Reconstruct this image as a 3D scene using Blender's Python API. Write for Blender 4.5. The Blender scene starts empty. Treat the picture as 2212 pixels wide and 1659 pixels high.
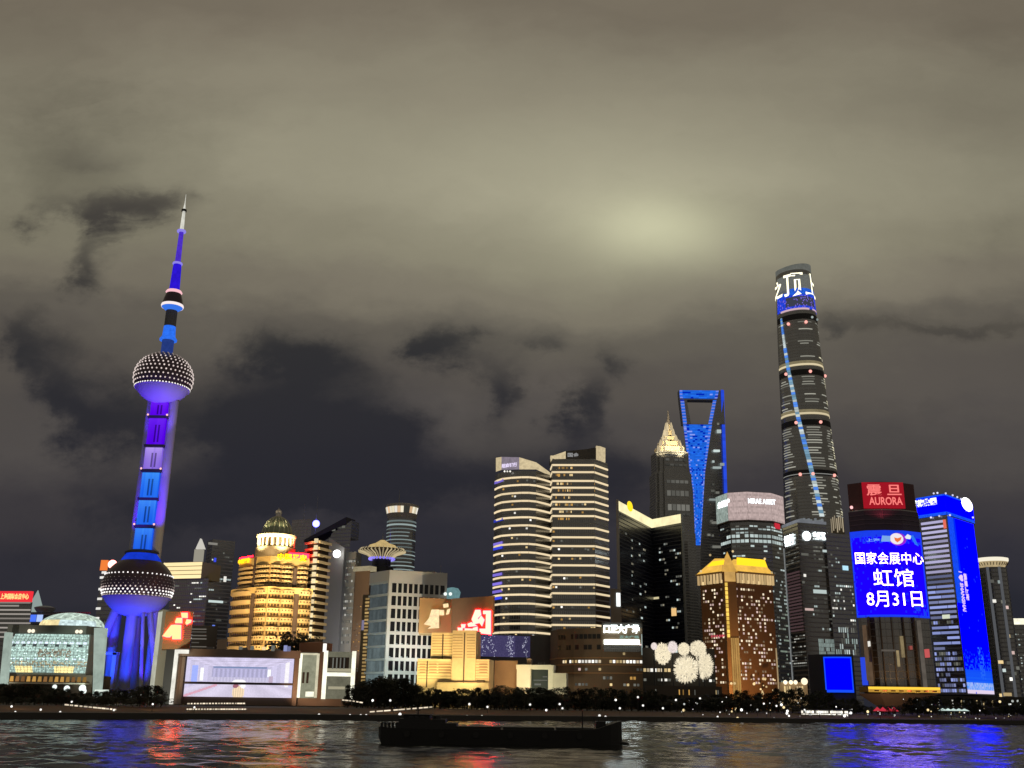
import bpy, bmesh, math, random
from mathutils import Vector, Matrix
R_ = math.radians
random.seed(7)
sc = bpy.context.scene
COL = sc.collection

# ------------------------------------------------------------------ camera
# pixel measures below are taken on the photograph at 2212 x 1659
PW, PH, FPX = 2212.0, 1659.0, 2182.0
PITCH, ROLL, CAMH = R_(17.4), R_(0.8), 9.0
CP = Vector((0, 0, CAMH))
_r0 = Vector((1, 0, 0)); _u0 = Vector((0, -math.sin(PITCH), math.cos(PITCH)))
FW = Vector((0, math.cos(PITCH), math.sin(PITCH)))
RT = _r0 * math.cos(ROLL) + _u0 * math.sin(ROLL)
UP = _u0 * math.cos(ROLL) - _r0 * math.sin(ROLL)
cam_d = bpy.data.cameras.new('camera'); cam = bpy.data.objects.new('camera', cam_d); COL.objects.link(cam)
cam_d.sensor_width = 36; cam_d.lens = FPX / PW * 36; cam_d.clip_start = 1; cam_d.clip_end = 20000
m = Matrix((RT, UP, -FW)).transposed().to_4x4(); m.translation = CP
cam.matrix_world = m
sc.camera = cam

def ray(px, py):
    return FW * FPX + RT * (px - PW / 2) + UP * (PH / 2 - py)
def at(px, py, Y):                       # the point that photo pixel shows at forward distance Y
    d = ray(px, py); return CP + d * (Y / d.y)
def zat(px, py, Y): return at(px, py, Y).z
def onz(px, py, z):                      # the point of a level surface at height z
    d = ray(px, py); return CP + d * ((z - CAMH) / d.z)

# ------------------------------------------------------------------ world: night overcast lit by the city
def lin(r, g, b):
    f = lambda c: c / 12.92 if c <= .04045 else ((c + .055) / 1.055) ** 2.4
    return (f(r / 255), f(g / 255), f(b / 255))
class NT:
    def __init__(s, tree): s.t = tree
    def n(s, kind, **kw):
        nd = s.t.nodes.new(kind)
        for k, v in kw.items(): setattr(nd, k, v)
        return nd
    def l(s, a, b): s.t.links.new(a, b)
    def put(s, sock, v):
        if hasattr(v, 'is_output'): s.l(v, sock)
        else: sock.default_value = v
    def m(s, op, a, b=None, c=None, clamp=False):
        nd = s.n('ShaderNodeMath', operation=op, use_clamp=clamp)
        for i, v in enumerate((a, b, c)):
            if v is not None: s.put(nd.inputs[i], v)
        return nd.outputs[0]
    def mix(s, f, a, b, mode='MIX'):
        nd = s.n('ShaderNodeMix', data_type='RGBA', blend_type=mode)
        s.put(nd.inputs[0], f)
        for i, v in ((6, a), (7, b)):
            s.put(nd.inputs[i], v if hasattr(v, 'is_output') else (*v[:3], 1))
        return nd.outputs[2]
    def ramp(s, fac, stops, interp='LINEAR'):
        nd = s.n('ShaderNodeValToRGB'); cr = nd.color_ramp; cr.interpolation = interp
        while len(cr.elements) < len(stops): cr.elements.new(.5)
        for e, (p, c) in zip(cr.elements, stops): e.position = p; e.color = (*c, 1)
        s.l(fac, nd.inputs[0]); return nd.outputs[0]
    def noise(s, vec, scale, detail=4, rough=.5, dim='3D'):
        nd = s.n('ShaderNodeTexNoise', noise_dimensions=dim)
        if vec is not None: s.l(vec, nd.inputs['Vector'])
        nd.inputs['Scale'].default_value = scale; nd.inputs['Detail'].default_value = detail; nd.inputs['Roughness'].default_value = rough
        return nd.outputs['Fac']

w = bpy.data.worlds.new('World'); sc.world = w; w.use_nodes = True
w.node_tree.nodes.clear(); N = NT(w.node_tree)
def uv(px, py):
    d = ray(px, py); return d.x / d.y, d.z / d.y
tc = N.n('ShaderNodeTexCoord'); sep = N.n('ShaderNodeSeparateXYZ'); N.l(tc.outputs['Generated'], sep.inputs[0])
yy = N.m('MAXIMUM', N.m('ABSOLUTE', sep.outputs[1]), .15)
U0 = N.m('DIVIDE', sep.outputs[0], yy); V0 = N.m('DIVIDE', sep.outputs[2], yy)
cb = N.n('ShaderNodeCombineXYZ'); N.l(N.m('MULTIPLY', U0, .55), cb.inputs[0]); N.l(V0, cb.inputs[1])
n1 = N.noise(cb.outputs[0], 3.6, 7, .58)
cb2 = N.n('ShaderNodeCombineXYZ'); N.l(N.m('ADD', U0, 7.3), cb2.inputs[0]); N.l(N.m('MULTIPLY', V0, 1.5), cb2.inputs[1])
n2 = N.noise(cb2.outputs[0], 5.5, 8, .58)
cb3 = N.n('ShaderNodeCombineXYZ'); N.l(N.m('ADD', N.m('MULTIPLY', U0, .8), N.m('MULTIPLY', n2, .35)), cb3.inputs[0]); N.l(N.m('ADD', N.m('MULTIPLY', V0, 1.6), N.m('MULTIPLY', n1, .5)), cb3.inputs[1]); cb3.inputs[2].default_value = 4.2
n3 = N.noise(cb3.outputs[0], 4.2, 8, .6)
V = N.m('ADD', V0, N.m('MULTIPLY', N.m('SUBTRACT', n1, .5), .26))
U = N.m('ADD', U0, N.m('MULTIPLY', N.m('SUBTRACT', n2, .5), .30))
VM = 1.0
cb4 = N.n('ShaderNodeCombineXYZ'); N.l(N.m('ADD', U0, 3.1), cb4.inputs[0]); N.l(N.m('MULTIPLY', V0, 1.2), cb4.inputs[1]); cb4.inputs[2].default_value = 9.4
n4 = N.noise(cb4.outputs[0], 11, 8, .62)
U2 = N.m('ADD', U0, N.m('ADD', N.m('MULTIPLY', N.m('SUBTRACT', n2, .5), .20), N.m('MULTIPLY', N.m('SUBTRACT', n4, .5), .12))); V2 = N.m('ADD', V0, N.m('ADD', N.m('MULTIPLY', N.m('SUBTRACT', n3, .5), .13), N.m('MULTIPLY', N.m('SUBTRACT', n4, .5), .07)))
stops = [(1513, (36, 37, 45)), (1350, (38, 39, 47)), (1200, (47, 46, 53)), (1060, (58, 55, 58)), (930, (74, 70, 68)), (820, (82, 77, 72)),
         (720, (90, 85, 77)), (640, (112, 106, 93)), (540, (124, 119, 102)), (380, (140, 135, 116)), (180, (130, 124, 107)), (0, (113, 105, 91))]
colr = N.ramp(N.m('DIVIDE', V, VM, clamp=True), [(min(1, max(0, uv(1106, p)[1] / VM)), lin(*c)) for p, c in stops], 'EASE')
def blob(px, py, rx, ry, soft=False):
    u, v = uv(px, py)
    a = N.m('DIVIDE', N.m('SUBTRACT', U0 if soft else U2, u), rx / 2080); b = N.m('DIVIDE', N.m('SUBTRACT', V0 if soft else V2, v), ry / 2080)
    q = N.m('ADD', N.m('MULTIPLY', a, a), N.m('MULTIPLY', b, b))
    return N.m('POWER', 2.71828, N.m('MULTIPLY', q, -1.0))
M_ = N.m('ADD', 1.08, N.m('MULTIPLY', N.m('SUBTRACT', n3, .5), .42))
for px, py, rx, ry, a in [(1150, 400, 560, 280, .16), (130, 340, 270, 160, -.48), (20, 60, 260, 160, -.12), (2180, 250, 260, 360, -.18), (2060, 692, 260, 24, -.25), (2000, 840, 320, 100, .10),
                          (640, 1090, 260, 60, .15), (150, 680, 170, 45, .10), (430, 725, 80, 60, .12), (900, 900, 100, 60, .16), (1160, 850, 50, 90, .16), (1900, 570, 240, 90, .14), (80, 1000, 160, 90, .05), (560, 380, 120, 260, .08)]:
    M_ = N.m('ADD', M_, N.m('MULTIPLY', blob(px, py, rx, ry), a))
M_ = N.m('MAXIMUM', M_, .3)
hsv = N.n('ShaderNodeVectorMath', operation='SCALE'); N.l(colr, hsv.inputs[0]); N.l(M_, hsv.inputs['Scale'])
# gaps between the clouds: dark bluish night sky with ragged edges
H_ = N.m('ADD', N.m('MULTIPLY', N.m('SUBTRACT', n3, .5), .9), N.m('MULTIPLY', N.m('SUBTRACT', n4, .5), 1.0))
for px, py, rx, ry, a in [(210, 480, 140, 50, .78), (335, 445, 110, 46, .68), (225, 585, 75, 85, .8), (110, 450, 120, 44, .5), (200, 330, 190, 70, .35), (30, 750, 95, 85, .85), (120, 850, 110, 75, .8), (240, 920, 130, 70, .85), (560, 900, 210, 100, 1.15), (760, 960, 150, 90, 1.0), (620, 740, 160, 60, .85),
                          (760, 800, 130, 60, .6), (990, 715, 65, 60, .85), (1070, 850, 55, 90, .8), (1245, 885, 62, 85, 1.0), (1330, 775, 55, 48, .65), (1150, 700, 60, 35, .45), (900, 1060, 380, 70, .9), (420, 1070, 330, 60, .6), (1300, 1030, 200, 70, .7), (1800, 705, 70, 30, .5), (2060, 695, 200, 22, .35), (700, 1230, 900, 100, .6)]:
    H_ = N.m('ADD', H_, N.m('MULTIPLY', blob(px, py, rx, ry), a))
mr = N.n('ShaderNodeMapRange', interpolation_type='SMOOTHSTEP'); N.l(H_, mr.inputs['Value']); mr.inputs['From Min'].default_value = .12; mr.inputs['From Max'].default_value = 1.05
mr.inputs['To Min'].default_value = 0; mr.inputs['To Max'].default_value = .95
gapc = N.ramp(N.m('DIVIDE', V0, VM, clamp=True), [(0, lin(35, 36, 45)), (uv(1106, 1000)[1], lin(40, 40, 47)), (uv(1106, 700)[1], lin(45, 45, 47)), (uv(1106, 300)[1], lin(76, 71, 65)), (1, lin(80, 75, 67))])
holed = N.mix(mr.outputs[0], hsv.outputs[0], gapc)
g1 = N.n('ShaderNodeVectorMath', operation='SCALE'); g1.inputs[0].default_value = (.245, .25, .158); N.l(blob(1420, 495, 165, 88, True), g1.inputs['Scale'])
g2 = N.n('ShaderNodeVectorMath', operation='SCALE'); g2.inputs[0].default_value = (.095, .095, .064); N.l(blob(1370, 455, 440, 210, True), g2.inputs['Scale'])
s1 = N.n('ShaderNodeVectorMath', operation='ADD'); N.l(holed, s1.inputs[0]); N.l(g1.outputs[0], s1.inputs[1])
s2 = N.n('ShaderNodeVectorMath', operation='ADD'); N.l(s1.outputs[0], s2.inputs[0]); N.l(g2.outputs[0], s2.inputs[1])
bg = N.n('ShaderNodeBackground'); # sky behind the camera made brighter to light the facades, after the floodlit west bank
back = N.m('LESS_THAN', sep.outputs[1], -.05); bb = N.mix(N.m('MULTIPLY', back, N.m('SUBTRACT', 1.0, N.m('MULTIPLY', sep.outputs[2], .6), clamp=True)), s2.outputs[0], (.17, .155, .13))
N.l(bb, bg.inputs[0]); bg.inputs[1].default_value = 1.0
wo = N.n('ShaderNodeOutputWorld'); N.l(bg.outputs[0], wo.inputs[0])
w.cycles.sampling_method = 'MANUAL'; w.cycles.sample_map_resolution = 256

# ------------------------------------------------------------------ exposure and sampling
vs = sc.view_settings; sc.display_settings.display_device = 'sRGB'
vs.view_transform = 'Standard'; vs.look = 'None'; vs.exposure = 0; vs.gamma = 1; vs.use_curve_mapping = False
cy = sc.cycles
cy.use_denoising = True
try: cy.denoiser = 'OPENIMAGEDENOISE'
except Exception: pass
cy.max_bounces = 5; cy.diffuse_bounces = 2; cy.glossy_bounces = 3; cy.transmission_bounces = 2; cy.volume_bounces = 0
cy.caustics_reflective = False; cy.caustics_refractive = False; cy.sample_clamp_indirect = 4
cy.use_light_tree = True

# ------------------------------------------------------------------ materials
MATS = {}
def base_mat(name):
    m_ = bpy.data.materials.new(name); m_.use_nodes = True; m_.node_tree.nodes.clear()
    return m_, NT(m_.node_tree)
def out(n, sh):
    o = n.n('ShaderNodeOutputMaterial'); n.l(sh, o.inputs[0])
def wall(name, c, rough=.7, scale=.15, amt=.25, metal=0, spec=.4):
    """masonry, metal or paint with broad stains and fine grain"""
    if name in MATS: return MATS[name]
    m_, n = base_mat(name); t = n.n('ShaderNodeTexCoord')
    f = n.noise(t.outputs['Object'], scale, 6, .6); g = n.noise(t.outputs['Object'], scale * 9, 3, .6)
    k = n.m('ADD', 1 - amt, n.m('ADD', n.m('MULTIPLY', f, amt * 1.4), n.m('MULTIPLY', g, amt * .6)))
    v = n.n('ShaderNodeVectorMath', operation='SCALE'); v.inputs[0].default_value = c; n.l(k, v.inputs['Scale'])
    p = n.n('ShaderNodeBsdfPrincipled'); n.l(v.outputs[0], p.inputs['Base Color']); p.inputs['Roughness'].default_value = rough
    p.inputs['Metallic'].default_value = metal; p.inputs['Specular IOR Level'].default_value = spec
    out(n, p.outputs[0]); MATS[name] = m_; return m_
def curtain(name, glass, spandrel, fh=3.9, frac=.3, mull=1.6, rough=.18, ior=2.1):
    """curtain wall: glass storeys between spandrel bands, thin mullions, each pane a little different"""
    if name in MATS: return MATS[name]
    m_, n = base_mat(name); t = n.n('ShaderNodeTexCoord'); s = n.n('ShaderNodeSeparateXYZ'); n.l(t.outputs['Object'], s.inputs[0])
    zz = n.m('DIVIDE', s.outputs[2], fh); fz = n.m('FRACT', zz)
    band = n.m('LESS_THAN', fz, frac)
    h = n.m('DIVIDE', n.m('ADD', s.outputs[0], n.m('MULTIPLY', s.outputs[1], .73)), mull); fx = n.m('FRACT', h)
    line = n.m('LESS_THAN', fx, .14)
    cid = n.n('ShaderNodeCombineXYZ'); n.l(n.m('FLOOR', h), cid.inputs[0]); n.l(n.m('FLOOR', zz), cid.inputs[1])
    wn = n.n('ShaderNodeTexWhiteNoise', noise_dimensions='2D'); n.l(cid.outputs[0], wn.inputs['Vector'])
    gl = n.n('ShaderNodeVectorMath', operation='SCALE'); gl.inputs[0].default_value = glass; n.l(n.m('ADD', .5, wn.outputs[0]), gl.inputs['Scale'])
    msk = n.m('MAXIMUM', band, n.m('MULTIPLY', line, .6))
    c = n.mix(msk, gl.outputs[0], spandrel)
    p = n.n('ShaderNodeBsdfPrincipled'); n.l(c, p.inputs['Base Color'])
    n.l(n.m('ADD', rough, n.m('MULTIPLY', msk, .4)), p.inputs['Roughness']); p.inputs['Specular IOR Level'].default_value = 1.0; p.inputs['IOR'].default_value = ior
    out(n, p.outputs[0]); MATS[name] = m_; return m_
def emit(name, c, st=1.0, var=.0, sample=False, grain=0):
    """lamps, lit windows, lit signs; also masts, roofs and louvres with light in their colour"""
    if name in MATS: return MATS[name]
    m_, n = base_mat(name); e = n.n('ShaderNodeEmission'); k = None
    if var:
        oi = n.n('ShaderNodeObjectInfo'); k = n.m('ADD', 1 - var, n.m('MULTIPLY', oi.outputs['Random'], var * 1.3))
    if grain:
        t = n.n('ShaderNodeTexCoord'); g = n.noise(t.outputs['Object'], grain, 3, .7)
        g = n.m('ADD', .45, n.m('MULTIPLY', g, 1.1)); k = g if k is None else n.m('MULTIPLY', k, g)
    e.inputs[0].default_value = (*c, 1)
    if k is None: e.inputs[1].default_value = st
    else: n.l(n.m('MULTIPLY', k, st), e.inputs[1])
    out(n, e.outputs[0]); m_.cycles.emission_sampling = 'AUTO' if sample else 'NONE'
    MATS[name] = m_; return m_
def pict(name, st=1.0, sample=False):
    """a lit screen: every pixel of it carries its own colour"""
    if name in MATS: return MATS[name]
    m_, n = base_mat(name); a = n.n('ShaderNodeVertexColor'); a.layer_name = 'Col'
    e = n.n('ShaderNodeEmission'); n.l(a.outputs[0], e.inputs[0]); e.inputs[1].default_value = st
    out(n, e.outputs[0]); m_.cycles.emission_sampling = 'AUTO' if sample else 'NONE'; MATS[name] = m_; return m_

# ------------------------------------------------------------------ mesh building
OFF = {}                                           # world position of each object's origin
class MB:
    def __init__(s): s.v = []; s.f = []; s.c = []
    def add(s, vs_, fs, col=None):
        o = len(s.v); s.v += [tuple(p) for p in vs_]; s.f += [tuple(i + o for i in f) for f in fs]
        s.c += [col] * len(fs); return s
    def hexa(s, b, t, col=None):                   # four bottom corners, four top corners
        return s.add(list(b) + list(t), [(3, 2, 1, 0), (4, 5, 6, 7), (0, 1, 5, 4), (1, 2, 6, 5), (2, 3, 7, 6), (3, 0, 4, 7)], col)
    def box(s, x0, x1, y0, y1, z0, z1):
        return s.hexa([(x0, y0, z0), (x1, y0, z0), (x1, y1, z0), (x0, y1, z0)], [(x0, y0, z1), (x1, y0, z1), (x1, y1, z1), (x0, y1, z1)])
    def fbox(s, F, u0, u1, z0, z1, d0=0, d1=.5):   # a block standing out from a wall
        P = F.p
        return s.hexa([P(u0, z0, d1), P(u1, z0, d1), P(u1, z0, d0), P(u0, z0, d0)], [P(u0, z1, d1), P(u1, z1, d1), P(u1, z1, d0), P(u0, z1, d0)])
    def loft(s, rings, caps=True):
        n = len(rings[0]); vs_ = [p for r in rings for p in r]; fs = []
        for k in range(len(rings) - 1):
            for i in range(n):
                j = (i + 1) % n; fs.append((k * n + i, k * n + j, (k + 1) * n + j, (k + 1) * n + i))
        if caps: fs.append(tuple(range(n - 1, -1, -1))); fs.append(tuple((len(rings) - 1) * n + i for i in range(n)))
        return s.add(vs_, fs)
    def prism(s, pts, z0, z1):
        return s.loft([[(p[0], p[1], z0) for p in pts], [(p[0], p[1], z1) for p in pts]])
    def lathe(s, cx, cy_, prof, seg=32):
        return s.loft([[(cx + r * math.sin(2 * math.pi * i / seg), cy_ - r * math.cos(2 * math.pi * i / seg), z) for i in range(seg)] for r, z in prof])
    def tube(s, p0, p1, r0, r1=None, seg=8):
        p0, p1 = Vector(p0), Vector(p1); r1 = r0 if r1 is None else r1
        d = (p1 - p0).normalized(); a = d.orthogonal().normalized(); b = d.cross(a)
        return s.loft([[p + (a * math.cos(2 * math.pi * i / seg) + b * math.sin(2 * math.pi * i / seg)) * r for i in range(seg)] for p, r in ((p0, r0), (p1, r1))])
    def ball(s, c, rx, ry=None, rz=None, seg=16, rows=10):
        ry = rx if ry is None else ry; rz = rx if rz is None else rz
        R = []
        for k in range(rows + 1):
            a = -math.pi / 2 + math.pi * k / rows; q = max(.02, math.cos(a))
            R.append([(c[0] + rx * q * math.cos(2 * math.pi * i / seg), c[1] + ry * q * math.sin(2 * math.pi * i / seg), c[2] + rz * math.sin(a)) for i in range(seg)])
        return s.loft(R)
    def build(s, name, mat, parent=None, smooth=False, label=None):
        off = OFF[parent.name] if parent else Vector((0, 0, 0))
        me = bpy.data.meshes.new(name)
        me.from_pydata([(p[0] - off.x, p[1] - off.y, p[2] - off.z) for p in s.v], [], s.f)
        if any(c is not None for c in s.c):
            at_ = me.color_attributes.new('Col', 'FLOAT_COLOR', 'CORNER')
            for pl, c in zip(me.polygons, s.c):
                for li in pl.loop_indices: at_.data[li].color = (*(c or (0, 0, 0)), 1)
        if smooth:
            me.polygons.foreach_set('use_smooth', [True] * len(me.polygons))
            me.update()
            try: me.set_sharp_from_angle(angle=R_(40))
            except Exception: pass
        me.materials.append(mat); me.update()
        o = bpy.data.objects.new(name, me); COL.objects.link(o)
        if parent: o.parent = parent
        OFF[o.name] = off
        if label: o['label'] = label
        return o
def tag(o, label, cat, group=None, kind=None):
    if label: o['label'] = label
    if cat: o['category'] = cat
    if group: o['group'] = group
    if kind: o['kind'] = kind
    return o
def thing(name, label, cat, loc, group=None):
    o = bpy.data.objects.new(name, None); COL.objects.link(o); o.location = loc; o.empty_display_size = 2
    OFF[o.name] = Vector(loc); return tag(o, label, cat, group)

class Face:                                        # a vertical wall plane: u metres along it, z up, d outward
    def __init__(s, p0, p1):
        s.a = Vector((p0[0], p0[1], 0)); v = Vector((p1[0], p1[1], 0)) - s.a
        s.L = v.length; s.u = v.normalized(); s.n = Vector((s.u.y, -s.u.x, 0))
    def p(s, u, z, d=0): q = s.a + s.u * u + s.n * d; return Vector((q.x, q.y, z))
    def hit(s, px, py):
        d = ray(px, py); k = (s.a - CP).dot(s.n) / d.dot(s.n); q = CP + d * k
        return (q - s.a).dot(s.u), q.z
    def rect(s, x0, y0, x1, y1):                   # photo rectangle -> u0, u1, z0, z1 on this wall
        ym, xm = (y0 + y1) / 2, (x0 + x1) / 2
        return s.hit(x0, ym)[0], s.hit(x1, ym)[0], s.hit(xm, y1)[1], s.hit(xm, y0)[1]

_unit = {}
def unit_box(mat):
    if mat.name not in _unit:
        mb = MB().box(-.5, .5, -.5, .5, -.5, .5)
        me = bpy.data.meshes.new('window'); me.from_pydata(mb.v, [], mb.f); me.materials.append(mat); _unit[mat.name] = me
    return _unit[mat.name]
GROUND = 4.8
class Bld:
    """a building: front walls given as photo columns and distances, read at photo row py"""
    def __init__(s, name, label, front, py, top, depth=30, cat='building', base=GROUND, group=None, z1=None):
        s.front = [at(px, py, Y).to_2d() for px, Y in front]
        s.z0 = base; s.z1 = z1 if z1 is not None else zat(*top)
        c = sum((Vector((*p, 0)) for p in s.front), Vector()) / len(s.front)
        dr = Vector((c.x, c.y, 0)).normalized().to_2d() * depth
        s.foot = list(s.front) + [p + dr for p in reversed(s.front)]
        cc = sum((Vector((*p, 0)) for p in s.foot), Vector()) / len(s.foot)
        s.root = thing(name, label, cat, (cc.x, cc.y, base), group)
        s.F = [Face(s.front[i], s.front[i + 1]) for i in range(len(front) - 1)]
        s.wins = []; s.cc = cc; s.dr = dr
    def body(s, mat, name='wall', z0=None, z1=None, grow=0, smooth=False):
        ft = s.foot
        if grow:
            ft = [p + (p - s.cc.to_2d()).normalized() * grow for p in ft]
        return MB().prism(ft, s.z0 if z0 is None else z0, s.z1 if z1 is None else z1).build(name, mat, s.root, smooth)
    def hit(s, px, py, d=0):
        best = None
        for F in s.F:
            u, z = F.hit(px, py); e = max(0, -u, u - F.L)
            if best is None or e < best[0]: best = (e, F.p(min(max(u, 0), F.L), z, d))
        return best[1]
    def part(s, name, mb, mat, smooth=False, label=None): return mb.build(name, mat, s.root, smooth, label)
    def win(s, F, u, z, ww, h, mat, d=.12): s.wins.append((F, u, z, ww, h, mat, d))
    def grid(s, F, u0, u1, z0, z1, nx, nz, wf=.6, hf=.5, prob=.5, mats=None, run=0, d=.12):
        du, dz = (u1 - u0) / nx, (z1 - z0) / nz; rnd = random
        for k in range(nz):
            i = 0; lit = False
            while i < nx:
                if run and rnd.random() < run and i: pass
                else: lit = rnd.random() < prob; mat = rnd.choice(mats)
                if lit: s.win(F, u0 + (i + .5) * du, z0 + (k + .5) * dz, du * wf, dz * hf, mat, d)
                i += 1
    def done(s, name='window', cap=100):
        ws = s.wins; random.shuffle(ws); ws.sort(key=lambda q: -round(q[3] * q[4], 1))
        off = OFF[s.root.name]
        for F, u, z, ww, h, mat, d in ws[:cap]:
            o = bpy.data.objects.new(name, unit_box(mat)); COL.objects.link(o); o.parent = s.root
            o.location = F.p(u, z, d / 2) - off; o.rotation_euler = (0, 0, math.atan2(F.u.y, F.u.x)); o.scale = (ww, d, h)
        rest = {}
        for q in ws[cap:]: rest.setdefault(q[5].name, []).append(q)
        for mn, qs in rest.items():
            mb = MB()
            for F, u, z, ww, h, mat, d in qs: mb.fbox(F, u - ww / 2, u + ww / 2, z - h / 2, z + h / 2, 0, d)
            o = mb.build('lit_windows', MATS[mn], s.root); o['kind'] = 'stuff'
        s.wins = []
def smooth_front(front, n=3):
    """rounds a front given as photo columns and distances"""
    P = [Vector(p) for p in front]; r = []
    for i in range(len(P) - 1):
        a, b, c, d = P[max(0, i - 1)], P[i], P[i + 1], P[min(len(P) - 1, i + 2)]
        for k in range(n):
            t = k / n; r.append(tuple(.5 * ((2 * b) + (c - a) * t + (2 * a - 5 * b + 4 * c - d) * t * t + (3 * b - 3 * c + d - a) * t ** 3)))
    return r + [tuple(P[-1])]
def raster(F, u0, u1, z0, z1, nx, nz, fn, d=.3):
    """a lit screen of nx by nz cells coloured by fn(s, t), s and t from 0 to 1 (t upward)"""
    mb = MB()
    for i in range(nx):
        for k in range(nz):
            a, b = u0 + (u1 - u0) * i / nx, u0 + (u1 - u0) * (i + 1) / nx
            c, e = z0 + (z1 - z0) * k / nz, z0 + (z1 - z0) * (k + 1) / nz
            mb.add([F.p(a, c, d), F.p(b, c, d), F.p(b, e, d), F.p(a, e, d)], [(0, 1, 2, 3)], fn((i + .5) / nx, (k + .5) / nz))
    return mb
def text_mesh(s, bold=0, extrude=0):
    cu = bpy.data.curves.new('lettering', 'FONT'); cu.body = s; cu.size = 1; cu.offset = bold; cu.extrude = extrude; cu.resolution_u = 3
    o = bpy.data.objects.new('lettering', cu); COL.objects.link(o)
    dg = bpy.context.evaluated_depsgraph_get(); me = bpy.data.meshes.new_from_object(o.evaluated_get(dg))
    vs_ = [v.co.copy() for v in me.vertices]; fs = [tuple(p.vertices) for p in me.polygons]
    bpy.data.objects.remove(o); bpy.data.meshes.remove(me); bpy.data.curves.remove(cu)
    return vs_, fs
def text(s, F, rect, mat, parent, d=.4, bold=.0, name='lettering', turn=False, thick=.3):
    """lettering fitted into a rectangle u0,u1,z0,z1 of a wall"""
    vs_, fs = text_mesh(s, bold, .05)
    if turn: vs_ = [Vector((v.y, -v.x, v.z)) for v in vs_]
    x0, x1 = min(v.x for v in vs_), max(v.x for v in vs_); y0, y1 = min(v.y for v in vs_), max(v.y for v in vs_)
    u0, u1, z0, z1 = rect; mb = MB()
    mb.add([F.p(u0 + (v.x - x0) / (x1 - x0) * (u1 - u0), z0 + (v.y - y0) / (y1 - y0) * (z1 - z0), d + (thick if v.z > 0 else 0)) for v in vs_], fs)
    return mb.build(name, mat, parent)
def spot(loc, target, E, color, cone=60, blend=.6, r=1.0):
    """a floodlight that gives irradiance E at its target"""
    loc, target = Vector(loc), Vector(target); v = target - loc
    d = bpy.data.lights.new('floodlight', 'SPOT'); d.energy = E * 4 * math.pi * v.length_squared; d.color = color
    d.spot_size = R_(cone); d.spot_blend = blend; d.shadow_soft_size = r
    o = bpy.data.objects.new('floodlight', d); COL.objects.link(o); o.location = loc
    o.rotation_euler = v.to_track_quat('-Z', 'Y').to_euler(); return o
def copy_tree(o, parent=None):
    c = o.copy(); COL.objects.link(c); c.parent = parent
    for ch in o.children: copy_tree(ch, c)
    return c

# common materials
CONC = wall('concrete', (.32, .31, .29)); DARK = wall('dark_metal', (.03, .03, .033), .5, metal=.0)
STEEL = wall('grey_steel', (.22, .22, .23), .45, metal=.4)
DGLASS = curtain('dark_curtain_wall', (.02, .022, .03), (.05, .05, .055))
NGLASS = curtain('navy_curtain_wall', (.015, .018, .045), (.04, .042, .07))
GGLASS = curtain('grey_curtain_wall', (.05, .05, .05), (.12, .12, .115))
W_COOL = emit('window_cool', (.72, .85, .82), .75, .6); W_DIM = emit('window_dim', (.42, .42, .36), .35, .7)
W_WARM = emit('window_warm', (1, .74, .36), .9, .6); W_WHITE = emit('window_white', (1, .97, .88), 1.3, .5)
W_AMBER = emit('window_amber', (1, .55, .14), .55, .6); W_PINK = emit('window_pink', (1, .72, .66), .9, .5)
W_BLUE = emit('window_blue', (.05, .08, .9), .9, .5); W_PALEB = emit('window_pale_blue', (.42, .47, .85), .55, .6)
SIGNW = emit('sign_white', (.88, 1, 1), 4, sample=True); SIGNY = emit('sign_yellow', (1, .72, .02), 1.6)
LAMPW = emit('lamp_white', (1, .95, .85), 5, .4); BEACON = emit('beacon_red', (1, .12, .08), 3)
CREAM = emit('light_cream', (1, .83, .52), 1.0, .2)
# ================================================================== SETTING
# water: rippled river up to the embankment
m_, n = base_mat('river_water'); t = n.n('ShaderNodeTexCoord')
mp = n.n('ShaderNodeMapping'); n.l(t.outputs['Object'], mp.inputs[0]); mp.inputs['Scale'].default_value = (.55, 1, 1); mp.inputs['Rotation'].default_value = (0, 0, .25)
f1 = n.noise(mp.outputs[0], .5, 3, .55); f2 = n.noise(mp.outputs[0], 1.6, 3, .6)
hgt = n.m('ADD', n.m('MULTIPLY', f1, 1.0), n.m('MULTIPLY', f2, .35))
bp = n.n('ShaderNodeBump'); bp.inputs['Strength'].default_value = .5; bp.inputs['Distance'].default_value = .28; n.l(hgt, bp.inputs['Height'])
p = n.n('ShaderNodeBsdfPrincipled'); p.inputs['Base Color'].default_value = (.012, .013, .012, 1); p.inputs['Roughness'].default_value = .12
p.inputs['IOR'].default_value = 1.36; n.l(bp.outputs[0], p.inputs['Normal']); out(n, p.outputs[0])
WATER = m_
import numpy as np
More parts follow.
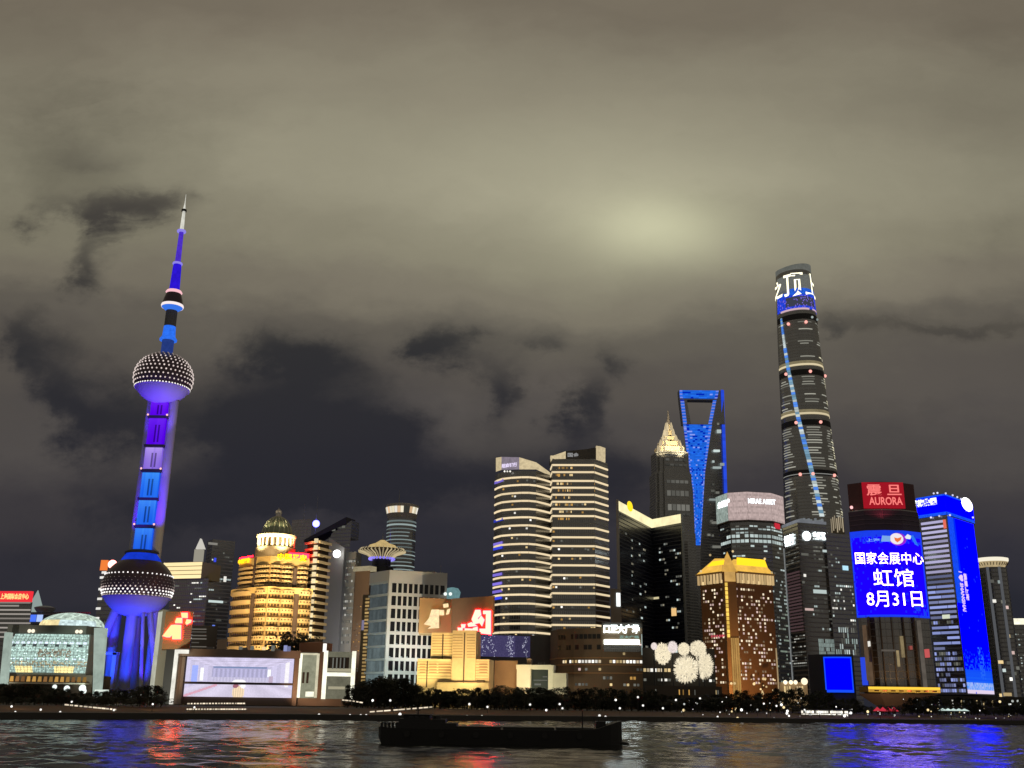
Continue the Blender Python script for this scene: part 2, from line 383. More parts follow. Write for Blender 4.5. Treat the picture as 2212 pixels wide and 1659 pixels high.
def river():
    xs = np.arange(-330, 520, 1.35); ys = np.concatenate([np.arange(95, 240, .6), np.arange(240, 400, 1.0), np.arange(400, 760, 2.0)])
    X_, Y_ = np.meshgrid(xs, ys); Z_ = np.zeros_like(X_); rg = np.random.default_rng(3)
    for i in range(70):                                   # wind ripples crossing a slow swell
        L = math.exp(rg.uniform(math.log(2.2), math.log(18))); th = rg.normal(1.25, .55); k = 2 * math.pi / L
        Z_ += .0074 * L ** .72 * np.sin(k * (X_ * math.cos(th) + Y_ * math.sin(th)) + rg.uniform(0, 6.28))
    patch = .75 + .5 * (np.sin(X_ * .021 + 1.3 * np.sin(Y_ * .013)) * np.sin(Y_ * .03 + X_ * .006))
    Z_ *= patch; ny, nx = X_.shape
    me = bpy.data.meshes.new('river'); me.vertices.add(nx * ny + 8)
    far = np.array([(-2600, -300, -.4), (2600, -300, -.4), (2600, 1200, -.4), (-2600, 1200, -.4)] * 2, dtype=float)
    co = np.concatenate([np.stack([X_, Y_, Z_], -1).reshape(-1, 3), far]); me.vertices.foreach_set('co', co.ravel())
    i = np.arange(nx * ny).reshape(ny, nx); q = np.stack([i[:-1, :-1], i[:-1, 1:], i[1:, 1:], i[1:, :-1]], -1).reshape(-1, 4)
    b0 = nx * ny; q = np.concatenate([q, [[b0, b0 + 1, b0 + 2, b0 + 3]]])
    me.loops.add(q.size); me.loops.foreach_set('vertex_index', q.ravel().astype(np.int32)); me.polygons.add(len(q))
    me.polygons.foreach_set('loop_start', np.arange(0, q.size, 4, dtype=np.int32)); me.polygons.foreach_set('loop_total', np.full(len(q), 4, dtype=np.int32))
    me.polygons.foreach_set('use_smooth', np.ones(len(q), dtype=bool)); me.update(); me.validate(); me.materials.append(WATER)
    o = bpy.data.objects.new('river', me); COL.objects.link(o); OFF['river'] = Vector((0, 0, 0)); return o
o = river(); tag(o, 'rippled dark river reflecting the lit skyline', None, None, 'structure')

# embankment line: where the water meets the far bank
SHORE = [onz(px, py, 0).to_2d() for px, py in [(-900, 1549), (-300, 1552), (0, 1553), (300, 1553.5), (600, 1555), (850, 1556.5), (1106, 1557.5), (1400, 1559), (1700, 1562), (1950, 1564), (2212, 1566), (2600, 1569), (3200, 1572)]]
def inland(dist): 
    r = []
    for i, p in enumerate(SHORE):
        a = SHORE[max(0, i - 1)]; b = SHORE[min(len(SHORE) - 1, i + 1)]; v = (b - a).normalized()
        r.append(p + Vector((-v.y, v.x)) * dist)
    return r
def strip(d0, z0, d1, z1):
    a, b = inland(d0), inland(d1); mb = MB(); k = len(a)
    mb.add([(p.x, p.y, z0) for p in a] + [(p.x, p.y, z1) for p in b], [(i, i + 1, k + i + 1, k + i) for i in range(k - 1)]); return mb
BROWN = wall('terrace_brown', (.13, .08, .045), .85, .08, .4)
GRND = wall('ground_paving', (.10, .09, .075), .9, .05, .4)
LAWN = wall('dark_lawn', (.05, .055, .02), .95, .1, .5)
a, b = inland(0), inland(1.4); k = len(a)
mb = MB(); mb.add([(q.x, q.y, -1) for q in a] + [(q.x, q.y, 2.3) for q in a] + [(q.x, q.y, 2.3) for q in b] + [(q.x, q.y, -1) for q in b],
                  [(i + c * k, i + 1 + c * k, (c + 1) * k + i + 1, (c + 1) * k + i) for c in range(3) for i in range(k - 1)])
tag(mb.build('river_wall', wall('wet_stone', (.05, .045, .04), .6)), 'low dark stone wall along the far edge of the river', 'wall')
tag(strip(1.3, 1.9, 16, 2.3).build('promenade', GRND), 'dark paved riverside promenade', None, None, 'structure')
tag(strip(16, 2.3, 46, 4.3).build('terrace', BROWN), 'brown sloping riverside terrace', None, None, 'structure')
a = inland(46); mb = MB()
mb.add([(p.x, p.y, 4.3 if 0 < i < len(a) else 4.3) for i, p in enumerate(a)] + [(2600, 2600, 4.3), (-2600, 2600, 4.3)], [tuple(range(len(a))) + (len(a), len(a) + 1)])
tag(mb.build('ground', GRND), 'dark city ground behind the river', None, None, 'structure')

# ------------------------------------------------------------------ barge
def barge():
    Yb = onz(1080, 1611, 0).y; k = Yb / ray(1080, 1590).y
    X = lambda px: at(px, 1590, Yb).x
    x0, x1 = X(815), X(1347); L = x1 - x0; yc = Yb + 5
    Z = lambda py, px=1080: zat(px, py, Yb)
    root = thing('cargo_barge', 'long black unlit cargo barge crossing the river in front of the skyline', 'boat', ((x0 + x1) / 2, yc, 0))
    HM = wall('black_hull_paint', (.012, .011, .011), .5, .3, .5); SM = wall('dark_cabin_paint', (.016, .015, .016), .55, .3)
    zd = Z(1576.5)
    # hull: rounded stern at the left, raised squared bow at the right
    rings = []
    for s, wd, zt, zb in [(0, 3.2, zd + .3, 1.5), (.012, 4.2, zd + .3, .2), (.05, 5, zd + .1, -1), (.2, 5.2, zd, -1), (.8, 5.2, zd + .1, -1), (.9, 5.2, zd + .5, -1), (.95, 4.6, zd + 1.4, -1), (.985, 3.2, zd + 1.9, -.6), (1, 2.0, zd + 2.0, .4)]:
        x = x0 + L * s
        rings.append([(x, yc - wd, zt), (x, yc - wd * .94, zb), (x, yc + wd * .94, zb), (x, yc + wd, zt)])
    hull = MB().loft(rings).build('hull', HM, root)
    mb = MB()
    for a_, b_ in ((.28, .5), (.51, .72), (.73, .88)): mb.box(x0 + L * a_, x0 + L * b_, yc - 4, yc + 4, zd - .1, zd + .55)
    mb.build('hatch_coaming', HM, root)
    # superstructure at the stern
    c = MB(); c.box(X(852), X(985), yc - 4.2, yc + 4.2, zd - .2, Z(1564)); c.build('deckhouse', SM, root)
    c = MB(); c.box(X(858), X(960), yc - 3.6, yc + 3.6, Z(1564) - .05, Z(1556)); c.build('upper_deck', SM, root)
    c = MB(); c.box(X(868), X(925), yc - 3.2, yc + 3.2, Z(1556) - .05, Z(1547)); c.box(X(864), X(930), yc - 3.6, yc + 3.6, Z(1547), Z(1546)); c.build('wheelhouse', SM, root)
    for px in (880, 893, 906): 
        c = MB(); c.box(X(px), X(px + 8), yc - 3.24, yc - 3.1, Z(1553), Z(1549)); c.build('cabin_window', wall('dark_glass', (.01, .01, .012), .1), root)
    c = MB(); c.tube((X(940), yc, Z(1556)), (X(940), yc, Z(1549)), .9, .8, 12); c.build('funnel', SM, root)
    c = MB(); c.tube((X(897), yc, Z(1546)), (X(897), yc, Z(1532)), .14, .06); c.box(X(892), X(902), yc - .08, yc + .08, Z(1538), Z(1538) + .15); c.build('mast', SM, root)
    for px in (822, 830, 838, 846): 
        c = MB(); c.tube((X(px), yc - 3.6, zd), (X(px), yc - 3.6, zd + 1.1), .25, .3); c.build('bollard', SM, root)
    c = MB(); c.tube((X(1262), yc, zd), (X(1262), yc, Z(1534)), .16, .09); c.tube((X(1262), yc, Z(1548)), (X(1240), yc, zd + .6), .07); c.build('foremast', SM, root)
    c = MB()
    for px in range(1285, 1345, 10): c.tube((X(px), yc - 3, zd + 1), (X(px), yc - 3, zd + 2.6), .05)
    c.tube((X(1285), yc - 3, zd + 2.6), (X(1340), yc - 3, zd + 2.9), .05); c.build('bow_rail', SM, root)
    c = MB(); c.box(X(1290), X(1312), yc - 2, yc + 2, zd + .3, zd + 1.9); c.build('anchor_winch', SM, root)
    c = MB(); c.tube((X(1340), yc - 2, .75), (X(1362), yc - 2, .6), .45, .2); c.build('bow_anchor_arm', HM, root)
    c = MB(); c.ball((X(900), yc - 3.3, Z(1560)), .22); c.build('deck_lamp', emit('dim_lamp', (.8, .8, .75), .5), root)
    # a passing shadowy tyre row along the side
    for i in range(6):
        s = .12 + i * .14; c = MB(); c.lathe(0, 0, [(.35, -.15), (.62, -.15), (.62, .15), (.35, .15)], 12)
        c.v = [(x0 + L * s + q[0], yc - 5.3 + q[2], zd - 1.1 + q[1]) for q in c.v]; c.build('tyre_fender', HM, root)
barge()

# ------------------------------------------------------------------ trees
BARK = wall('bark', (.06, .045, .03), .9, 1.5); 
def leaf_mat(name, c):
    m_, n = base_mat(name); oi = n.n('ShaderNodeObjectInfo'); t = n.n('ShaderNodeTexCoord')
    f = n.noise(t.outputs['Object'], 4, 2, .5)
    v = n.n('ShaderNodeVectorMath', operation='SCALE'); v.inputs[0].default_value = c; n.l(n.m('ADD', .5, f), v.inputs['Scale'])
    p = n.n('ShaderNodeBsdfPrincipled'); n.l(v.outputs[0], p.inputs['Base Color']); p.inputs['Roughness'].default_value = .7; out(n, p.outputs[0]); return m_
LEAF = leaf_mat('foliage', (.02, .023, .009))
def tree_proto(seed, wd, conic=False):
    """unit height tree; crown of clumped leaf faces round a forked trunk"""
    rnd = random.Random(seed); root = bpy.data.objects.new('riverside_tree', None); OFF['riverside_tree'] = Vector((0, 0, 0))
    tr = MB(); tr.tube((0, 0, -.02), (0, 0, .3), .022, .016, 8)
    cl = []
    for i in range(6):
        a = i * 1.05 + rnd.random(); r = wd * rnd.uniform(.25, .6); e = Vector((r * math.cos(a), r * math.sin(a), rnd.uniform(.5, .8)))
        tr.tube((0, 0, .26), e, .012, .004, 6)
    tr.tube((0, 0, .28), (0, 0, .85), .014, .004, 6)
    n_ = 34
    for i in range(n_):
        h = rnd.random(); zc = .12 + .78 * h; q = (1 - h * .85) if conic else math.sin(math.pi * (.28 + .65 * h)) ** .6
        a = rnd.random() * 6.283; r = wd * q * rnd.uniform(.35, .95)
        cl.append((r * math.cos(a), r * math.sin(a), zc, rnd.uniform(.07, .13) * (1 if not conic else .8)))
    cl.append((0, 0, .88, .1))
    cr = MB()
    for x, y, z, s in cl:
        for k in range(46):
            d = Vector((rnd.gauss(0, 1), rnd.gauss(0, 1), rnd.gauss(0, 1))).normalized() * s * rnd.uniform(.55, 1.15); d.z *= .8
            c = Vector((x, y, z)) + d; a = Vector((rnd.gauss(0, 1), rnd.gauss(0, 1), rnd.gauss(0, 1))).normalized(); b = a.orthogonal().normalized(); l = rnd.uniform(.016, .034)
            c.z = max(.03, c.z)
            cr.add([c - a * l, c + b * l * .6, c + a * l, c - b * l * .6], [(0, 1, 2, 3)])
    t_ = tr.build('trunk', BARK); c_ = cr.build('crown', LEAF)
    return t_, c_
PROTO = [tree_proto(1, .42), tree_proto(2, .36), tree_proto(3, .48), tree_proto(4, .3), tree_proto(5, .22, True)]
def tree(px, py_top, Y, kind, label, group, name='riverside_tree', wide=1.0, base=4.3):
    zt = zat(px, py_top, Y); h = (zt - base) / .98; p = at(px, py_top + 20, Y)
    root = thing(name, label, 'tree', (p.x, Y, base), group); root.rotation_euler = (0, 0, random.random() * 6.28); root.scale = (h * wide, h * wide, h)
    for src in PROTO[kind]:
        c = src.copy(); COL.objects.link(c); c.parent = root
def tree_row(px0, px1, step, tops, Y0, Y1, label, group, kinds=(0, 1, 2, 3), jit=7, name='riverside_tree', wide=1.1):
    px = px0
    while px <= px1:
        for (a, ya), (b, yb) in zip(tops, tops[1:]):
            if a <= px <= b: top = ya + (yb - ya) * (px - a) / (b - a); break
        tree(px, top + random.uniform(-jit * .6, jit), random.uniform(Y0, Y1), random.choice(kinds), label, group, name, wide * random.uniform(.9, 1.25))
        px += step * random.uniform(.75, 1.25)
tree_row(-10, 196, 15, [(-20, 1478), (100, 1482), (150, 1490), (200, 1500)], 468, 505, 'dark tree in the row below the lit glass hall', 'trees below the glass hall')
tree_row(206, 352, 14, [(200, 1494), (260, 1488), (330, 1480), (360, 1490)], 480, 530, 'dark bushy tree at the foot of the blue and purple tower', 'trees below the blue and purple tower')
tree_row(772, 905, 12, [(765, 1478), (790, 1468), (835, 1458), (870, 1466), (910, 1480)], 520, 560, 'tall dark tree in front of the white grid office block', 'trees before the white grid office')
tree_row(905, 1190, 14, [(900, 1482), (960, 1490), (1040, 1488), (1100, 1480), (1140, 1484), (1200, 1488)], 540, 580, 'dark round tree in the belt below the stepped cream building', 'trees below the stepped cream building')
tree_row(1190, 1420, 15, [(1190, 1484), (1260, 1488), (1330, 1484), (1420, 1492)], 570, 620, 'dark round tree in the belt below the brown shopping mall', 'trees below the shopping mall')
tree_row(1415, 1640, 15, [(1410, 1500), (1480, 1505), (1530, 1494), (1570, 1490), (1640, 1496)], 600, 640, 'dark spreading tree below the gold roofed hotel', 'trees below the gold roofed hotel')
tree_row(1640, 1850, 16, [(1630, 1492), (1690, 1486), (1760, 1492), (1800, 1500), (1880, 1516)], 610, 650, 'dark dense tree below the blue cube screen', 'trees below the blue cube screen')
tree_row(1968, 2225, 16, [(1940, 1515), (1990, 1500), (2080, 1510), (2160, 1508), (2230, 1505)], 610, 660, 'dark tree at the foot of the blue lit tower', 'trees below the blue lit tower')
tree_row(1870, 1960, 15, [(1860, 1533), (1970, 1531)], 580, 592, 'low dark tree under the upturned pyramid podium', 'low trees under the podium')
tree(640, 1358, 640, 2, 'big dark tree rising behind the exhibition hall roof', None, 'rooftop_tree', 1.0)
tree(662, 1370, 640, 0, 'smaller dark tree on the right shoulder of the exhibition hall roof', None, 'rooftop_tree', 1.0)
tree(618, 1376, 645, 1, 'small dark tree on the left of the big roof tree', None, 'rooftop_tree', 1.0)
tree(752, 1478, 545, 4, 'slim dark conifer before the right bay of the exhibition hall', None, 'conifer_tree', 1.0)

def shrubs(px0, px1, step, py_top, Y, label, group):
    px = px0
    while px < px1:
        tree(px, py_top + random.uniform(-3, 3), Y + random.uniform(-6, 6), random.choice((0, 1, 2)), label, group, 'riverside_shrub', random.uniform(1.6, 2.3)); px += step * random.uniform(.8, 1.2)
shrubs(770, 1195, 10, 1501, 566, 'low dark shrub along the terrace behind the barge', 'shrubs along the middle terrace')
shrubs(1200, 1640, 14, 1508, 590, 'low dark shrub at the foot of the trees below the shopping mall', 'shrubs below the shopping mall')
shrubs(-10, 350, 15, 1504, 462, 'low dark shrub on the left bank below the glass hall', 'shrubs on the left bank')
shrubs(1660, 2220, 17, 1522, 606, 'low dark shrub behind the lamps of the right bank', 'shrubs on the right bank')
for pr in PROTO:
    for q in pr: bpy.data.objects.remove(q)
# ------------------------------------------------------------------ promenade lamps
def lamp(px, py, Y, label, group, h=None, mat=None, r=.55, base=None, name='street_lamp'):
    mat = mat or LWHITE; P = at(px, py, Y); z0 = base if base is not None else max(1.9, min(4.3, P.z - 3))
    z0 = min(z0, P.z - 1.2)
    root = thing(name, label, 'lamp', (P.x, P.y, z0), group)
    MB().tube((P.x, P.y, z0), (P.x, P.y, P.z - r * .6), .11, .08, 8).build('pole', DARK, root)
    mb = MB(); mb.ball(P, r, seg=10, rows=6); mb.build('lamp_head', mat, root, True)
def depth_shore(px): 
    c = [(q.x, q.y) for q in SHORE]; 
    for Y in range(360, 760, 2):
        x = at(px, 1540, Y).x
        for (ax, ay), (bx, by) in zip(c, c[1:]):
            if ax <= x <= bx and Y >= ay + (by - ay) * (x - ax) / (bx - ax): return Y
    return 560
LWHITE = emit('promenade_lamp', (1, .97, .92), 1.6, .4)
for px, py in [(805, 1513), (843, 1513), (1014, 1521), (1053, 1527), (1145, 1522), (1209, 1521), (1215, 1530), (1339, 1530), (1432, 1530), (1180, 1534), (1389, 1524), (1330, 1512), (1460, 1512), (1378, 1506)]:
    lamp(px, py, depth_shore(px) + 30, 'white globe lamp among the dark trees behind the barge', 'globe lamps among the middle trees')
for px, py in [(756, 1546), (779, 1546), (791, 1546), (864, 1543), (1009, 1548), (1041, 1548), (1295, 1546), (689, 1545), (1308, 1549)]:
    lamp(px, py, depth_shore(px) + 6, 'bright low white lamp at the water edge left of and behind the barge', 'low lamps at the middle water edge', r=.65)
for px, py in [(25, 1526), (88, 1533), (33, 1538), (130, 1538), (246, 1534), (155, 1516), (420, 1528), (330, 1521)]:
    lamp(px, py, depth_shore(px) + 14, 'small dim lamp on the brown terrace at the left bank', 'dim lamps on the left terrace', r=.4)
rr = random.Random(5)
right = [(1478, 1521), (1503, 1518), (1510, 1545), (1560, 1516), (1569, 1506), (1590, 1530), (1636, 1533), (1650, 1520), (1664, 1534), (1693, 1528), (1701, 1536), (1706, 1551), (1724, 1518), (1749, 1544), (1771, 1540), (1802, 1544), (1838, 1540)]
for k in range(90):
    px = rr.uniform(1470, 2212); right.append((px, rr.uniform(1530, 1553) if rr.random() < .85 else rr.uniform(1508, 1530)))
for px, py in right:
    lamp(px, py, depth_shore(px) + rr.uniform(8, 40), 'small bright lamp crowding the right bank promenade', 'lamps along the right bank promenade', r=rr.choice([.18, .22, .28, .35, .5, .7]), mat=rr.choice([LWHITE, LWHITE, emit('promenade_lamp_warm', (1, .78, .4), 1.3, .4), emit('promenade_lamp_dim', (.7, .74, .7), .9, .4)]))
for px, py in [(2050, 1456), (2062, 1490), (1762, 1503)]:
    pass

for px in (40, 200, 330, 560, 700, 850, 960):            # the terrace lamps do light the slope round them
    q = at(px, 1528, depth_shore(px) + 26); spot((q.x, q.y - 6, 10), (q.x, q.y + 10, 3), .35, (1, .62, .32), 130, 1, .3)
# handrail light strips on the terrace
def rail(name, label, pts, Yf, n_):
    P = [at(px, py, Yf(px)) for px, py in pts]; z0 = min(q.z for q in P) - 1
    root = thing(name, label, 'railing', (P[0].x, P[0].y, z0))
    mb = MB()
    for i in range(len(P) - 1): mb.tube(P[i] - Vector((0, 0, .35)), P[i + 1] - Vector((0, 0, .35)), .12)
    for q in P: mb.tube((q.x, q.y, z0), q, .1)
    mb.build('rail', STEEL, root)
    for k in range(n_):
        s = (k + .5) / n_ * (len(P) - 1); i = int(s); a, b = P[i], P[i + 1]; f = s - i; h = .5 / n_ * (len(P) - 1) * rr.uniform(.5, .95)
        mb = MB(); mb.tube(a.lerp(b, max(0, f - h)), a.lerp(b, min(1, f + h)), .28); mb.build('light_strip', emit('rail_light', (1, .84, .62), 1.1, .5), root)
rail('lit_handrail', 'line of warm lights down the handrail below the glass hall', [(139, 1522), (180, 1526), (220, 1530), (252, 1533)], lambda p: depth_shore(p) + 22, 12)
rail('lit_handrail', 'rising line of white lights on the terrace ramp left of the barge', [(796, 1538), (850, 1534), (900, 1530), (936, 1527)], lambda p: depth_shore(p) + 18, 10)
rail('lit_handrail', 'short row of lights at the right foot of the exhibition hall', [(738, 1512), (760, 1514), (784, 1518)], lambda p: depth_shore(p) + 60, 6)
rail('lit_step_row', 'upper of two rows of small step lights below the big screen', [(404, 1520), (470, 1519.5), (530, 1519.5)], lambda p: depth_shore(p) + 42, 20)
rail('lit_step_row', 'lower of two rows of small step lights below the big screen', [(402, 1532), (470, 1532), (532, 1532)], lambda p: depth_shore(p) + 22, 22)
# riverside pavilions at the right bank
b = Bld('glass_pavilion', 'long brightly lit white pavilion on the right bank promenade', [(1731, 586), (1832, 592)], 1542, (1780, 1534, 589), 10, 'pavilion', 2.2)
b.body(wall('pavilion_frame', (.5, .48, .42), .6)); F = b.F[0]
b.grid(F, 0, F.L, 2.8, b.z1 - .2, 26, 2, .8, .75, .85, [W_WHITE, W_WHITE, emit('pavilion_lamp', (1, .93, .8), 2.2, .6)]); b.done()
mb = MB(); mb.fbox(F, -1, F.L + 1, b.z1, b.z1 + .4, -10.5, 1.5); b.part('roof', mb, DARK)
def canopy(name, label, cat, x0, x1, y0, y1, Y, mat, n_=4):
    a, c = at(x0, y1, Y), at(x1, y1, Y); zt = zat((x0 + x1) / 2, y0, Y); root = thing(name, label, cat, ((a.x + c.x) / 2, Y, 2.3))
    F = Face(a.to_2d(), c.to_2d()); mb = MB()
    for i in range(n_):
        u0, u1 = F.L * i / n_, F.L * (i + 1) / n_; zb = a.z + 1
        mb.add([F.p(u0, zb, 3), F.p(u1, zb, 3), F.p(u1, zb, -3), F.p(u0, zb, -3), F.p((u0 + u1) / 2, zt, 0)], [(0, 1, 4), (1, 2, 4), (2, 3, 4), (3, 0, 4), (3, 2, 1, 0)])
    mb.build('canopy', mat, root)
    for i in range(n_ + 1):
        for d in (2.8, -2.8): MB().tube(F.p(F.L * i / n_, 2.3, d), F.p(F.L * i / n_, a.z + 1, d), .12).build('post', STEEL, root)
canopy('red_tent', 'row of glowing red peaked tents below the podium', 'tent', 1890, 1938, 1527, 1540, 590, emit('red_tent_lit', (.85, .05, .09), .6, 0, False, .6))
canopy('white_canopy', 'long pale lit canopy among the right bank lamps', 'canopy', 2031, 2090, 1530, 1539, 600, emit('white_canopy_lit', (.75, .95, .88), .8, 0, False, .5), 5)
# ================================================================== LEFT SKYLINE
# office with red rooftop sign
b = Bld('office_block', 'striped office block with a red lit rooftop sign at the left edge', [(-30, 905), (66, 900)], 1330, (30, 1301, 902), 30, z1=None)
b.body(DGLASS); F = b.F[0]
u0, u1, z0, z1 = F.rect(-20, 1277, 67, 1300); mb = MB(); mb.fbox(F, u0, u1, z0, z1, -3, .4); s = b.part('roof_sign', mb, emit('sign_red_panel', (.95, .035, .05), .95, sample=True))
text('上海国际会议中心', F, F.rect(2, 1282, 63, 1295), emit('sign_gold_letters', (1, .62, .22), 1.4), s, .5, .02)
for y in (1302, 1308.5, 1317.5, 1326.5, 1336, 1346, 1356, 1366, 1376):
    u0, u1, z0, z1 = F.rect(-20, y - 1.6, 66 - (25 if y == 1308.5 else 0), y + 1.6); mb = MB(); mb.fbox(F, u0, u1, z0, z1, 0, .5)
    b.part('light_band', mb, emit('office_band', (.62, .56, .5), .55, .4))
# hotel rooftop ornament behind
b = Bld('curved_hotel', 'dark hotel block with a disc roof and white rooftop shell', [(66, 960), (195, 950)], 1330, (120, 1322, 955), 30)
b.body(NGLASS); F = b.F[0]
mb = MB(); c = at(97, 1312, 965); mb.lathe(c.x, c.y, [(7, b.z1), (9, b.z1 + 3), (9.5, b.z1 + 4.5), (5, b.z1 + 6)], 24); b.part('disc_roof', mb, wall('pale_roof', (.35, .4, .42)), True)
c = at(79, 1296, 962); zt = zat(82, 1275, 962); mb = MB(); mb.loft([[(c.x - 4 * q, c.y - 2 * q, z), (c.x + 4 * q, c.y - 2 * q, z), (c.x + 4 * q, c.y + 2 * q, z), (c.x - 4 * q, c.y + 2 * q, z)] for q, z in ((1.1, b.z1), (1.3, b.z1 + 6), (.5, zt - 5), (.06, zt))])
b.part('roof_shell', mb, emit('shell_light', (.55, .68, .64), .5))
for x0, x1, m2 in ((62, 78, emit('blue_flood', (.08, .2, 1), 1.1, .2)), (80, 92, emit('pale_blue_flood', (.45, .6, 1), 1.0)), (168, 192, emit('pale_blue_flood', (.45, .6, 1), 1.0)), (152, 168, W_PALEB)):
    u0, u1, z0, z1 = F.rect(x0, 1328, x1, 1343); mb = MB(); mb.fbox(F, u0, u1, z0, z1, 0, .6); b.part('light_panel', mb, m2)  # blue floodlight on the roofs, put into glowing boxes
# glass convention hall
def hall():
    Y = 620; root = thing('glass_hall', 'rounded glass convention hall glowing pale teal between two slanted pylons', 'building', (at(115, 1480, Y).x, Y + 15, GROUND))
    FRAME = emit('pylon_glass', (.30, .37, .32), 1.1, 0, False, .12); rnd = random.Random(3)
    x = lambda px, py=1430: at(px, py, Y).x
    z = lambda py, px=115: zat(px, py, Y)
    # drum-like glass belly: bulging grid
    xa, xb = x(23), x(198); z0, z1 = z(1454), z(1371)
    nx, nz = 64, 30; mb = MB()
    def P(i, k):
        s = i / nx * 2 - 1; t_ = k / nz
        w_ = 1 - .07 * (2 * t_ - 1) ** 2 - (.02 if t_ > .5 else 0)
        return ((xa + xb) / 2 + s * (xb - xa) / 2 * w_, Y - 7 * math.sqrt(max(0, 1 - (s * .85) ** 2)) - 3 * math.sin(math.pi * t_), z0 + (z1 - z0) * t_)
    rows = [rnd.uniform(.7, 1.15) for _ in range(nz)]
    for i in range(nx):
        for k in range(nz):
            t_ = k / nz; g = rows[k] * rnd.uniform(.45, 1.2); c = Vector((.34, .48, .43)) * g * 1.15
            if .12 < t_ < .3 and rnd.random() < .4: c = Vector((.42, .36, .22)) * g
            if t_ < .14 and (.1 < i / nx < .34 or .62 < i / nx < .85): c = Vector((.95, .78, .33)) * rnd.uniform(.7, 1.1)
            if .66 < t_ < .72 and (i % 9) in (3, 4, 5): c = Vector((.04, .05, .05))
            if .72 < t_ < .78 and (i % 5) < 3: c = Vector((.72, .85, .95)) * rnd.uniform(.7, 1.1)
            if .3 < t_ < .36 and (i % 6) < 2: c = Vector((.6, .72, .85))
            if .2 < t_ < .62 and rnd.random() < .10: c = c * 2
            if .38 < t_ < .6 and abs(i / nx - .6) < .2 and rnd.random() < .5: c = Vector((.25, .22, .16)) * g
            mb.add([P(i, k), P(i + 1, k), P(i + 1, k + 1), P(i, k + 1)], [(0, 1, 2, 3)], tuple(c))
    mb.build('glass_front', pict('hall_glass', 1.45), root)
    gr = MB()
    for k in range(0, nz + 1, 2):
        for i in range(nx): gr.tube(Vector(P(i, k)) - Vector((0, .2, 0)), Vector(P(i + 1, k)) - Vector((0, .2, 0)), .10, seg=4)
    for i in range(0, nx + 1, 3):
        for k in range(nz): gr.tube(Vector(P(i, k)) - Vector((0, .2, 0)), Vector(P(i, k + 1)) - Vector((0, .2, 0)), .10, seg=4)
    gr.build('glazing_grid', wall('glazing_bar', (.3, .32, .32), .5), root)
    MB().box(x(34), x(184), Y + 3, Y + 30, GROUND, z1 + .5).build('wall', CONC, root)
    # dome above
    cx, cy_ = (x(62, 1350) + x(197, 1350)) / 2, Y + 18; rx = (x(197, 1350) - x(62, 1350)) / 2; zb, zt = zat(128, 1352, Y + 5), zat(128, 1324, Y + 18)
    mb = MB(); S, K = 72, 12
    def D(i, k):
        a = 2 * math.pi * i / S; q = math.cos(k / K * math.pi / 2 * .97)
        return (cx + rx * q * math.sin(a), cy_ - 20 * q * math.cos(a), zb + (zt - zb) * math.sin(k / K * math.pi / 2))
    for i in range(S):
        for k in range(K):
            g = rnd.uniform(.4, 1.0); c = Vector((.42, .52, .44)) * g * 1.2
            if k < 4 and (i < 20 or i > 60) is False: c = Vector((.2, .24, .2)) * g
            if k < 3 and i > 58: c = Vector((.85, .7, .36)) * rnd.uniform(.6, 1)
            if k < 3 and i < 14: c = Vector((.6, .75, .75)) * rnd.uniform(.5, 1)
            mb.add([D(i, k), D(i + 1, k), D(i + 1, k + 1), D(i, k + 1)], [(0, 1, 2, 3)], tuple(c))
    mb.build('dome', pict('hall_glass', 1.45), root)
    MB().lathe(cx, cy_, [(rx + 1, zb - 4), (rx + 1, zb), (rx, zb + .2)], 48).build('dome_ring', wall('ring_stone', (.2, .19, .15)), root)
    mb = MB(); mb.box(x(26, 1362), x(195, 1362), Y - 6, Y + 24, z1 + .5, z(1352)); mb.build('attic', wall('attic_stone', (.16, .16, .14)), root)
    for px in (74, 82, 176, 184):
        MB().ball((x(px, 1364), Y - 6.4, z(1365)), 1.1, seg=8, rows=6).build('attic_lamp', emit('attic_lamp', (1, .9, .7), 1.1, .4), root)
    # pylons
    def pyl(a, b_, c_, d_, top, bot, name='pylon'):
        zt_, zb_ = z(top), max(GROUND, z(bot)); Y0 = Y - 14
        X2 = lambda px, py: at(px, py, Y0).x
        mb = MB().hexa([(X2(c_, bot), Y0, zb_), (X2(d_, bot), Y0, zb_), (X2(d_, bot), Y0 + 5, zb_), (X2(c_, bot), Y0 + 5, zb_)],
                       [(X2(a, top), Y0, zt_), (X2(b_, top), Y0, zt_), (X2(b_, top), Y0 + 5, zt_), (X2(a, top), Y0 + 5, zt_)])
        mb.build(name, FRAME, root)
    pyl(203, 226, 200, 213, 1358, 1503); pyl(9, 19, -2, 9, 1370, 1480)
    # arcaded base
    MB().box(x(2), x(205), Y - 10, Y - 1, z(1478), z(1475)).build('cornice', wall('cornice_cream', (.7, .62, .48)), root)
    MB().box(x(-5), x(210), Y - 4, Y + 25, GROUND, z(1458)).build('base', wall('base_stone', (.14, .10, .07)), root)
    for i in range(15):
        px = 22 + i * 12; c = rnd.choice([W_AMBER, W_AMBER, emit('arch_amber', (.7, .34, .12), .5, .6), W_WARM if i > 12 else W_AMBER])
        m2 = MB(); a0, a1 = x(px), x(px + 8); zz0, zz1 = z(1473), z(1462)
        m2.hexa([(a0, Y - 4.3, zz0), (a1, Y - 4.3, zz0), (a1, Y - 3.9, zz0), (a0, Y - 3.9, zz0)], [(a0 + .3, Y - 4.3, zz1), (a1 - .3, Y - 4.3, zz1), (a1 - .3, Y - 3.9, zz1), (a0 + .3, Y - 3.9, zz1)])
        m2.build('arch_window', c, root)
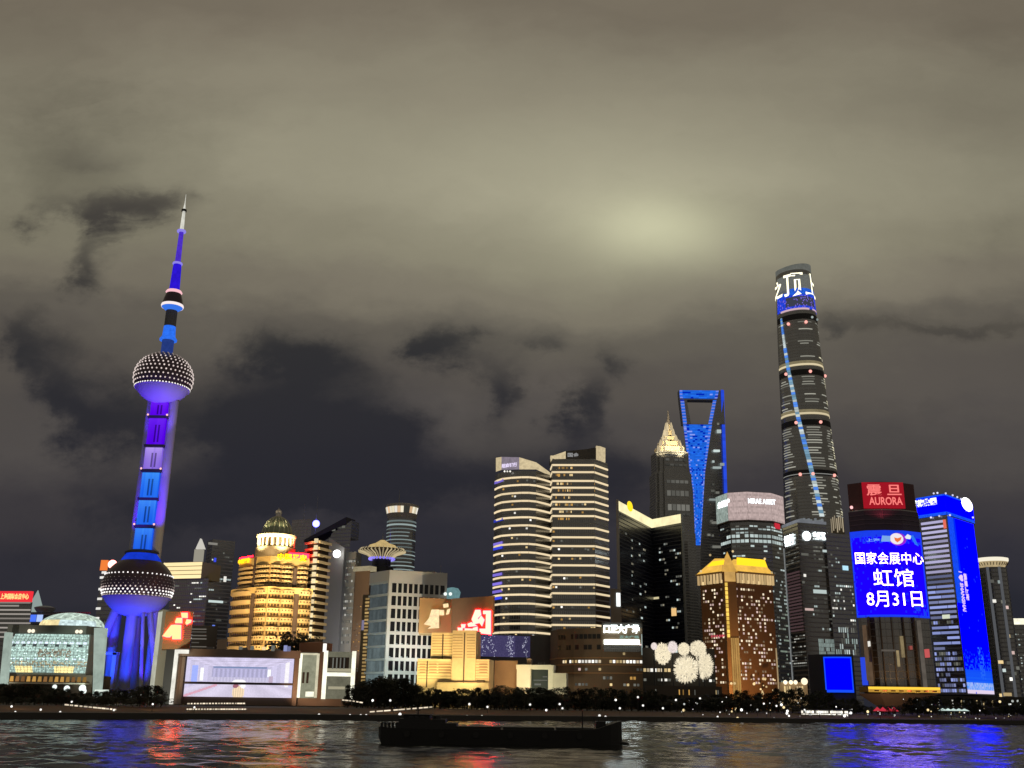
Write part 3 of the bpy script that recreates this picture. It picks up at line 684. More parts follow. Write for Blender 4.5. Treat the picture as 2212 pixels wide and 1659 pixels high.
    for px, py, r in ((137, 1484, 1.3), (163, 1487, 1.7), (196, 1486, 2.0), (199, 1492, 1.5)):
        MB().ball((x(px, py), Y - 12, z(py)), r, seg=10, rows=6).build('entrance_lamp', emit('entrance_lamp', (.9, 1, .95), 1.4, .2), root)
    spot((x(215), Y - 60, 6), (x(214, 1420), Y - 14, z(1420)), 2.2, (.75, 1, .9), 50); spot((x(5), Y - 60, 6), (x(8, 1420), Y - 14, z(1420)), 1.6, (1, .95, .8), 50)
hall()
# low white canopy left of the tower foot
c0, c1 = at(209, 1492, 600), at(231, 1491, 600); root = thing('entrance_canopy', 'small bright white canopy between the glass hall and the tower foot', 'canopy', ((c0.x + c1.x) / 2, 600, 4.3))
MB().box(c0.x, c1.x, 597, 603, c0.z - .6, c0.z + .6).build('roof', emit('canopy_white', (.85, .95, .85), .9), root)
for xx in (c0.x + .5, c1.x - .5): MB().tube((xx, 600, 4.3), (xx, 600, c0.z - .6), .15).build('post', STEEL, root)
# dark block behind the tower
b = Bld('dark_tower_block', 'dark tower block with a dashed lit edge and red rooftop beacon', [(212, 1010), (262, 1000)], 1290, (235, 1232, 1005), 30)
b.body(DGLASS); F = b.F[0]
for px, py in ((219, 1248), (216, 1273), (213.5, 1294), (210.5, 1315), (207.5, 1336), (223, 1237)):
    u, z = F.hit(px + 2, py); mb = MB(); mb.fbox(F, u - 2.6, u + 2.6, z - .9, z + 1.3, 0, .6); b.part('edge_lamp', mb, emit('edge_lamp', (.95, .93, .88), 1.0, .2))
P = at(243, 1219, 995); mb = MB(); mb.ball(P, 4.2, seg=16, rows=10); b.part('rooftop_beacon', mb, emit('beacon_hot', (3.2, .9, .8), 1.6, sample=True), True)
mb = MB(); mb.tube((P.x, P.y, b.z1 - 1), (P.x, P.y, P.z - 3), .6); b.part('beacon_mast', mb, DARK)
P = at(224, 1221, 1003); mb = MB(); mb.box(P.x - 3, P.x + 4, P.y - .6, P.y + .6, P.z - 5, P.z + 5); b.part('red_sign', mb, emit('red_gold', (1, .25, .05), .9))
b.grid(F, 1, F.L - 1, 30, b.z1 - 10, 6, 14, .5, .4, .12, [W_COOL, W_DIM]); b.done()

# ------------------------------------------------------------------ the television tower
def tv_tower():
    Y = 860; c = at(299, 1262, Y); cx = c.x; sc_ = 1.0
    z = lambda px, py: zat(px, py, Y)
    mpp = lambda px, py: at(px + 1, py, Y).x - at(px, py, Y).x      # metres per photo pixel
    root = thing('television_tower', 'tall television tower with two studded spheres lit blue and purple and a white spire', 'tower', (cx, Y, GROUND))
    SH = wall('tower_concrete', (.36, .36, .4), .6, .05, .15); MAR = wall('maroon_shell', (.07, .045, .06), .35, .1, .3, .3)
    # spire
    zs = [z(397.5, 428), z(394, 455), z(388, 498)]
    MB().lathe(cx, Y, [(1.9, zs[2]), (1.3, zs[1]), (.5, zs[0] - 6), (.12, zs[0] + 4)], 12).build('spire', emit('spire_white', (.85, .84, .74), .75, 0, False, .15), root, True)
    MB().lathe(cx, Y, [(2.4, zs[1] - 1), (2.4, zs[1] + 1)], 12).build('spire_collar', DARK, root)
    za, zb_ = z(387, 500), z(380, 570); zc = z(374, 629)
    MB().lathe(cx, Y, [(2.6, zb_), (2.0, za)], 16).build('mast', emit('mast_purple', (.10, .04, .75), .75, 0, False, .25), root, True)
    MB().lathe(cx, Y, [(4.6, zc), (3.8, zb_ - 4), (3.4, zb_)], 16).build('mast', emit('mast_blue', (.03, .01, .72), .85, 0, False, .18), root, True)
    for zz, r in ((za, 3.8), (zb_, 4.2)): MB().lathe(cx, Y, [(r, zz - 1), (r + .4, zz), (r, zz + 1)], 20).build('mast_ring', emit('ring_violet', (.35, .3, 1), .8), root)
    # top pod
    z1, z2, z3 = z(372, 632), z(370, 660), z(369, 672)
    MB().lathe(cx, Y, [(6.5, z1 - 1.5), (7.4, z1), (6.5, z1 + 1.5)], 28).build('pod_ring', emit('ring_pink', (1, .55, .6), 1.0), root)
    MB().lathe(cx, Y, [(9.4, z2), (8.2, z2 + 6), (6.6, z1 - 1.5)], 28).build('top_pod', MAR, root, True)
    MB().lathe(cx, Y, [(9.6, z2 - 2), (10, z2 - .6), (9.6, z2 + .6)], 32).build('pod_ring', emit('ring_white', (1, .86, .85), 1.0), root)
    MB().lathe(cx, Y, [(5, z3), (9.3, z2 - 2)], 28).build('pod_underside', emit('pod_blue', (.05, .22, 1), .8), root, True)
    z4, z5, z6, z7 = z(368, 672), z(364, 706), z(362, 736), z(358, 772)
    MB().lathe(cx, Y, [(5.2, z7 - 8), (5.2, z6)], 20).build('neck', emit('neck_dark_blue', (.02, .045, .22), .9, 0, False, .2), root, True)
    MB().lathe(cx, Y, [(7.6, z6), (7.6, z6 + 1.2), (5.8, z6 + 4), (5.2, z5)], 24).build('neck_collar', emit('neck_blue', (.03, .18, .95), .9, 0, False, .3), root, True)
    MB().lathe(cx, Y, [(5.1, z5), (5.0, z4 + 2)], 20).build('neck', wall('neck_steel', (.1, .1, .12)), root, True)
    # spheres
    def sphere(py_top, py_bot, px, r, rows, lower):
        zt, zb = z(px, py_top), z(px, py_bot); zc_ = (zt + zb) / 2; rz = (zt - zb) / 2
        zcut = -.42 if not lower else -.36
        prof = [(max(.2, r * math.cos(a)), zc_ + rz * math.sin(a)) for a in [math.asin(zcut) + (math.pi / 2 - math.asin(zcut)) * i / 14 for i in range(15)]]
        s = MB().lathe(cx, Y, prof, 48).build('sphere_shell', MAR, root, True)
        under = [(max(.2, r * math.cos(a)), zc_ + rz * math.sin(a)) for a in [-math.pi / 2 * .92 + (math.asin(zcut) + math.pi / 2 * .92) * i / 8 for i in range(9)]]
        MB().lathe(cx, Y, under, 48).build('sphere_underside', SH, root, True)
        MB().lathe(cx, Y, [(r * math.cos(math.asin(zcut)) + .5, zc_ + rz * zcut - .7), (r * math.cos(math.asin(zcut)) + .9, zc_ + rz * zcut), (r * math.cos(math.asin(zcut)) + .4, zc_ + rz * zcut + .7)], 48).build('sphere_rim', wall('rim_steel', (.3, .28, .3)), root)
        pts = []
        for ri, (sr, nn, big, mt) in enumerate(rows):
            q = math.sqrt(1 - sr * sr)
            for i in range(nn):
                pts.append((2 * math.pi * (i + .5 * (ri % 2)) / nn, sr, q, big * .74, mt))
        pts.sort(key=lambda t_: -math.cos(t_[0])); 
        me = {}; rest = {}
        off = OFF[root.name]
        for k, (a, sr, q, big, mt) in enumerate(pts):
            pos = Vector((cx + (r + .25) * q * math.sin(a), Y - (r + .25) * q * math.cos(a), zc_ + (rz + .25) * sr))
            if k < 50 or (k < 100 and lower is False and False):
                if mt.name not in me:
                    u_ = MB(); u_.ball((0, 0, 0), 1, seg=8, rows=5); mm = bpy.data.meshes.new('sphere_lamp'); mm.from_pydata(u_.v, [], u_.f); mm.materials.append(mt); me[mt.name] = mm
                o = bpy.data.objects.new('sphere_lamp', me[mt.name]); COL.objects.link(o); o.parent = root; o.location = pos - off; o.scale = (big,) * 3
            else:
                rest.setdefault(mt.name, MB()).ball(pos, big, seg=8, rows=5)
        for kk, mb in rest.items():
            o = mb.build('sphere_lamps', MATS[kk], root); o['kind'] = 'stuff'
        return zc_, rz
    DOT = emit('stud_lamp', (1, .84, .78), .95, .3); DOTD = emit('stud_lamp_dim', (.72, .58, .52), .42, .4); DOTH = emit('stud_lamp_bright', (1, .95, .92), 1.5, .2)
    rows = [(-.40, 56, .95, DOTH), (-.24, 40, .95, DOT), (-.08, 40, .95, DOT), (.08, 40, 1.0, DOT), (.24, 40, 1.0, DOT), (.39, 36, .95, DOT), (.53, 34, .9, DOT), (.66, 30, .85, DOT), (.77, 26, .8, DOTD), (.86, 20, .7, DOTD), (.93, 14, .6, DOTD)]
    uc, ur = sphere(764, 872, 352, 25.2, rows, False)
    rows = [(.34, 44, .8, DOTH), (.2, 40, .35, DOTD), (.1, 40, .35, DOTD), (0, 46, .5, DOTD), (-.09, 46, .85, DOT), (-.18, 48, 1.05, DOTH), (-.27, 48, .95, DOTH), (-.34, 52, .8, DOT)]
    lc, lr = sphere(1201, 1334, 299, 28.6, rows, True)
    # dark cap and blue lantern on the lower sphere
    ztop = lc + lr
    MB().lathe(cx, Y, [(17.5, ztop - 6.5), (15, ztop - 2), (12.5, ztop + 1.5)], 32).build('lantern', emit('lantern_blue', (.01, .05, .75), .75, 0, False, .12), root, True)
    MB().lathe(cx, Y, [(14, ztop + 1.5), (14, ztop + 3), (11, ztop + 4.5)], 32).build('lantern_cap', DARK, root)
    # shaft: three columns and lit panels between ring beams
    z_lo, z_hi = lc + lr * .8, uc - ur * .85
    for dx, dy, r, nm in ((0, 5.5, 5.6, 'shaft_column'), (10.2, 4, 4.4, 'shaft_column'), (-9.4, 6, 4.4, 'shaft_column')):
        MB().tube((cx + dx, Y + dy, z_lo), (cx + dx, Y + dy, z_hi), r, r, 20).build(nm, SH, root, True)
    cols = [((.10, .0, .85), (.18, .02, 1)), ((.09, .0, .8), (.16, .02, .95)), ((.22, .12, .7), (.5, .35, .95)), ((.01, .12, .9), (.05, .3, 1)), ((.01, .12, .88), (.06, .3, 1)), ((.01, .1, .85), (.05, .28, 1))]
    ys = [(869, 899), (905, 961), (968, 1014), (1022, 1076), (1082, 1134), (1142, 1198)]
    rnd = random.Random(4)
    for i, ((y0, y1), (ca, cb_)) in enumerate(zip(ys, cols)):
        pxm = 341 - (y0 - 868) * .098; zt, zb = z(pxm, y0), z(pxm - 5, y1); hw = 7.4
        F = Face((cx - hw, Y - 2.5), (cx + hw, Y - 2.5))
        st = [rnd.random() for _ in range(10)]
        def fn(s, t_, ca=ca, cb_=cb_, st=st):
            if i == 0: pass
            k = st[int(s * 9.99)]; c1 = Vector(ca).lerp(Vector(cb_), t_ ** 2 * .7 + .3 * k)
            if .1 < t_ < .75 and int(s * 10) in (4, 6): c1 = c1 * .35
            return tuple(c1)
        mb = raster(F, 0, F.L, zb, zt, 10, 12, fn, 0)
        mb.add([F.p(0, zb, 0), F.p(0, zb, -5), F.p(0, zt, -5), F.p(0, zt, 0)], [(0, 1, 2, 3)], ca); mb.add([F.p(F.L, zb, 0), F.p(F.L, zb, -5), F.p(F.L, zt, -5), F.p(F.L, zt, 0)], [(3, 2, 1, 0)], ca)
        mb.build('light_panel', pict('shaft_panel', .95, True), root)
        if i < 5:
            zr = z(pxm - 6, (y1 + ys[i + 1][0]) / 2); mb = MB(); mb.box(cx - hw - 1.2, cx + hw + 1.2, Y - 4, Y + 8, zr - 1.1, zr + 1.1); mb.build('ring_beam', DARK, root)
            for sx in (-1, 1):
                if i in (0, 2, 4): MB().ball((cx + sx * (hw + 1), Y - 4, zr + 1.6), .9, seg=8, rows=6).build('obstruction_lamp', emit('obst_pink', (1, .5, .5), 1.4), root)
    # base: three columns and slanting struts
    zb0 = lc - lr * .75
    for dx, dy in ((0, -5), (-17, 4), (14, 9)):
        MB().tube((cx + dx, Y + dy, GROUND - .5), (cx + dx, Y + dy, zb0 + 6), 4.6 - (dx > 5) * 1.6, 4.6 - (dx > 5) * 1.6, 20).build('base_column', SH, root, True)
    for dx, dy, r in ((-33, -14, 3.4), (30, -10, 2.4), (-6, 36, 3.4), (22, -26, 1.4)):
        MB().tube((cx + dx, Y + dy, GROUND - .5), (cx + dx * .42, Y + dy * .3, zb0 + 2), r, r, 16).build('strut', SH, root, True)
    mb = MB(); mb.box(cx - 22, cx - 3, Y - 20, Y - 14, z(270, 1417), z(270, 1411)); mb.build('portal_beam', SH, root)
    for dx in (-21, -5): MB().box(cx + dx - 1.6, cx + dx + 1.6, Y - 20, Y - 14, GROUND, z(270, 1412)).build('portal_leg', SH, root)
    MB().lathe(cx, Y, [(40, GROUND - .4), (38, GROUND + 6), (30, GROUND + 9)], 40).build('plinth', wall('plinth_stone', (.12, .12, .13)), root)
    for k in range(14):
        a = -1.2 + 2.4 * k / 13; MB().ball((cx + 39 * math.sin(a), Y - 39 * math.cos(a), GROUND + 3.5 + (k % 3)), .7, seg=8, rows=6).build('plinth_lamp', emit('plinth_lamp', (.8, .85, .75), .8, .5), root)
    # floodlights
    BL, PU = (.003, .10, 1.3), (.11, .0, 1.4)
    spot((cx - 4, Y - 34, lc + lr + 2), (cx - 8, Y + 3, lc + lr + 60), 3.2, PU, 60); spot((cx + 20, Y - 30, lc + lr + 2), (cx + 10, Y, lc + lr + 70), 4.5, PU, 60)
    spot((cx + 16, Y - 22, z(320, 1080)), (cx + 10, Y, z(340, 960)), .5, (.45, .35, 1), 50)
    spot((cx - 3, Y - 26, uc - ur - 42), (cx, Y - 4, uc - ur * .9), 2.6, PU, 80); spot((cx + 22, Y - 18, uc - ur - 36), (cx + 12, Y - 8, uc - ur * .7), .9, (.4, .25, 1), 80)
    spot((cx - 8, Y - 46, GROUND + 34), (cx, Y - 6, lc - lr * .7), 1.9, (.07, .003, 1.1), 80); spot((cx + 34, Y - 40, GROUND + 34), (cx + 12, Y - 6, lc - lr * .55), 1.2, (.25, .2, 1), 80)
    spot((cx - 22, Y - 60, GROUND + 12), (cx - 12, Y, GROUND + 48), 2.6, BL, 70); spot((cx + 8, Y - 60, GROUND + 12), (cx + 6, Y, GROUND + 48), 4.2, (.02, .05, 1), 60); spot((cx + 40, Y - 36, GROUND + 12), (cx + 14, Y, GROUND + 40), 2.4, PU, 60)
tv_tower()
# pale slab with sign box
b = Bld('pale_slab_wall', 'tall pale grey wall slab left of the exhibition hall', [(331, 600), (341, 590), (382, 600)], 1420, (352, 1318, 595), 14, 'wall')
b.body(wall('pale_slab', (.46, .46, .40), .75, .06, .2)); spot((b.cc.x - 6, 520, 7), (b.cc.x, 598, 35), 1.25, (.95, 1, .8), 75)
mb = MB(); F = b.F[0]; u0, u1, z0, z1 = F.rect(331, 1325, 340, 1500); mb.fbox(F, F.L * .1, F.L * .9, 8, z1, 0, .3); b.part('edge_light', mb, emit('slab_edge', (.62, .62, .5), .75, 0, False, .1))  # glowing sheet: the brightness of this slim face put into its colour
FRINGE = emit('fringe_glow_red', (44, .2, .6), 1.0)
def emblem(F, polys, mat, parent, d=.3, thick=.5, name='emblem', fringe=0):
    if fringe:                                              # added glowing edge tubes for the red fringe and its reflection in the water
        mb = MB()
        for pl in polys:
            q = [F.hit(px, py) for px, py in pl]
            for (a, b_), (c_, e_) in zip(q, q[1:] + q[:1]): mb.tube(F.p(a, b_, d + .1), F.p(c_, e_, d + .1), fringe, seg=6)
        mb.build('fringe_outline', FRINGE, parent)
    mb = MB()
    for pl in polys:
        q = [F.hit(px, py) for px, py in pl]; n_ = len(q)
        if sum(q[i][0] * q[(i + 1) % n_][1] - q[(i + 1) % n_][0] * q[i][1] for i in range(n_)) < 0: q = q[::-1]
        mb.add([F.p(u, z, d) for u, z in q] + [F.p(u, z, d + thick) for u, z in q], [tuple(range(n_ - 1, -1, -1)), tuple(range(n_, 2 * n_))] + [(i, (i + 1) % n_, n_ + (i + 1) % n_, n_ + i) for i in range(n_)])
    return mb.build(name, mat, parent)
SIGNHOT = emit('sign_gold_hot', (3.4, .92, .40), 1.05, sample=True); SIGNHOT2 = emit('sign_cream_hot', (3.6, .98, .72), 1.05, sample=True)
b = Bld('sign_box', 'brown cube sign box with golden winged emblem beside the pale slab', [(354, 574), (414, 570)], 1360, (384, 1321, 572), 18, 'sign', z1=None)
F = b.F[0]; z0 = F.rect(354, 1321, 414, 1402)[2]
mb = MB().prism(b.foot, z0, b.z1); b.part('box', mb, wall('sign_box_brown', (.30, .15, .06), .7))
mb = MB(); mb.prism([p.lerp(b.cc.to_2d(), .35) for p in b.foot], GROUND, z0); b.part('support', mb, DARK)
s = lambda X, Y_: (322.56 + X * .06943, 1301.76 + Y_ * .06943)
emblem(F, [[s(430, 1040), s(700, 700), s(810, 690), s(1010, 700), s(1000, 1140), s(730, 1140), s(730, 1010), s(660, 1080), s(560, 1080)], [s(820, 600), s(870, 480), s(1040, 480), s(1040, 640), s(830, 640)], [s(1010, 320), s(1210, 320), s(1210, 480), s(1030, 470)], [s(1140, 640), s(1180, 520), s(1330, 540), s(1310, 620), s(1180, 690)]], SIGNHOT, b.root, fringe=.18)
mb = MB()
for y in (700, 760, 830, 900, 960, 1030, 1100): mb.fbox(F, F.hit(*s(1060, y))[0], F.hit(*s(1300, y))[0], F.hit(*s(1200, y))[1] - .25, F.hit(*s(1200, y))[1] + .15, 0, .2)
b.part('sign_line', mb, emit('sign_line', (.55, .12, .12), .5))
spot((b.cc.x, 520, 8), (b.cc.x, 572, 32), .9, (1, .6, .3), 60)

# ------------------------------------------------------------------ towers between tv tower and golden hotel
b = Bld('crowned_office', 'dark office tower with an overhanging cream lit crown', [(366, 1012), (446, 1000)], 1300, (400, 1250, 1005), 30)
b.body(DGLASS); F = b.F[0]
Fc = F; u0, u1, z0, z1 = F.rect(358, 1215, 440, 1251)
mb = MB(); mb.fbox(F, u0 + .5, u1 - .2, z0, z1 - .2, -30, 3.9); b.part('crown', mb, wall('crown_core', (.3, .25, .16)))
for k in range(4):
    mb = MB(); a = z0 + (z1 - z0) * (k + .12) / 4; mb.fbox(F, u0 + .3 * (3 - k), u1 + .2, a - (z1 - z0) * .02, a + (z1 - z0) * .18, 4, 4.8); b.part('crown_band', mb, emit('crown_band', (1, .80, .42), 1.15, .1))
pk = F.hit(346.5, 1222); mb = MB(); mb.add([F.p(pk[0], pk[1] + 1, -4), F.p(u0, z1, 4), F.p(u0, z0 - 2, 4), F.p(u0, z1, -14), F.p(u0, z0, -14)], [(0, 2, 1), (0, 1, 3), (0, 4, 2), (0, 3, 4)]); b.part('crown_prow', mb, emit('prow_white', (.8, .75, .66), .75))
u0, u1, za, zb = F.rect(416, 1186, 430, 1217); mb = MB(); mb.fbox(F, u0, u1, za, zb, -8, -2); b.part('roof_fin', mb, emit('fin_grey', (.45, .42, .34), .7))
b.grid(F, 1, F.L - 1, zat(400, 1400, 1005), zat(400, 1256, 1005), 20, 24, .8, .45, .16, [W_COOL, W_DIM, W_DIM, W_WHITE], .55)
b.done()
b = Bld('navy_tower', 'dark navy tower with few lit windows left of the golden hotel', [(436, 1110), (447, 1090), (497, 1105)], 1290, (466, 1166, 1095), 40)
b.body(NGLASS); F = b.F[1]
for x0, y0, x1, y1, mt in ((450, 1172, 470, 1177, emit('grey_light', (.4, .38, .33), .6)), (462, 1205, 467, 1214, W_BLUE), (458, 1350, 464, 1362, emit('blue_lamp', (.15, .25, .9), .9)), (483, 1245, 489, 1257, W_WHITE), (450, 1297, 482, 1302, W_COOL), (456, 1304, 468, 1308, W_DIM), (452, 1253, 478, 1257, W_DIM), (466, 1337, 478, 1342, W_DIM), (461, 1233, 466, 1246, W_DIM)):
    u0, u1, z0, z1 = F.rect(x0, y0, x1, y1); b.win(F, (u0 + u1) / 2, (z0 + z1) / 2, u1 - u0, z1 - z0, mt)
b.grid(F, 1, F.L - 1, 40, b.z1 - 12, 12, 30, .7, .4, .05, [W_DIM, W_COOL], .5); b.done()
P = at(433, 1176, 1080); mb = MB(); mb.loft([[(P.x - 3 * q, P.y - 2, P.z + h), (P.x + 4 * q, P.y - 2, P.z + h), (P.x + 4 * q, P.y + 2, P.z + h), (P.x - 3 * q, P.y + 2, P.z + h)] for q, h in ((1.4, -5), (.7, 1), (.1, 6))]); b.part('roof_peak', mb, emit('peak_light', (.75, .72, .64), .8))
b = Bld('low_annex', 'small brown annex block between the exhibition hall and the golden hotel', [(468, 640), (490, 632)], 1400, (478, 1381, 636), 16)
b.body(wall('annex_pink', (.45, .30, .22))); spot((b.cc.x - 10, 600, 15), (b.cc.x, 636, 38), .5, (1, .75, .55), 60)
b = Bld('dim_slab_block', 'low dark slab block with dim striped floors behind the golden sign box', [(412, 690), (466, 690)], 1400, (440, 1352, 690), 20)
b.body(wall('dim_brown', (.09, .06, .045))); F = b.F[0]
for y in (1358, 1364, 1372, 1379, 1387, 1396): 
    u0, u1, z0, z1 = F.rect(414, y, 446 if y != 1387 else 430, y + 2.2); mb = MB(); mb.fbox(F, u0, u1, z0, z1, 0, .4); b.part('floor_light', mb, emit('floor_light', (.5, .45, .38), .3, .6))
# ================================================================== MIDDLE
# ------------------------------------------------------------------ exhibition hall with the big screen
BRN = wall('hall_brown', (.13, .09, .065), .7)
b = Bld('exhibition_hall', 'low wide exhibition hall with a huge lavender screen and cream lit pillars', [(374, 566), (768, 580)], 1460, (560, 1406, 572), 40)
F = b.F[0]; b.body(BRN)
def R4(x0, y0, x1, y1): return F.rect(x0, y0, x1, y1)
mb = MB(); u0, u1, z0, z1 = R4(384, 1404, 650, 1420); mb.fbox(F, u0, u1, z0, z1, 0, 3.5); b.part('roof_beam', mb, wall('beam_brown', (.2, .15, .12)))
for x0, x1 in ((384, 398), (635, 644)):
    u0, u1, z0, z1 = R4(x0, 1419, x1, 1510); mb = MB(); mb.fbox(F, u0, u1, GROUND, z1, 0, 3); b.part('side_pier', mb, wall('pier_brown', (.18, .13, .1)))
u0, u1, z0, z1 = R4(401, 1421, 633, 1506)
rnd = random.Random(11)
def screen(s, t):
    """the picture on the screen: a long pale hall seen down its middle"""
    x, y = (s - .5) * 2, (t - .56) * 2; ax, ay = abs(x) / .52, (abs(y) / (.40 if y > 0 else .34)); d = max(ax, ay)
    if d < 1:                                             # far wall with panels
        base = Vector((.42, .40, .60)) * (1 + .16 * math.sin(s * 150) * (ay < .8)); 
        if ay > .86 and y > 0: base = Vector((.18, .24, .42)) if ax < .97 else base
        if y < -.12: base = Vector((.52, .49, .66)) * (1 + .1 * math.sin(s * 210))
    elif y > 0 and ay >= ax:                              # ceiling coffers
        k = (d - 1) * 9; base = Vector((.62, .57, .76)) * (.86 + .22 * (int(k) % 2) + .08 * math.sin(x / d * 40))
    elif y <= 0 and ay >= ax:                             # floor
        base = Vector((.66, .60, .76)) * (.95 + .08 * math.sin(x / d * 26))
    else:                                                 # side walls with tall lights
        k = (d - 1) * 6.5; base = Vector((.60, .56, .76)) * (.9 + .12 * (int(k) % 2))
        if x < 0 and .28 < d - 1 < .42 and ay < .9: base = Vector((.95, .95, .98))
        if x < 0 and .5 < d - 1 < .72 and ay < 1.1: base = Vector((.34, .42, .92))
        if x > 0 and .0 < d - 1 < .12 and -.1 < y < .3: base = Vector((.92, .94, .98))
        if x > 0 and .62 < d - 1 < .76: base = Vector((.88, .85, .88))
        if x > 0 and .06 < d - 1 < .2 and y < -.05: base = Vector((.48, .38, .5))
    if abs((t - .02) - (s - .01) * 1.0) < .03 and s < .30 and t < .33: base = Vector((.66, .36, .46))
    if ((s - .5) / .058) ** 2 + ((t - .12) / .17) ** 2 < 1: base = Vector((.80, .62, .42)) * (1 + .15 * math.sin(s * 300))
    if ((s - .47) / .028) ** 2 + ((t - .28) / .05) ** 2 < 1: base = Vector((.32, .12, .16))
    if ((s - .54) / .024) ** 2 + ((t - .28) / .06) ** 2 < 1: base = Vector((.95, .93, .96))
    if ((s - .5) / .062) ** 2 + ((t - .385) / .06) ** 2 < 1: base = Vector((.93, .9, .92))
    return tuple(base * 1.12 * rnd.uniform(.94, 1.06))
b.part('screen', raster(F, u0, u1, z0, z1, 128, 52, screen, 1.2), pict('hall_screen', 1.0, True))
mb = MB(); a = R4(398, 1474, 640, 1479); mb.fbox(F, a[0], a[1], a[2], a[3], 0, 2.6); b.part('cross_beam', mb, wall('beam_dark', (.06, .045, .05)))
# white L-shaped fin at the left
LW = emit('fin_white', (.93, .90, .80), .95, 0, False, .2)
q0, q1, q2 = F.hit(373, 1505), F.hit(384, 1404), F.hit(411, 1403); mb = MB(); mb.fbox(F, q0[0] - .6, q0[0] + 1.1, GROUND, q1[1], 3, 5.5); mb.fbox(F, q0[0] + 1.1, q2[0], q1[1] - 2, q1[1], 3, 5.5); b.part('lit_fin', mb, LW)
# right bays
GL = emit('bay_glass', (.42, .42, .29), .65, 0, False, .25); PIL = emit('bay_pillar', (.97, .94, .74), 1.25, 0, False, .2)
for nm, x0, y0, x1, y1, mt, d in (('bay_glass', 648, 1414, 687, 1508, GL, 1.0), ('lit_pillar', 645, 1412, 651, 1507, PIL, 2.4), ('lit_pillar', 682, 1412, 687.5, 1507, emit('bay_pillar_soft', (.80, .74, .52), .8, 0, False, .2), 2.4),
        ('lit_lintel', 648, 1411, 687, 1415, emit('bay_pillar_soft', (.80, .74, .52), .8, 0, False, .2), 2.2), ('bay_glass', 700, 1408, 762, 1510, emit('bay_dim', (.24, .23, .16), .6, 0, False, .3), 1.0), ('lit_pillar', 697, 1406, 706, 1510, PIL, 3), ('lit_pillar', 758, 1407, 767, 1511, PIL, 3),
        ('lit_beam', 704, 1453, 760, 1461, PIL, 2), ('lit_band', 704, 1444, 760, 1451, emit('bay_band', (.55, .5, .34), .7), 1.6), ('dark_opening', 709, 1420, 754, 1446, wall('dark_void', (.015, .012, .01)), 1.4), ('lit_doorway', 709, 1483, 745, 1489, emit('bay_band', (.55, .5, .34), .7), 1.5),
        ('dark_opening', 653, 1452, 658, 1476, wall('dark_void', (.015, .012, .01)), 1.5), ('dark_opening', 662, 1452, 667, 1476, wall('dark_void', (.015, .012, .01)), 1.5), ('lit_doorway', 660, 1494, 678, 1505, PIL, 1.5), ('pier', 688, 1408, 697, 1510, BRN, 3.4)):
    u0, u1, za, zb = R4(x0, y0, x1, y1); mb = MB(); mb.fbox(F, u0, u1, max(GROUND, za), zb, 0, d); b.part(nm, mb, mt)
for x in (718, 726, 734, 742):
    u0, u1, za, zb = R4(x, 1421, x + 3, 1445); b.win(F, (u0 + u1) / 2, (za + zb) / 2, u1 - u0, zb - za, W_DIM, 1.7)
b.done('mullion_light')
mb = MB(); u0, u1, za, zb = R4(643, 1391, 716, 1408); c = F.p((u0 + u1) / 2, 0, -16); mb.lathe(c.x, c.y, [((u1 - u0) / 2, b.z1 - 1), ((u1 - u0) / 2, zat(680, 1389, 588)), (2, zat(680, 1388, 588) + .5)], 36); b.part('roof_drum', mb, wall('drum_brick', (.33, .15, .08), .8), True)
for px, py, mt in ((617, 1397, W_PALEB), (624, 1399, W_PALEB), (545, 1398, W_DIM), (520, 1399, W_DIM), (570, 1400, W_WARM), (702, 1393, W_WHITE), (590, 1397, W_DIM)):
    P = at(px, py, 570); mb = MB(); mb.box(P.x - .9, P.x + .9, P.y - .5, P.y + .5, b.z1 - .1, P.z + .7); b.part('roof_light', mb, mt)
for k in range(9):
    P = at(430 + k * 24, 1401, 580); mb = MB(); mb.box(P.x - 2, P.x + 1.5, P.y, P.y + 3, b.z1 - .1, b.z1 + rnd.uniform(.8, 2.2)); b.part('roof_unit', mb, STEEL)
spot((b.cc.x + 20, 548, 5), (b.cc.x + 42, 590, b.z1 + 3), 1.2, (1, .6, .35), 90)

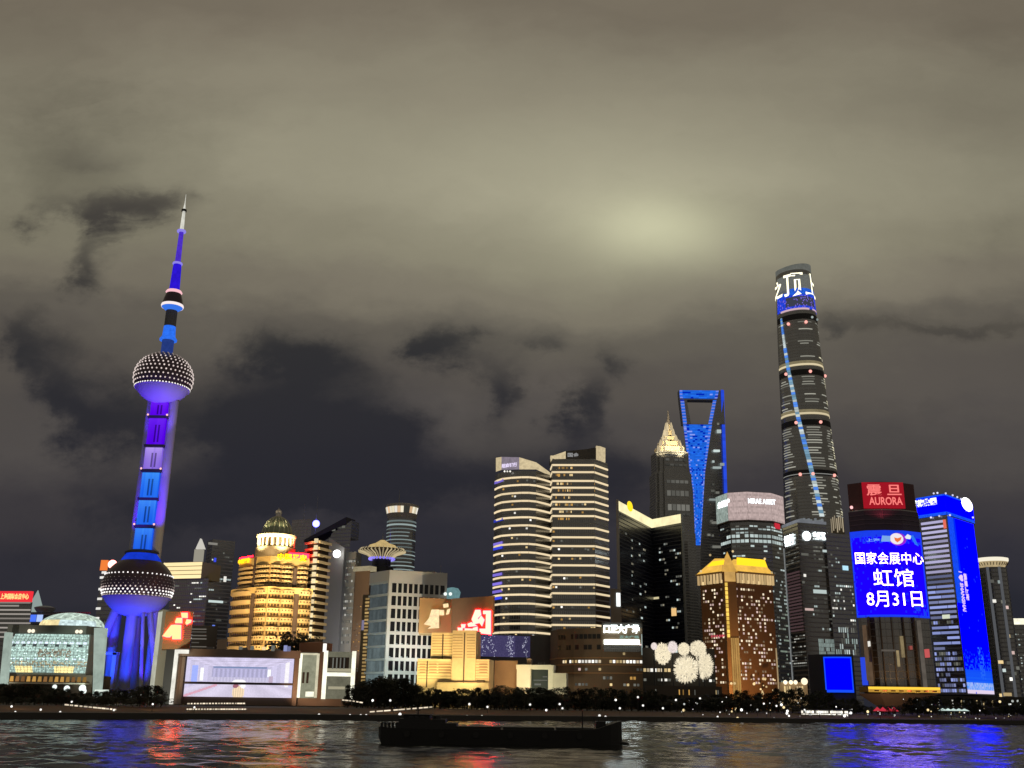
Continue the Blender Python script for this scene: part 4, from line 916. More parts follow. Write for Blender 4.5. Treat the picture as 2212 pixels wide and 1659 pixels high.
# ------------------------------------------------------------------ golden hotel with the dome
GOLD = wall('golden_stone', (.34, .23, .10), .75, .08, .2)
b = Bld('domed_hotel', 'golden floodlit hotel with a green ribbed dome and yellow roof letters', [(499, 822), (550, 800), (574, 792), (670, 806)], 1330, (575, 1270, 792), 40)
MB().prism(b.foot, b.z0, b.z1).build('wall', GOLD, b.root)
zu = zat(585, 1200, 794)
up = [at(px, 1230, Y).to_2d() for px, Y in ((519, 826), (555, 806), (583, 797), (666, 810))]; upf = up + [p + b.dr * .8 for p in reversed(up)]
MB().prism(upf, b.z1, zu).build('wall', GOLD, b.root)
FU = [Face(up[i], up[i + 1]) for i in range(3)]
GW = wall('golden_ledge', (.56, .40, .2), .7, .2, .15); DW = wall('hotel_window_dark', (.05, .035, .02), .3)
def ledges(Fs, zb, zt, n_, d=1.5):
    """one bowed balcony for every bay of every storey"""
    for k in range(n_):
        a = zb + (zt - zb) * k / n_; h = (zt - zb) / n_
        for fi, F in enumerate(Fs):
            bays = [(0, .84)] if fi == 0 else ([(0, 1)] if fi == 1 else [(.0, .30), (.30, .60), (.70, 1.0)])
            for f0, f1 in bays:
                u0, u1 = F.L * f0 + .3, F.L * f1 - .3; mb = MB(); n5 = 6; bow = 1.7
                for i in range(n5):
                    q0, q1 = i / n5, (i + 1) / n5; D = lambda q: d + bow * math.sin(math.pi * q) ** .7
                    P = lambda q, z, dd: F.p(u0 + (u1 - u0) * q, z, dd)
                    mb.hexa([P(q0, a + h * .40, D(q0)), P(q1, a + h * .40, D(q1)), P(q1, a + h * .40, 0), P(q0, a + h * .40, 0)], [P(q0, a + h * .86, D(q0) + .35), P(q1, a + h * .86, D(q1) + .35), P(q1, a + h * .86, 0), P(q0, a + h * .86, 0)])
                b.part('balcony', mb, GW)
                nn = max(3, int((u1 - u0) / 2.3))
                for i in range(nn):
                    q = (i + .5) / nn; b.win(F, u0 + (u1 - u0) * q, a + h * .22, (u1 - u0) / nn * .5, h * .3, DW, .15)
                    if fi: b.win(F, u0 + (u1 - u0) * q, a + h * .66, .8, h * .16, DW, d + bow * math.sin(math.pi * q) ** .7 + .45)
ledges(b.F, b.z0 + 1, b.z1 - .3, 12); ledges(FU, b.z1 + .3, zu - 6.5, 5)
# raised dark strips: the shade of the grooves put into the colour
for F, zA, zB, f0, f1 in ((b.F[0], b.z0, b.z1, .86, .98), (FU[0], b.z1, zu, .9, 1.0), (b.F[2], b.z0, b.z1, .60, .70), (FU[2], b.z1, zu - 8, .60, .70)):
    mb = MB(); mb.fbox(F, F.L * f0, F.L * f1, zA, zB, .1, 1.7); b.part('recess_shade', mb, wall('groove_shade', (.10, .065, .05)))
b.done('window', 100)
# terrace parapets and cornice
mb = MB()
for F in b.F: mb.fbox(F, -.5, F.L + .5, b.z1 - 3.5, b.z1 + 1.2, -.5, 1.8)
b.part('parapet', mb, wall('parapet_gold', (.65, .45, .18), .7))
mb = MB(); F = FU[2]; mb.fbox(F, -.3, F.L + .3, zu - 6, zu, -.5, 1.0); F = FU[0]; mb.fbox(F, -.3, F.L, zu - 6, zu, -.5, 1.0); F = FU[1]; mb.fbox(F, -.3, F.L, zu - 6, zu, -.5, 1.0); b.part('parapet', mb, wall('parapet_gold', (.65, .45, .18), .7))
# sign: red glowing band and yellow letters
F = FU[2]; u0, u1, z0, z1 = F.rect(590, 1188, 668, 1200); mb = MB(); mb.fbox(F, u0, u1, zu, zu + (z1 - z0) * .9, -.6, .2); b.part('sign_panel', mb, emit('sign_red_glow', (28, .10, .25), 1.0, sample=True))
YH = emit('sign_yellow_hot', (2.6, 1.25, .02), 1.0, sample=True)
r4 = F.rect(598, 1197, 661, 1212); text('中国平安', F, r4, YH, b.root, 2.0, .03)
F = FU[0]; r4 = F.rect(520, 1207, 544, 1218); text('中国平安', F, r4, YH, b.root, 2.0, .03)
mb = MB(); mb.fbox(F, r4[0] - .5, r4[1] + 3, r4[3] + .3, r4[3] + 1.5, .9, 1.1); b.part('sign_panel', mb, emit('sign_red_glow', (28, .10, .25), 1.0, sample=True))
# stepped roof blocks, drum and dome
dc = at(596, 1180, 812); zb0 = zu; zd0, zd1, zdt = zat(594, 1183, 812), zat(594, 1158, 812), zat(597, 1116, 812)
rD = (at(634, 1168, 812).x - at(553, 1168, 812).x) / 2; rd = (at(629, 1150, 812).x - at(566, 1150, 812).x) / 2
MB().lathe(dc.x, dc.y, [(rD * 1.05, zb0), (rD * 1.05, zd0 - 1), (rD * .98, zd0)], 40).build('drum_base', wall('drum_stone', (.2, .15, .09)), b.root)
MB().lathe(dc.x, dc.y, [(rD * .86, zd0), (rD * .86, zd1 - 2.2)], 40).build('drum', wall('drum_core', (.10, .07, .045)), b.root)
MB().lathe(dc.x, dc.y, [(rD, zd1 - 2.4), (rD * 1.04, zd1 - 1.5), (rD * 1.04, zd1), (rD * .9, zd1 + .4)], 40).build('drum_cornice', wall('cornice_pale', (.66, .52, .32)), b.root)
for k in range(22):
    a = 2 * math.pi * k / 22; mb = MB(); mb.tube((dc.x + rD * .94 * math.sin(a), dc.y - rD * .94 * math.cos(a), zd0), (dc.x + rD * .94 * math.sin(a), dc.y - rD * .94 * math.cos(a), zd1 - 2.4), .85, .8, 8)
    mb.build('column', wall('column_pale', (.7, .56, .36)), b.root, True)
prof = [(rd * math.cos(a), zd1 + (zdt - zd1) * math.sin(a)) for a in [i * math.pi / 2 * .93 / 12 for i in range(13)]]
MB().lathe(dc.x, dc.y, prof, 48).build('dome', wall('dome_copper', (.24, .26, .16), .5, .3, .35), b.root, True)
for k in range(18):
    a = 2 * math.pi * k / 18; mb = MB()
    for (r0, z0), (r1, z1) in zip(prof, prof[1:]): mb.tube((dc.x + r0 * 1.02 * math.sin(a), dc.y - r0 * 1.02 * math.cos(a), z0), (dc.x + r1 * 1.02 * math.sin(a), dc.y - r1 * 1.02 * math.cos(a), z1), .38, .32, 6)
    mb.build('dome_rib', wall('rib_pale', (.55, .52, .36)), b.root)
zl = zat(599, 1108, 812); MB().lathe(dc.x, dc.y, [(2.3, prof[-1][1] - .5), (2.3, zl - 1), (2.9, zl - .6), (2.2, zl + 1.8), (.4, zl + 3), (.12, zat(600, 1097, 812))], 16).build('lantern', wall('lantern_pale', (.6, .52, .45)), b.root, True)
for sx in (-10, 9): spot((dc.x + sx * 1.6, dc.y - rD - 9, zu + 1), (dc.x + sx * .4, dc.y - rd * .6, zd1 + 8), 11, (1, .92, .56), 75)
spot((dc.x, dc.y - rD - 12, zu + 1), (dc.x, dc.y - rD, zd0 + 4), 2.2, (1, .8, .5), 100)
W1 = (1, .72, .34)
for px, py, E, cone in ((520, 1330, 1.7, 75), (575, 1330, 1.3, 75), (640, 1340, 1.7, 75)):
    T = at(px, py, 800); spot((T.x, 715, 12), (T.x, T.y, T.z + 8), E * 1.15, W1, cone)
for px in (535, 600, 650):
    T = at(px, 1230, 808); spot((T.x, 755, b.z1 - 30), (T.x, T.y, T.z), 1.35, (1, .70, .32), 75)
# pagoda-like wing
b = Bld('pagoda_wing', 'dark hotel wing stacked with pale jutting balcony ledges right of the golden hotel', [(657, 824), (681, 812), (704, 826)], 1280, (680, 1166, 815), 26)
b.body(wall('wing_dark', (.05, .035, .025)))
n_ = 15; z0, z1 = zat(675, 1386, 815), b.z1
LEDGE = wall('wing_ledge', (.6, .5, .34), .7)
for k in range(n_):
    a = z0 + (z1 - z0) * k / n_; h = (z1 - z0) / n_; mb = MB()
    for F in b.F: mb.fbox(F, -1, F.L + 1, a + h * .45, a + h * .8, 0, 2.0)
    b.part('balcony_ledge', mb, LEDGE)
    c = b.F[0].p(b.F[0].L, a + h * .72, 2.4); mb = MB(); mb.box(c.x - 1.5, c.x + 1.5, c.y - .9, c.y + .6, a + h * .4, a + h * 1.05); b.part('ledge_lamp', mb, emit('ledge_lamp', (1, .82, .48), 1.0, .25))
T = at(680, 1300, 815); spot((T.x, 745, 20), (T.x, T.y, T.z), 2.0, (1, .82, .5), 75); spot((T.x, 760, 70), (T.x, T.y, T.z + 45), 1.6, (1, .82, .5), 70)
# grey spotlit slab tower
b = Bld('spotlit_slab', 'plain grey slab tower with a glaring white spotlight near its top', [(702, 905), (737, 892), (742, 895)], 1290, (722, 1172, 898), 24)
z0 = b.z1; zl_ = zat(706, 1160, 905)
p_ = b.foot; MB().loft([[(q[0], q[1], GROUND) for q in p_], [(p_[0][0], p_[0][1], zl_), (p_[1][0], p_[1][1], zat(737, 1183, 892)), (p_[2][0], p_[2][1], zat(742, 1184, 895)), (p_[3][0], p_[3][1], zat(742, 1184, 895)), (p_[4][0], p_[4][1], zat(737, 1183, 892)), (p_[5][0], p_[5][1], zl_)]]).build('wall', wall('slab_grey', (.36, .35, .33), .8, .03, .15), b.root)
P = at(728, 1196.5, 889); MB().ball((P.x, P.y - .6, P.z), 3.4, seg=20, rows=12).build('spotlight', emit('glare_white', (1, 1, .98), 4, sample=True), b.root, True)
spot((P.x + 14, P.y - 60, 30), (P.x - 3, 898, 85), .85, (.95, .95, 1), 90)
b = Bld('ribbed_office', 'grey office block stacked with rows of small white windows beside the spotlit slab', [(742, 885), (764, 880), (776, 900)], 1290, (755, 1192, 882), 24)
b.body(wall('ribbed_grey', (.2, .2, .19))); F = b.F[0]
zz0, zz1 = zat(752, 1395, 882), zat(755, 1205, 882)
b.grid(F, .4, F.L - .3, zz0, zz1, 6, 13, .55, .32, .8, [W_DIM, emit('window_grey', (.75, .74, .66), .6, .5), W_DIM], d=.4)
b.grid(b.F[1], .4, b.F[1].L - .3, zz0, zz1, 4, 13, .5, .3, .3, [W_DIM], d=.4); b.done()
b2 = Bld('sloping_roof_tower', 'dark tower with a long sloping roof blade rising to the right', [(700, 1110), (752, 1100)], 1250, (750, 1162, 1100), 26)
b2.body(DGLASS); F = b2.F[0]; A, C_ = F.hit(658, 1166), F.hit(749, 1117)
mb = MB(); mb.add([F.p(A[0], A[1] - 3, 1), F.p(C_[0], C_[1] - 8, 1), F.p(C_[0], C_[1], 1), F.p(A[0], A[1], 1), F.p(A[0], A[1] - 3, -20), F.p(C_[0], C_[1] - 8, -20), F.p(C_[0], C_[1], -20), F.p(A[0], A[1], -20)], [(0, 1, 2, 3), (7, 6, 5, 4), (0, 4, 5, 1), (1, 5, 6, 2), (2, 6, 7, 3), (3, 7, 4, 0)]); b2.part('roof_blade', mb, wall('blade_dark', (.05, .045, .06)))
mb = MB(); B_ = F.hit(712, 1170); E_ = F.hit(752, 1160); mb.add([F.p(B_[0], b2.z1, 0), F.p(F.L, b2.z1, 0), F.p(F.L, C_[1] - 4, 0), F.p(B_[0] + 2, b2.z1 + 6, 0), F.p(B_[0], b2.z1, -18), F.p(F.L, b2.z1, -18), F.p(F.L, C_[1] - 4, -18), F.p(B_[0] + 2, b2.z1 + 6, -18)], [(0, 1, 2, 3), (7, 6, 5, 4), (0, 4, 5, 1), (1, 5, 6, 2), (2, 6, 7, 3), (3, 7, 4, 0)]); b2.part('upper_wall', mb, DGLASS)
for x, y in ((736, 1128), (727, 1137), (733, 1139), (742, 1138), (721, 1145)):
    u, z = F.hit(x, y); b2.win(F, u, z, 4, 2.4, W_DIM, .5)
b2.grid(F, F.L * .7, F.L - 1, 60, b2.z1 - 5, 3, 24, .7, .4, .3, [W_DIM]); b2.done()
b3 = Bld('purple_box_tower', 'dim purple box tower with two thin rooftop antennas behind the dome', [(629, 1210), (672, 1200)], 1150, (650, 1122, 1205), 30)
b3.body(curtain('purple_glass', (.12, .09, .11), (.2, .15, .18))); F = b3.F[0]
for px, py0 in ((653, 1086), (681, 1070)):
    q = F.hit(px, py0); qq = F.hit(px, 1160); mb = MB(); mb.tube(F.p(q[0], min(b3.z1, qq[1]) if px < 672 else 60, -6), F.p(q[0], q[1], -6), .9, .25); b3.part('antenna', mb, wall('antenna_grey', (.3, .3, .33)))
q = F.hit(679, 1130); c = F.p(q[0], q[1], -4); MB().ball(c, 4.2, seg=16, rows=10).build('blue_beacon', emit('beacon_blue', (.5, .5, 3.2), 2.0, sample=True), b3.root, True)

# ------------------------------------------------------------------ cylinder tower and lotus-topped tower
def cylinder(name, label, px, py, Y, hw, top, bands, crown, mat):
    c = at(px, py, Y); r = at(px + hw, py, Y).x - c.x; c.y += r; zt = zat(top[0], top[1], Y)
    root = thing(name, label, 'building', (c.x, c.y, GROUND)); 
    MB().lathe(c.x, c.y, [(r, GROUND), (r, zt)], 56).build('wall', mat, root, True)
    return root, c, r, zt
root, c, r, zt = cylinder('round_tower', 'round glass tower ringed with pale teal lights under a flared lit crown', 862, 1180, 1200, 31.5, (866, 1112), 0, 0, DGLASS)
za, zb_ = zat(866, 1112, 1200), zat(866, 1088, 1200)
MB().lathe(c.x, c.y, [(r * .98, za - 4), (r * 1.06, za + 2), (r * 1.15, zb_ - 3), (r * 1.17, zb_), (r * 1.0, zb_ + 1)], 56).build('crown', wall('crown_grey', (.4, .38, .32)), root, True)
rnd = random.Random(8)
for k in range(14):
    a0 = -1.35 + k * .193; col = [(.95, .85, .6), (1, .95, .85), (.9, .6, .35), (.98, .9, .7)][k % 4] if k not in (8, 9) else (.12, .12, .1)
    mb = MB()
    for j in range(4):
        q0, q1 = a0 + j * .045, a0 + (j + 1) * .045
        f = lambda a, t_: (c.x + r * (1.08 + .10 * t_) * math.sin(a), c.y - r * (1.08 + .10 * t_) * math.cos(a), za + 3 + (zb_ - za - 6) * t_)
        mb.add([f(q0, 0), f(q1, 0), f(q1, 1), f(q0, 1)], [(0, 1, 2, 3)])
    mb.build('crown_light', emit('crown_l%d' % (k % 4 if k not in (8, 9) else 9), col, .85 if k not in (8, 9) else .3, .3), root)
zz = zat(862, 1232, 1200); k = 0
while za - 8 - k * 4.4 > 60:
    z_ = za - 8 - k * 4.4; mb = MB(); m2 = emit('ring_teal', (.50, .62, .60), .55, .6); br = 1.2 if k not in (0, 1) else 2
    n0, n1 = (0, 40) if k < 2 or rnd.random() < .5 else (rnd.randint(0, 12), rnd.randint(26, 40))
    for j in range(n0, n1):
        a0, a1 = -1.57 + j * 3.14 / 40, -1.57 + (j + 1) * 3.14 / 40
        f = lambda a, z: (c.x + (r + .5) * math.sin(a), c.y - (r + .5) * math.cos(a), z)
        mb.add([f(a0, z_), f(a1, z_), f(a1, z_ + br), f(a0, z_ + br)], [(0, 1, 2, 3)])
    mb.build('light_ring', m2, root); k += 1
MB().tube((c.x - r * .25, c.y, zb_), (c.x - r * .25, c.y, zat(856, 1052, 1200)), .7, .2).build('antenna', STEEL, root)
# lotus tower
Y = 950; c = at(826, 1215, Y); r = at(847, 1215, Y).x - c.x; z0 = zat(826, 1228, Y); zn = zat(825, 1209, Y); zr = zat(824, 1190, Y); zt = zat(824, 1167, Y)
R_b = (at(876, 1190, Y).x - at(774, 1190, Y).x) / 2
root = thing('lotus_tower', 'tower with a lotus-shaped ribbed gold crown over violet lamps', 'building', (c.x, c.y, GROUND))
c = Vector((at(825, 1200, Y).x, Y, 0))
MB().lathe(c.x, c.y, [(r * 1.25, GROUND), (r * 1.25, z0 + 1), (r * .95, z0 + 2), (r * .95, zn)], 32).build('neck', wall('neck_black', (.02, .02, .025), .3), root, True)
MB().lathe(c.x, c.y, [(r * .95, zn), (R_b * .62, zn + 5), (R_b * .97, zr - 1), (R_b, zr), (R_b * .9, zr + 1)], 48).build('lotus_bowl', wall('bowl_bronze', (.16, .12, .07)), root, True)
for k in range(36):
    a = 2 * math.pi * k / 36; mb = MB(); P_ = lambda rr_, z_: (c.x + rr_ * math.sin(a), c.y - rr_ * math.cos(a), z_)
    mb.tube(P_(r, zn + .5), P_(R_b * .63, zn + 4.6), .6); mb.tube(P_(R_b * .63, zn + 4.6), P_(R_b * .99, zr - .8), .6, .7); mb.tube(P_(R_b * .99, zr - .8), P_(R_b * .9, zr + 2), .7, .3)
    mb.build('lotus_petal', emit('petal_light', (.82, .66, .38), .62, .4), root)
MB().lathe(c.x, c.y, [(R_b * .72, zr + .5), (R_b * .55, zr + 5), (R_b * .3, zt - 3), (R_b * .1, zt)], 40).build('lotus_dome', emit('lotus_gold', (.72, .52, .22), .75, 0, False, .3), root, True)
MB().tube((c.x, c.y, zt), (c.x, c.y, zt + 7), .5, .15).build('finial', STEEL, root)
for k in range(22):
    a = 2 * math.pi * k / 22; MB().ball((c.x + (r + 2.2) * math.sin(a), c.y - (r + 2.2) * math.cos(a), zn + .6), 1.3, seg=8, rows=5).build('violet_lamp', emit('violet_lamp', (.3, .25, 1), 1.1, .4), root)
b = Bld('brown_tower', 'dark brown tower with a pale lit cap left of the white grid office', [(764, 880), (796, 872)], 1300, (780, 1231, 876), 26)
b.body(wall('brown_tower', (.13, .085, .055), .6)); F = b.F[0]
mb = MB(); mb.fbox(F, -1.5, F.L + .5, b.z1 - 1, b.z1 + 3, -8, 1.2); b.part('cap', mb, emit('cap_light', (.5, .42, .26), .6, 0, False, .4))
b.grid(F, 1, F.L - 1, 30, b.z1 - 30, 5, 30, .4, .4, .15, [W_DIM, W_AMBER]); b.done()
b = Bld('gold_strip_tower', 'slim tower edged by a stack of golden lit slots left of the white grid office', [(778, 745), (796, 740)], 1390, (788, 1284, 742), 18)
b.body(wall('strip_brown', (.16, .11, .06))); F = b.F[0]
zz0, zz1 = zat(784, 1474, 742), zat(788, 1290, 742)
for k in range(24): b.win(F, F.L * .62, zz0 + (zz1 - zz0) * (k + .5) / 24, F.L * .42, (zz1 - zz0) / 24 * .55, emit('slot_gold', (.78, .52, .2), .6, .5), .5)
b.win(F, F.L * .2, zat(782, 1350, 742), 2.4, 7, emit('lilac', (.4, .36, .55), .5)); b.done('lit_slot')

# ------------------------------------------------------------------ white grid office
b = Bld('grid_office', 'white grid office block with tall dark slot windows and pale teal glow below', [(793, 722), (836, 702), (963, 716)], 1350, (839, 1231, 702), 34)
WG = wall('white_grid', (.58, .56, .53), .75, .05, .12); core = wall('grid_core', (.05, .05, .055), .3)
zt = b.z1; ft = [q + (b.cc.to_2d() - q).normalized() * 1.6 for q in b.foot]
MB().prism(ft, b.z0, zt - 1).build('core', core, b.root)
FL, FR = b.F
mb = MB()
for F in b.F: mb.fbox(F, 0, F.L, zat(900, 1257, 708), zt, -1.7, 0)
b.part('parapet', mb, WG)
mb = MB(); mb.fbox(FL, FL.L - 1.2, FL.L + .0, b.z0, zt - .01, -1.6, .05); mb.fbox(FR, 0, 2.2, b.z0, zt - .02, -1.6, .03); mb.fbox(FR, FR.L - 1.6, FR.L, b.z0, zt - .02, -1.6, .03); b.part('corner_pier', mb, WG)
zb_ = zat(880, 1258, 708); z0 = zat(870, 1482, 706); nr = 8; nc = 10; h = (zb_ - z0) / nr
for i in range(1, nc):
    mb = MB(); u = 2.2 + (FR.L - 3.8) * i / nc; mb.fbox(FR, u - .72, u + .72, b.z0, zb_, -1.5, -.05); b.part('pier', mb, WG)
for k in range(nr + 1):
    mb = MB(); z_ = z0 + h * k; mb.fbox(FR, 2.2, FR.L - 1.6, z_ - h * .13, z_ + h * .13, -1.5, -.1); b.part('floor_slab', mb, WG)
    mb = MB(); mb.fbox(FL, 0, FL.L - 1.2, z_ - h * .10, z_ + h * .06, -1.5, .15); b.part('floor_slab', mb, wall('slab_pale', (.55, .58, .58)))
    for i in range(nc):
        u = 2.2 + (FR.L - 3.8) * (i + .5) / nc
        if k < nr: b.win(FR, u, z_ + h * .5, 2.5, h * .74, wall('slot_black', (.012, .012, .014), .15), -1.35)
        if k < 5 and rnd.random() < .5: b.win(FR, u - 1.1 + .3, z_ + h * .18, 1.4, .5, emit('sill_lamp', (.75, .9, .88), .8, .6), -.6)
b.done('window')
for k in range(nr):
    z_ = z0 + h * k; n5 = 9
    for i in range(n5):
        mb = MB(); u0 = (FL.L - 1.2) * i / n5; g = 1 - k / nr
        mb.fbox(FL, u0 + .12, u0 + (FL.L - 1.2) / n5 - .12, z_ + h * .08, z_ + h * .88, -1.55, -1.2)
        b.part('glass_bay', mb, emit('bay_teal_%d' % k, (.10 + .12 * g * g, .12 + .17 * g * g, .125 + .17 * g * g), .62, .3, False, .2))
T = at(900, 1380, 706); spot((T.x - 8, 672, 6), (T.x - 4, T.y, T.z - 8), 1.1, (.75, 1, .97), 110); spot((T.x + 14, 674, 6), (T.x + 10, T.y, T.z), .8, (.8, 1, .97), 110); spot((T.x + 2, 671, 24), (T.x + 4, T.y, T.z + 26), 1.2, (1, .95, .9), 110)
spot((T.x - 45, 660, 12), (T.x - 28, T.y + 8, T.z), .55, (.75, 1, 1), 60)
P = at(968, 1281, 720); mb = MB(); mb.lathe(P.x + 3, P.y, [(4.5, zat(968, 1290, 720) - 3), (5.8, zat(968, 1279, 720)), (4, zat(968, 1271, 720)), (1.2, zat(968, 1269, 720))], 20)
b.part('roof_canopy', mb, emit('canopy_teal', (.25, .48, .5), .5, 0, False, .4), True)
for px in (962, 973): P = at(px, 1283, 712); MB().ball(P, 1.2, seg=8, rows=6).build('roof_lamp', emit('roof_lamp_white', (.9, 1, .95), 1.1), b.root)
P = at(951, 1236, 716); MB().tube((P.x, P.y + 4, zt - 1), (P.x, P.y + 4, zat(950, 1218, 716)), .3, .1).build('antenna', STEEL, b.root)
mb = MB(); P = at(870, 1231, 706); mb.box(P.x - 9, P.x + 22, P.y + 8, P.y + 20, zt - 1, zt + 1.2); b.part('plant_room', mb, STEEL)

# ------------------------------------------------------------------ brown block with twin emblems
b = Bld('emblem_block', 'brown block with two glowing winged emblems on its tan and dark faces', [(905, 684), (976, 690), (1066, 668)], 1335, (976, 1294, 690), 30, z1=None)
TAN = wall('emblem_tan', (.45, .30, .13), .7, .06, .2)
zb0 = zat(940, 1368, 686); b.body(TAN, z0=zb0); FA, FB = b.F
mb = MB(); mb.prism([q.lerp(b.cc.to_2d(), .45) for q in b.foot], GROUND, zb0); b.part('base', mb, wall('emblem_base', (.2, .13, .07)))
mb = MB(); mb.fbox(FB, 0, FB.L, zb0 - .2, b.z1 + .3, -1, .25); b.part('dark_face', mb, wall('emblem_brown', (.28, .15, .07), .7))
s = lambda X, Y_: (887 + X * .08853, 1278.7 + Y_ * .08853)
emblem(FA, [[s(510, 430), s(690, 430), s(690, 880), s(540, 890), s(410, 900), s(500, 830), s(320, 790), s(360, 740), s(440, 640)], [s(700, 440), s(810, 440), s(810, 570), s(700, 570)], [s(860, 560), s(890, 430), s(970, 400), s(930, 540)], [s(790, 300), s(910, 280), s(920, 370), s(800, 390)]], emit('emblem_peach', (1.0, .76, .42), 1.1, 0, True, .5), b.root)
emblem(FB, [[s(1510, 670), s(1600, 440), s(1720, 440), s(1740, 560), s(1660, 640), s(1690, 760), s(1560, 790)], [s(1790, 460), s(1975, 460), s(1975, 1040), s(1710, 1010), s(1700, 900), s(1850, 900), s(1860, 540), s(1790, 540)], [s(1660, 700), s(1740, 580), s(1820, 680), s(1760, 840)], [s(1410, 780), s(1500, 740), s(1640, 830), s(1430, 850)], [s(1540, 880), s(1650, 850), s(1660, 980), s(1550, 1000)], [s(1255, 790), s(1360, 790), s(1340, 880), s(1260, 880)], [s(1170, 870), s(1290, 880), s(1280, 960), s(1180, 970)], [s(1340, 890), s(1540, 900), s(1530, 960), s(1340, 970)]], SIGNHOT2, b.root, .5, fringe=.2)
T = at(940, 1335, 688); spot((T.x - 8, 610, 10), (T.x, T.y, T.z), 1.3, (1, .72, .34), 50); T = at(1022, 1335, 680); spot((T.x, 610, 10), (T.x, T.y, T.z), .8, (1, .55, .3), 55)
# stepped cream building below
CRM = wall('cream_stone', (.58, .46, .25), .75, .09, .38)
b = Bld('stepped_cream_block', 'floodlit cream stepped building with horizontal joints and dark vertical seams', [(931, 652), (1032, 648)], 1400, (985, 1367, 650), 18)
F = b.F[0]; b.body(CRM, 'wall')
def blk(nm, x0, y0, x1, y1, d0, d1, mat=CRM):
    u0, u1, z0, z1 = F.rect(x0, y0, x1, y1); mb = MB(); mb.fbox(F, u0, u1, z0, z1, d0, d1); return b.part(nm, mb, mat)
u0, u1, z0, z1 = F.rect(904, 1424, 980, 1490); mb = MB(); mb.fbox(F, u0, u1, GROUND, z1, -14, 4); b.part('left_wing', mb, CRM)
u0, u1, z0, z1 = F.rect(980, 1366, 1031, 1490); mb = MB(); mb.fbox(F, u0, u1, GROUND, z1 + .8, -12, 6); b.part('tower_front', mb, CRM)
u0, u1, z0, z1 = F.rect(1003, 1425, 1059, 1490); mb = MB(); mb.fbox(F, u0, u1, GROUND, z1, -14, 5); b.part('right_wing', mb, CRM)
u0, u1, z0, z1 = F.rect(950, 1475, 1060, 1490); mb = MB(); mb.fbox(F, u0, u1, GROUND, z1, 0, 9); b.part('plinth', mb, CRM)
JO = wall('joint_dark', (.22, .16, .07))
for y in range(1372, 1426, 6): 
    blk('joint', 934, y, 979, y + 1.1, 0, .15, JO); blk('joint', 982, y, 1003, y + 1.1, 6, 6.15, JO); blk('joint', 1012, y, 1030, y + 1.1, 6, 6.15, JO)
for y in range(1430, 1472, 6): blk('joint', 906, y, 978, y + 1.1, 4, 4.15, JO); blk('joint', 1030, y, 1057, y + 1.1, 5, 5.15, JO)
for x, y0, y1, d in ((1005, 1368, 1476, 6.2), (955, 1370, 1424, .2), (924, 1428, 1485, 4.2)): blk('seam', x, y0, x + 2.6, y1, d - .2, d + .15, wall('seam_dark', (.08, .05, .03)))
blk('shadow_gap', 950, 1471, 1050, 1474, 5, 7.2, wall('seam_dark', (.08, .05, .03)))
for x0, x1 in ((910, 922), (930, 946), (950, 976), (1038, 1055)):
    for y in (1434, 1440, 1446, 1452):
        blk('louvre', x0, y, x1, y + 2.8, 4 if x0 < 1000 else 5, 4.4 if x0 < 1000 else 5.4, wall('louvre_brown', (.3, .2, .1)))
for px, py, E in ((940, 1450, .9), (1000, 1440, 1.15), (1040, 1460, 1.1)):
    T = at(px, py, 648); spot((T.x, 590, 5), (T.x, T.y, T.z), E, (1, .82, .42), 70)
T = at(985, 1395, 650); spot((T.x, 595, 8), (T.x, T.y, T.z), 1.0, (1, .74, .32), 60)
# violet mural box
b = Bld('mural_box', 'dark box building with a violet speckled light mural', [(1031, 772), (1146, 780), (1190, 782)], 1395, (1110, 1371, 776), 24, z1=None)
b.body(wall('mural_dark', (.10, .10, .105), .7)); F = b.F[0]
u0, u1, z0, z1 = F.rect(1036, 1373, 1145, 1419); rnd = random.Random(21)
def mural(s, t):
    c = Vector((.035, .03, .085)).lerp(Vector((.06, .05, .12)), rnd.random()) * (1.2 if s < .7 else .8)
    for m0, w_ in ((.06, .03), (.2, .05), (.28, .03), (.58, .05), (.63, .04), (.9, .04)):
        if abs(s - m0 - .02 * math.sin(t * 9)) < w_ and rnd.random() < .16: c = Vector((.55, .55, .72)) * rnd.uniform(.4, 1.2)
    return tuple(c)
b.part('light_mural', raster(F, u0, u1, z0, z1, 70, 28, mural, .3), pict('mural', 1.0))
# brown low block and cream gateway
b = Bld('brown_low_block', 'low plain brown block between the cream building and the white gateway', [(1068, 668), (1118, 664)], 1450, (1095, 1427, 666), 16)
b.body(wall('low_brown', (.34, .20, .10), .75)); T = at(1093, 1450, 666); spot((T.x, 620, 8), (T.x, T.y, T.z), .8, (1, .62, .35), 70)
b = Bld('white_gateway', 'cream lit gateway building framing a dark glass opening', [(1115, 650), (1195, 646)], 1462, (1155, 1438, 648), 12)
F = b.F[0]
def blk(nm, x0, y0, x1, y1, d0, d1, mat):
    u0, u1, z0, z1 = F.rect(x0, y0, x1, y1); mb = MB(); mb.fbox(F, u0, u1, max(GROUND, z0), z1, d0, d1); return b.part(nm, mb, mat)
GWM = wall('gateway_cream', (.66, .62, .46), .75)
blk('pier', 1116, 1440, 1146, 1500, -10, 0, GWM); blk('pier', 1184, 1440, 1195, 1500, -10, 0, GWM); blk('lintel', 1115, 1436, 1196, 1446, -10, .4, GWM); blk('glass', 1146, 1445, 1184, 1500, -8, -5, wall('gate_glass', (.04, .05, .045), .2))
blk('side_wing', 1195, 1454, 1223, 1500, -10, -.5, GWM)
for x0, y0, x1, y1 in ((1150, 1468, 1180, 1470), (1152, 1476, 1166, 1480), (1170, 1460, 1180, 1463)): blk('inner_light', x0, y0, x1, y1, -5, -4.6, W_DIM)
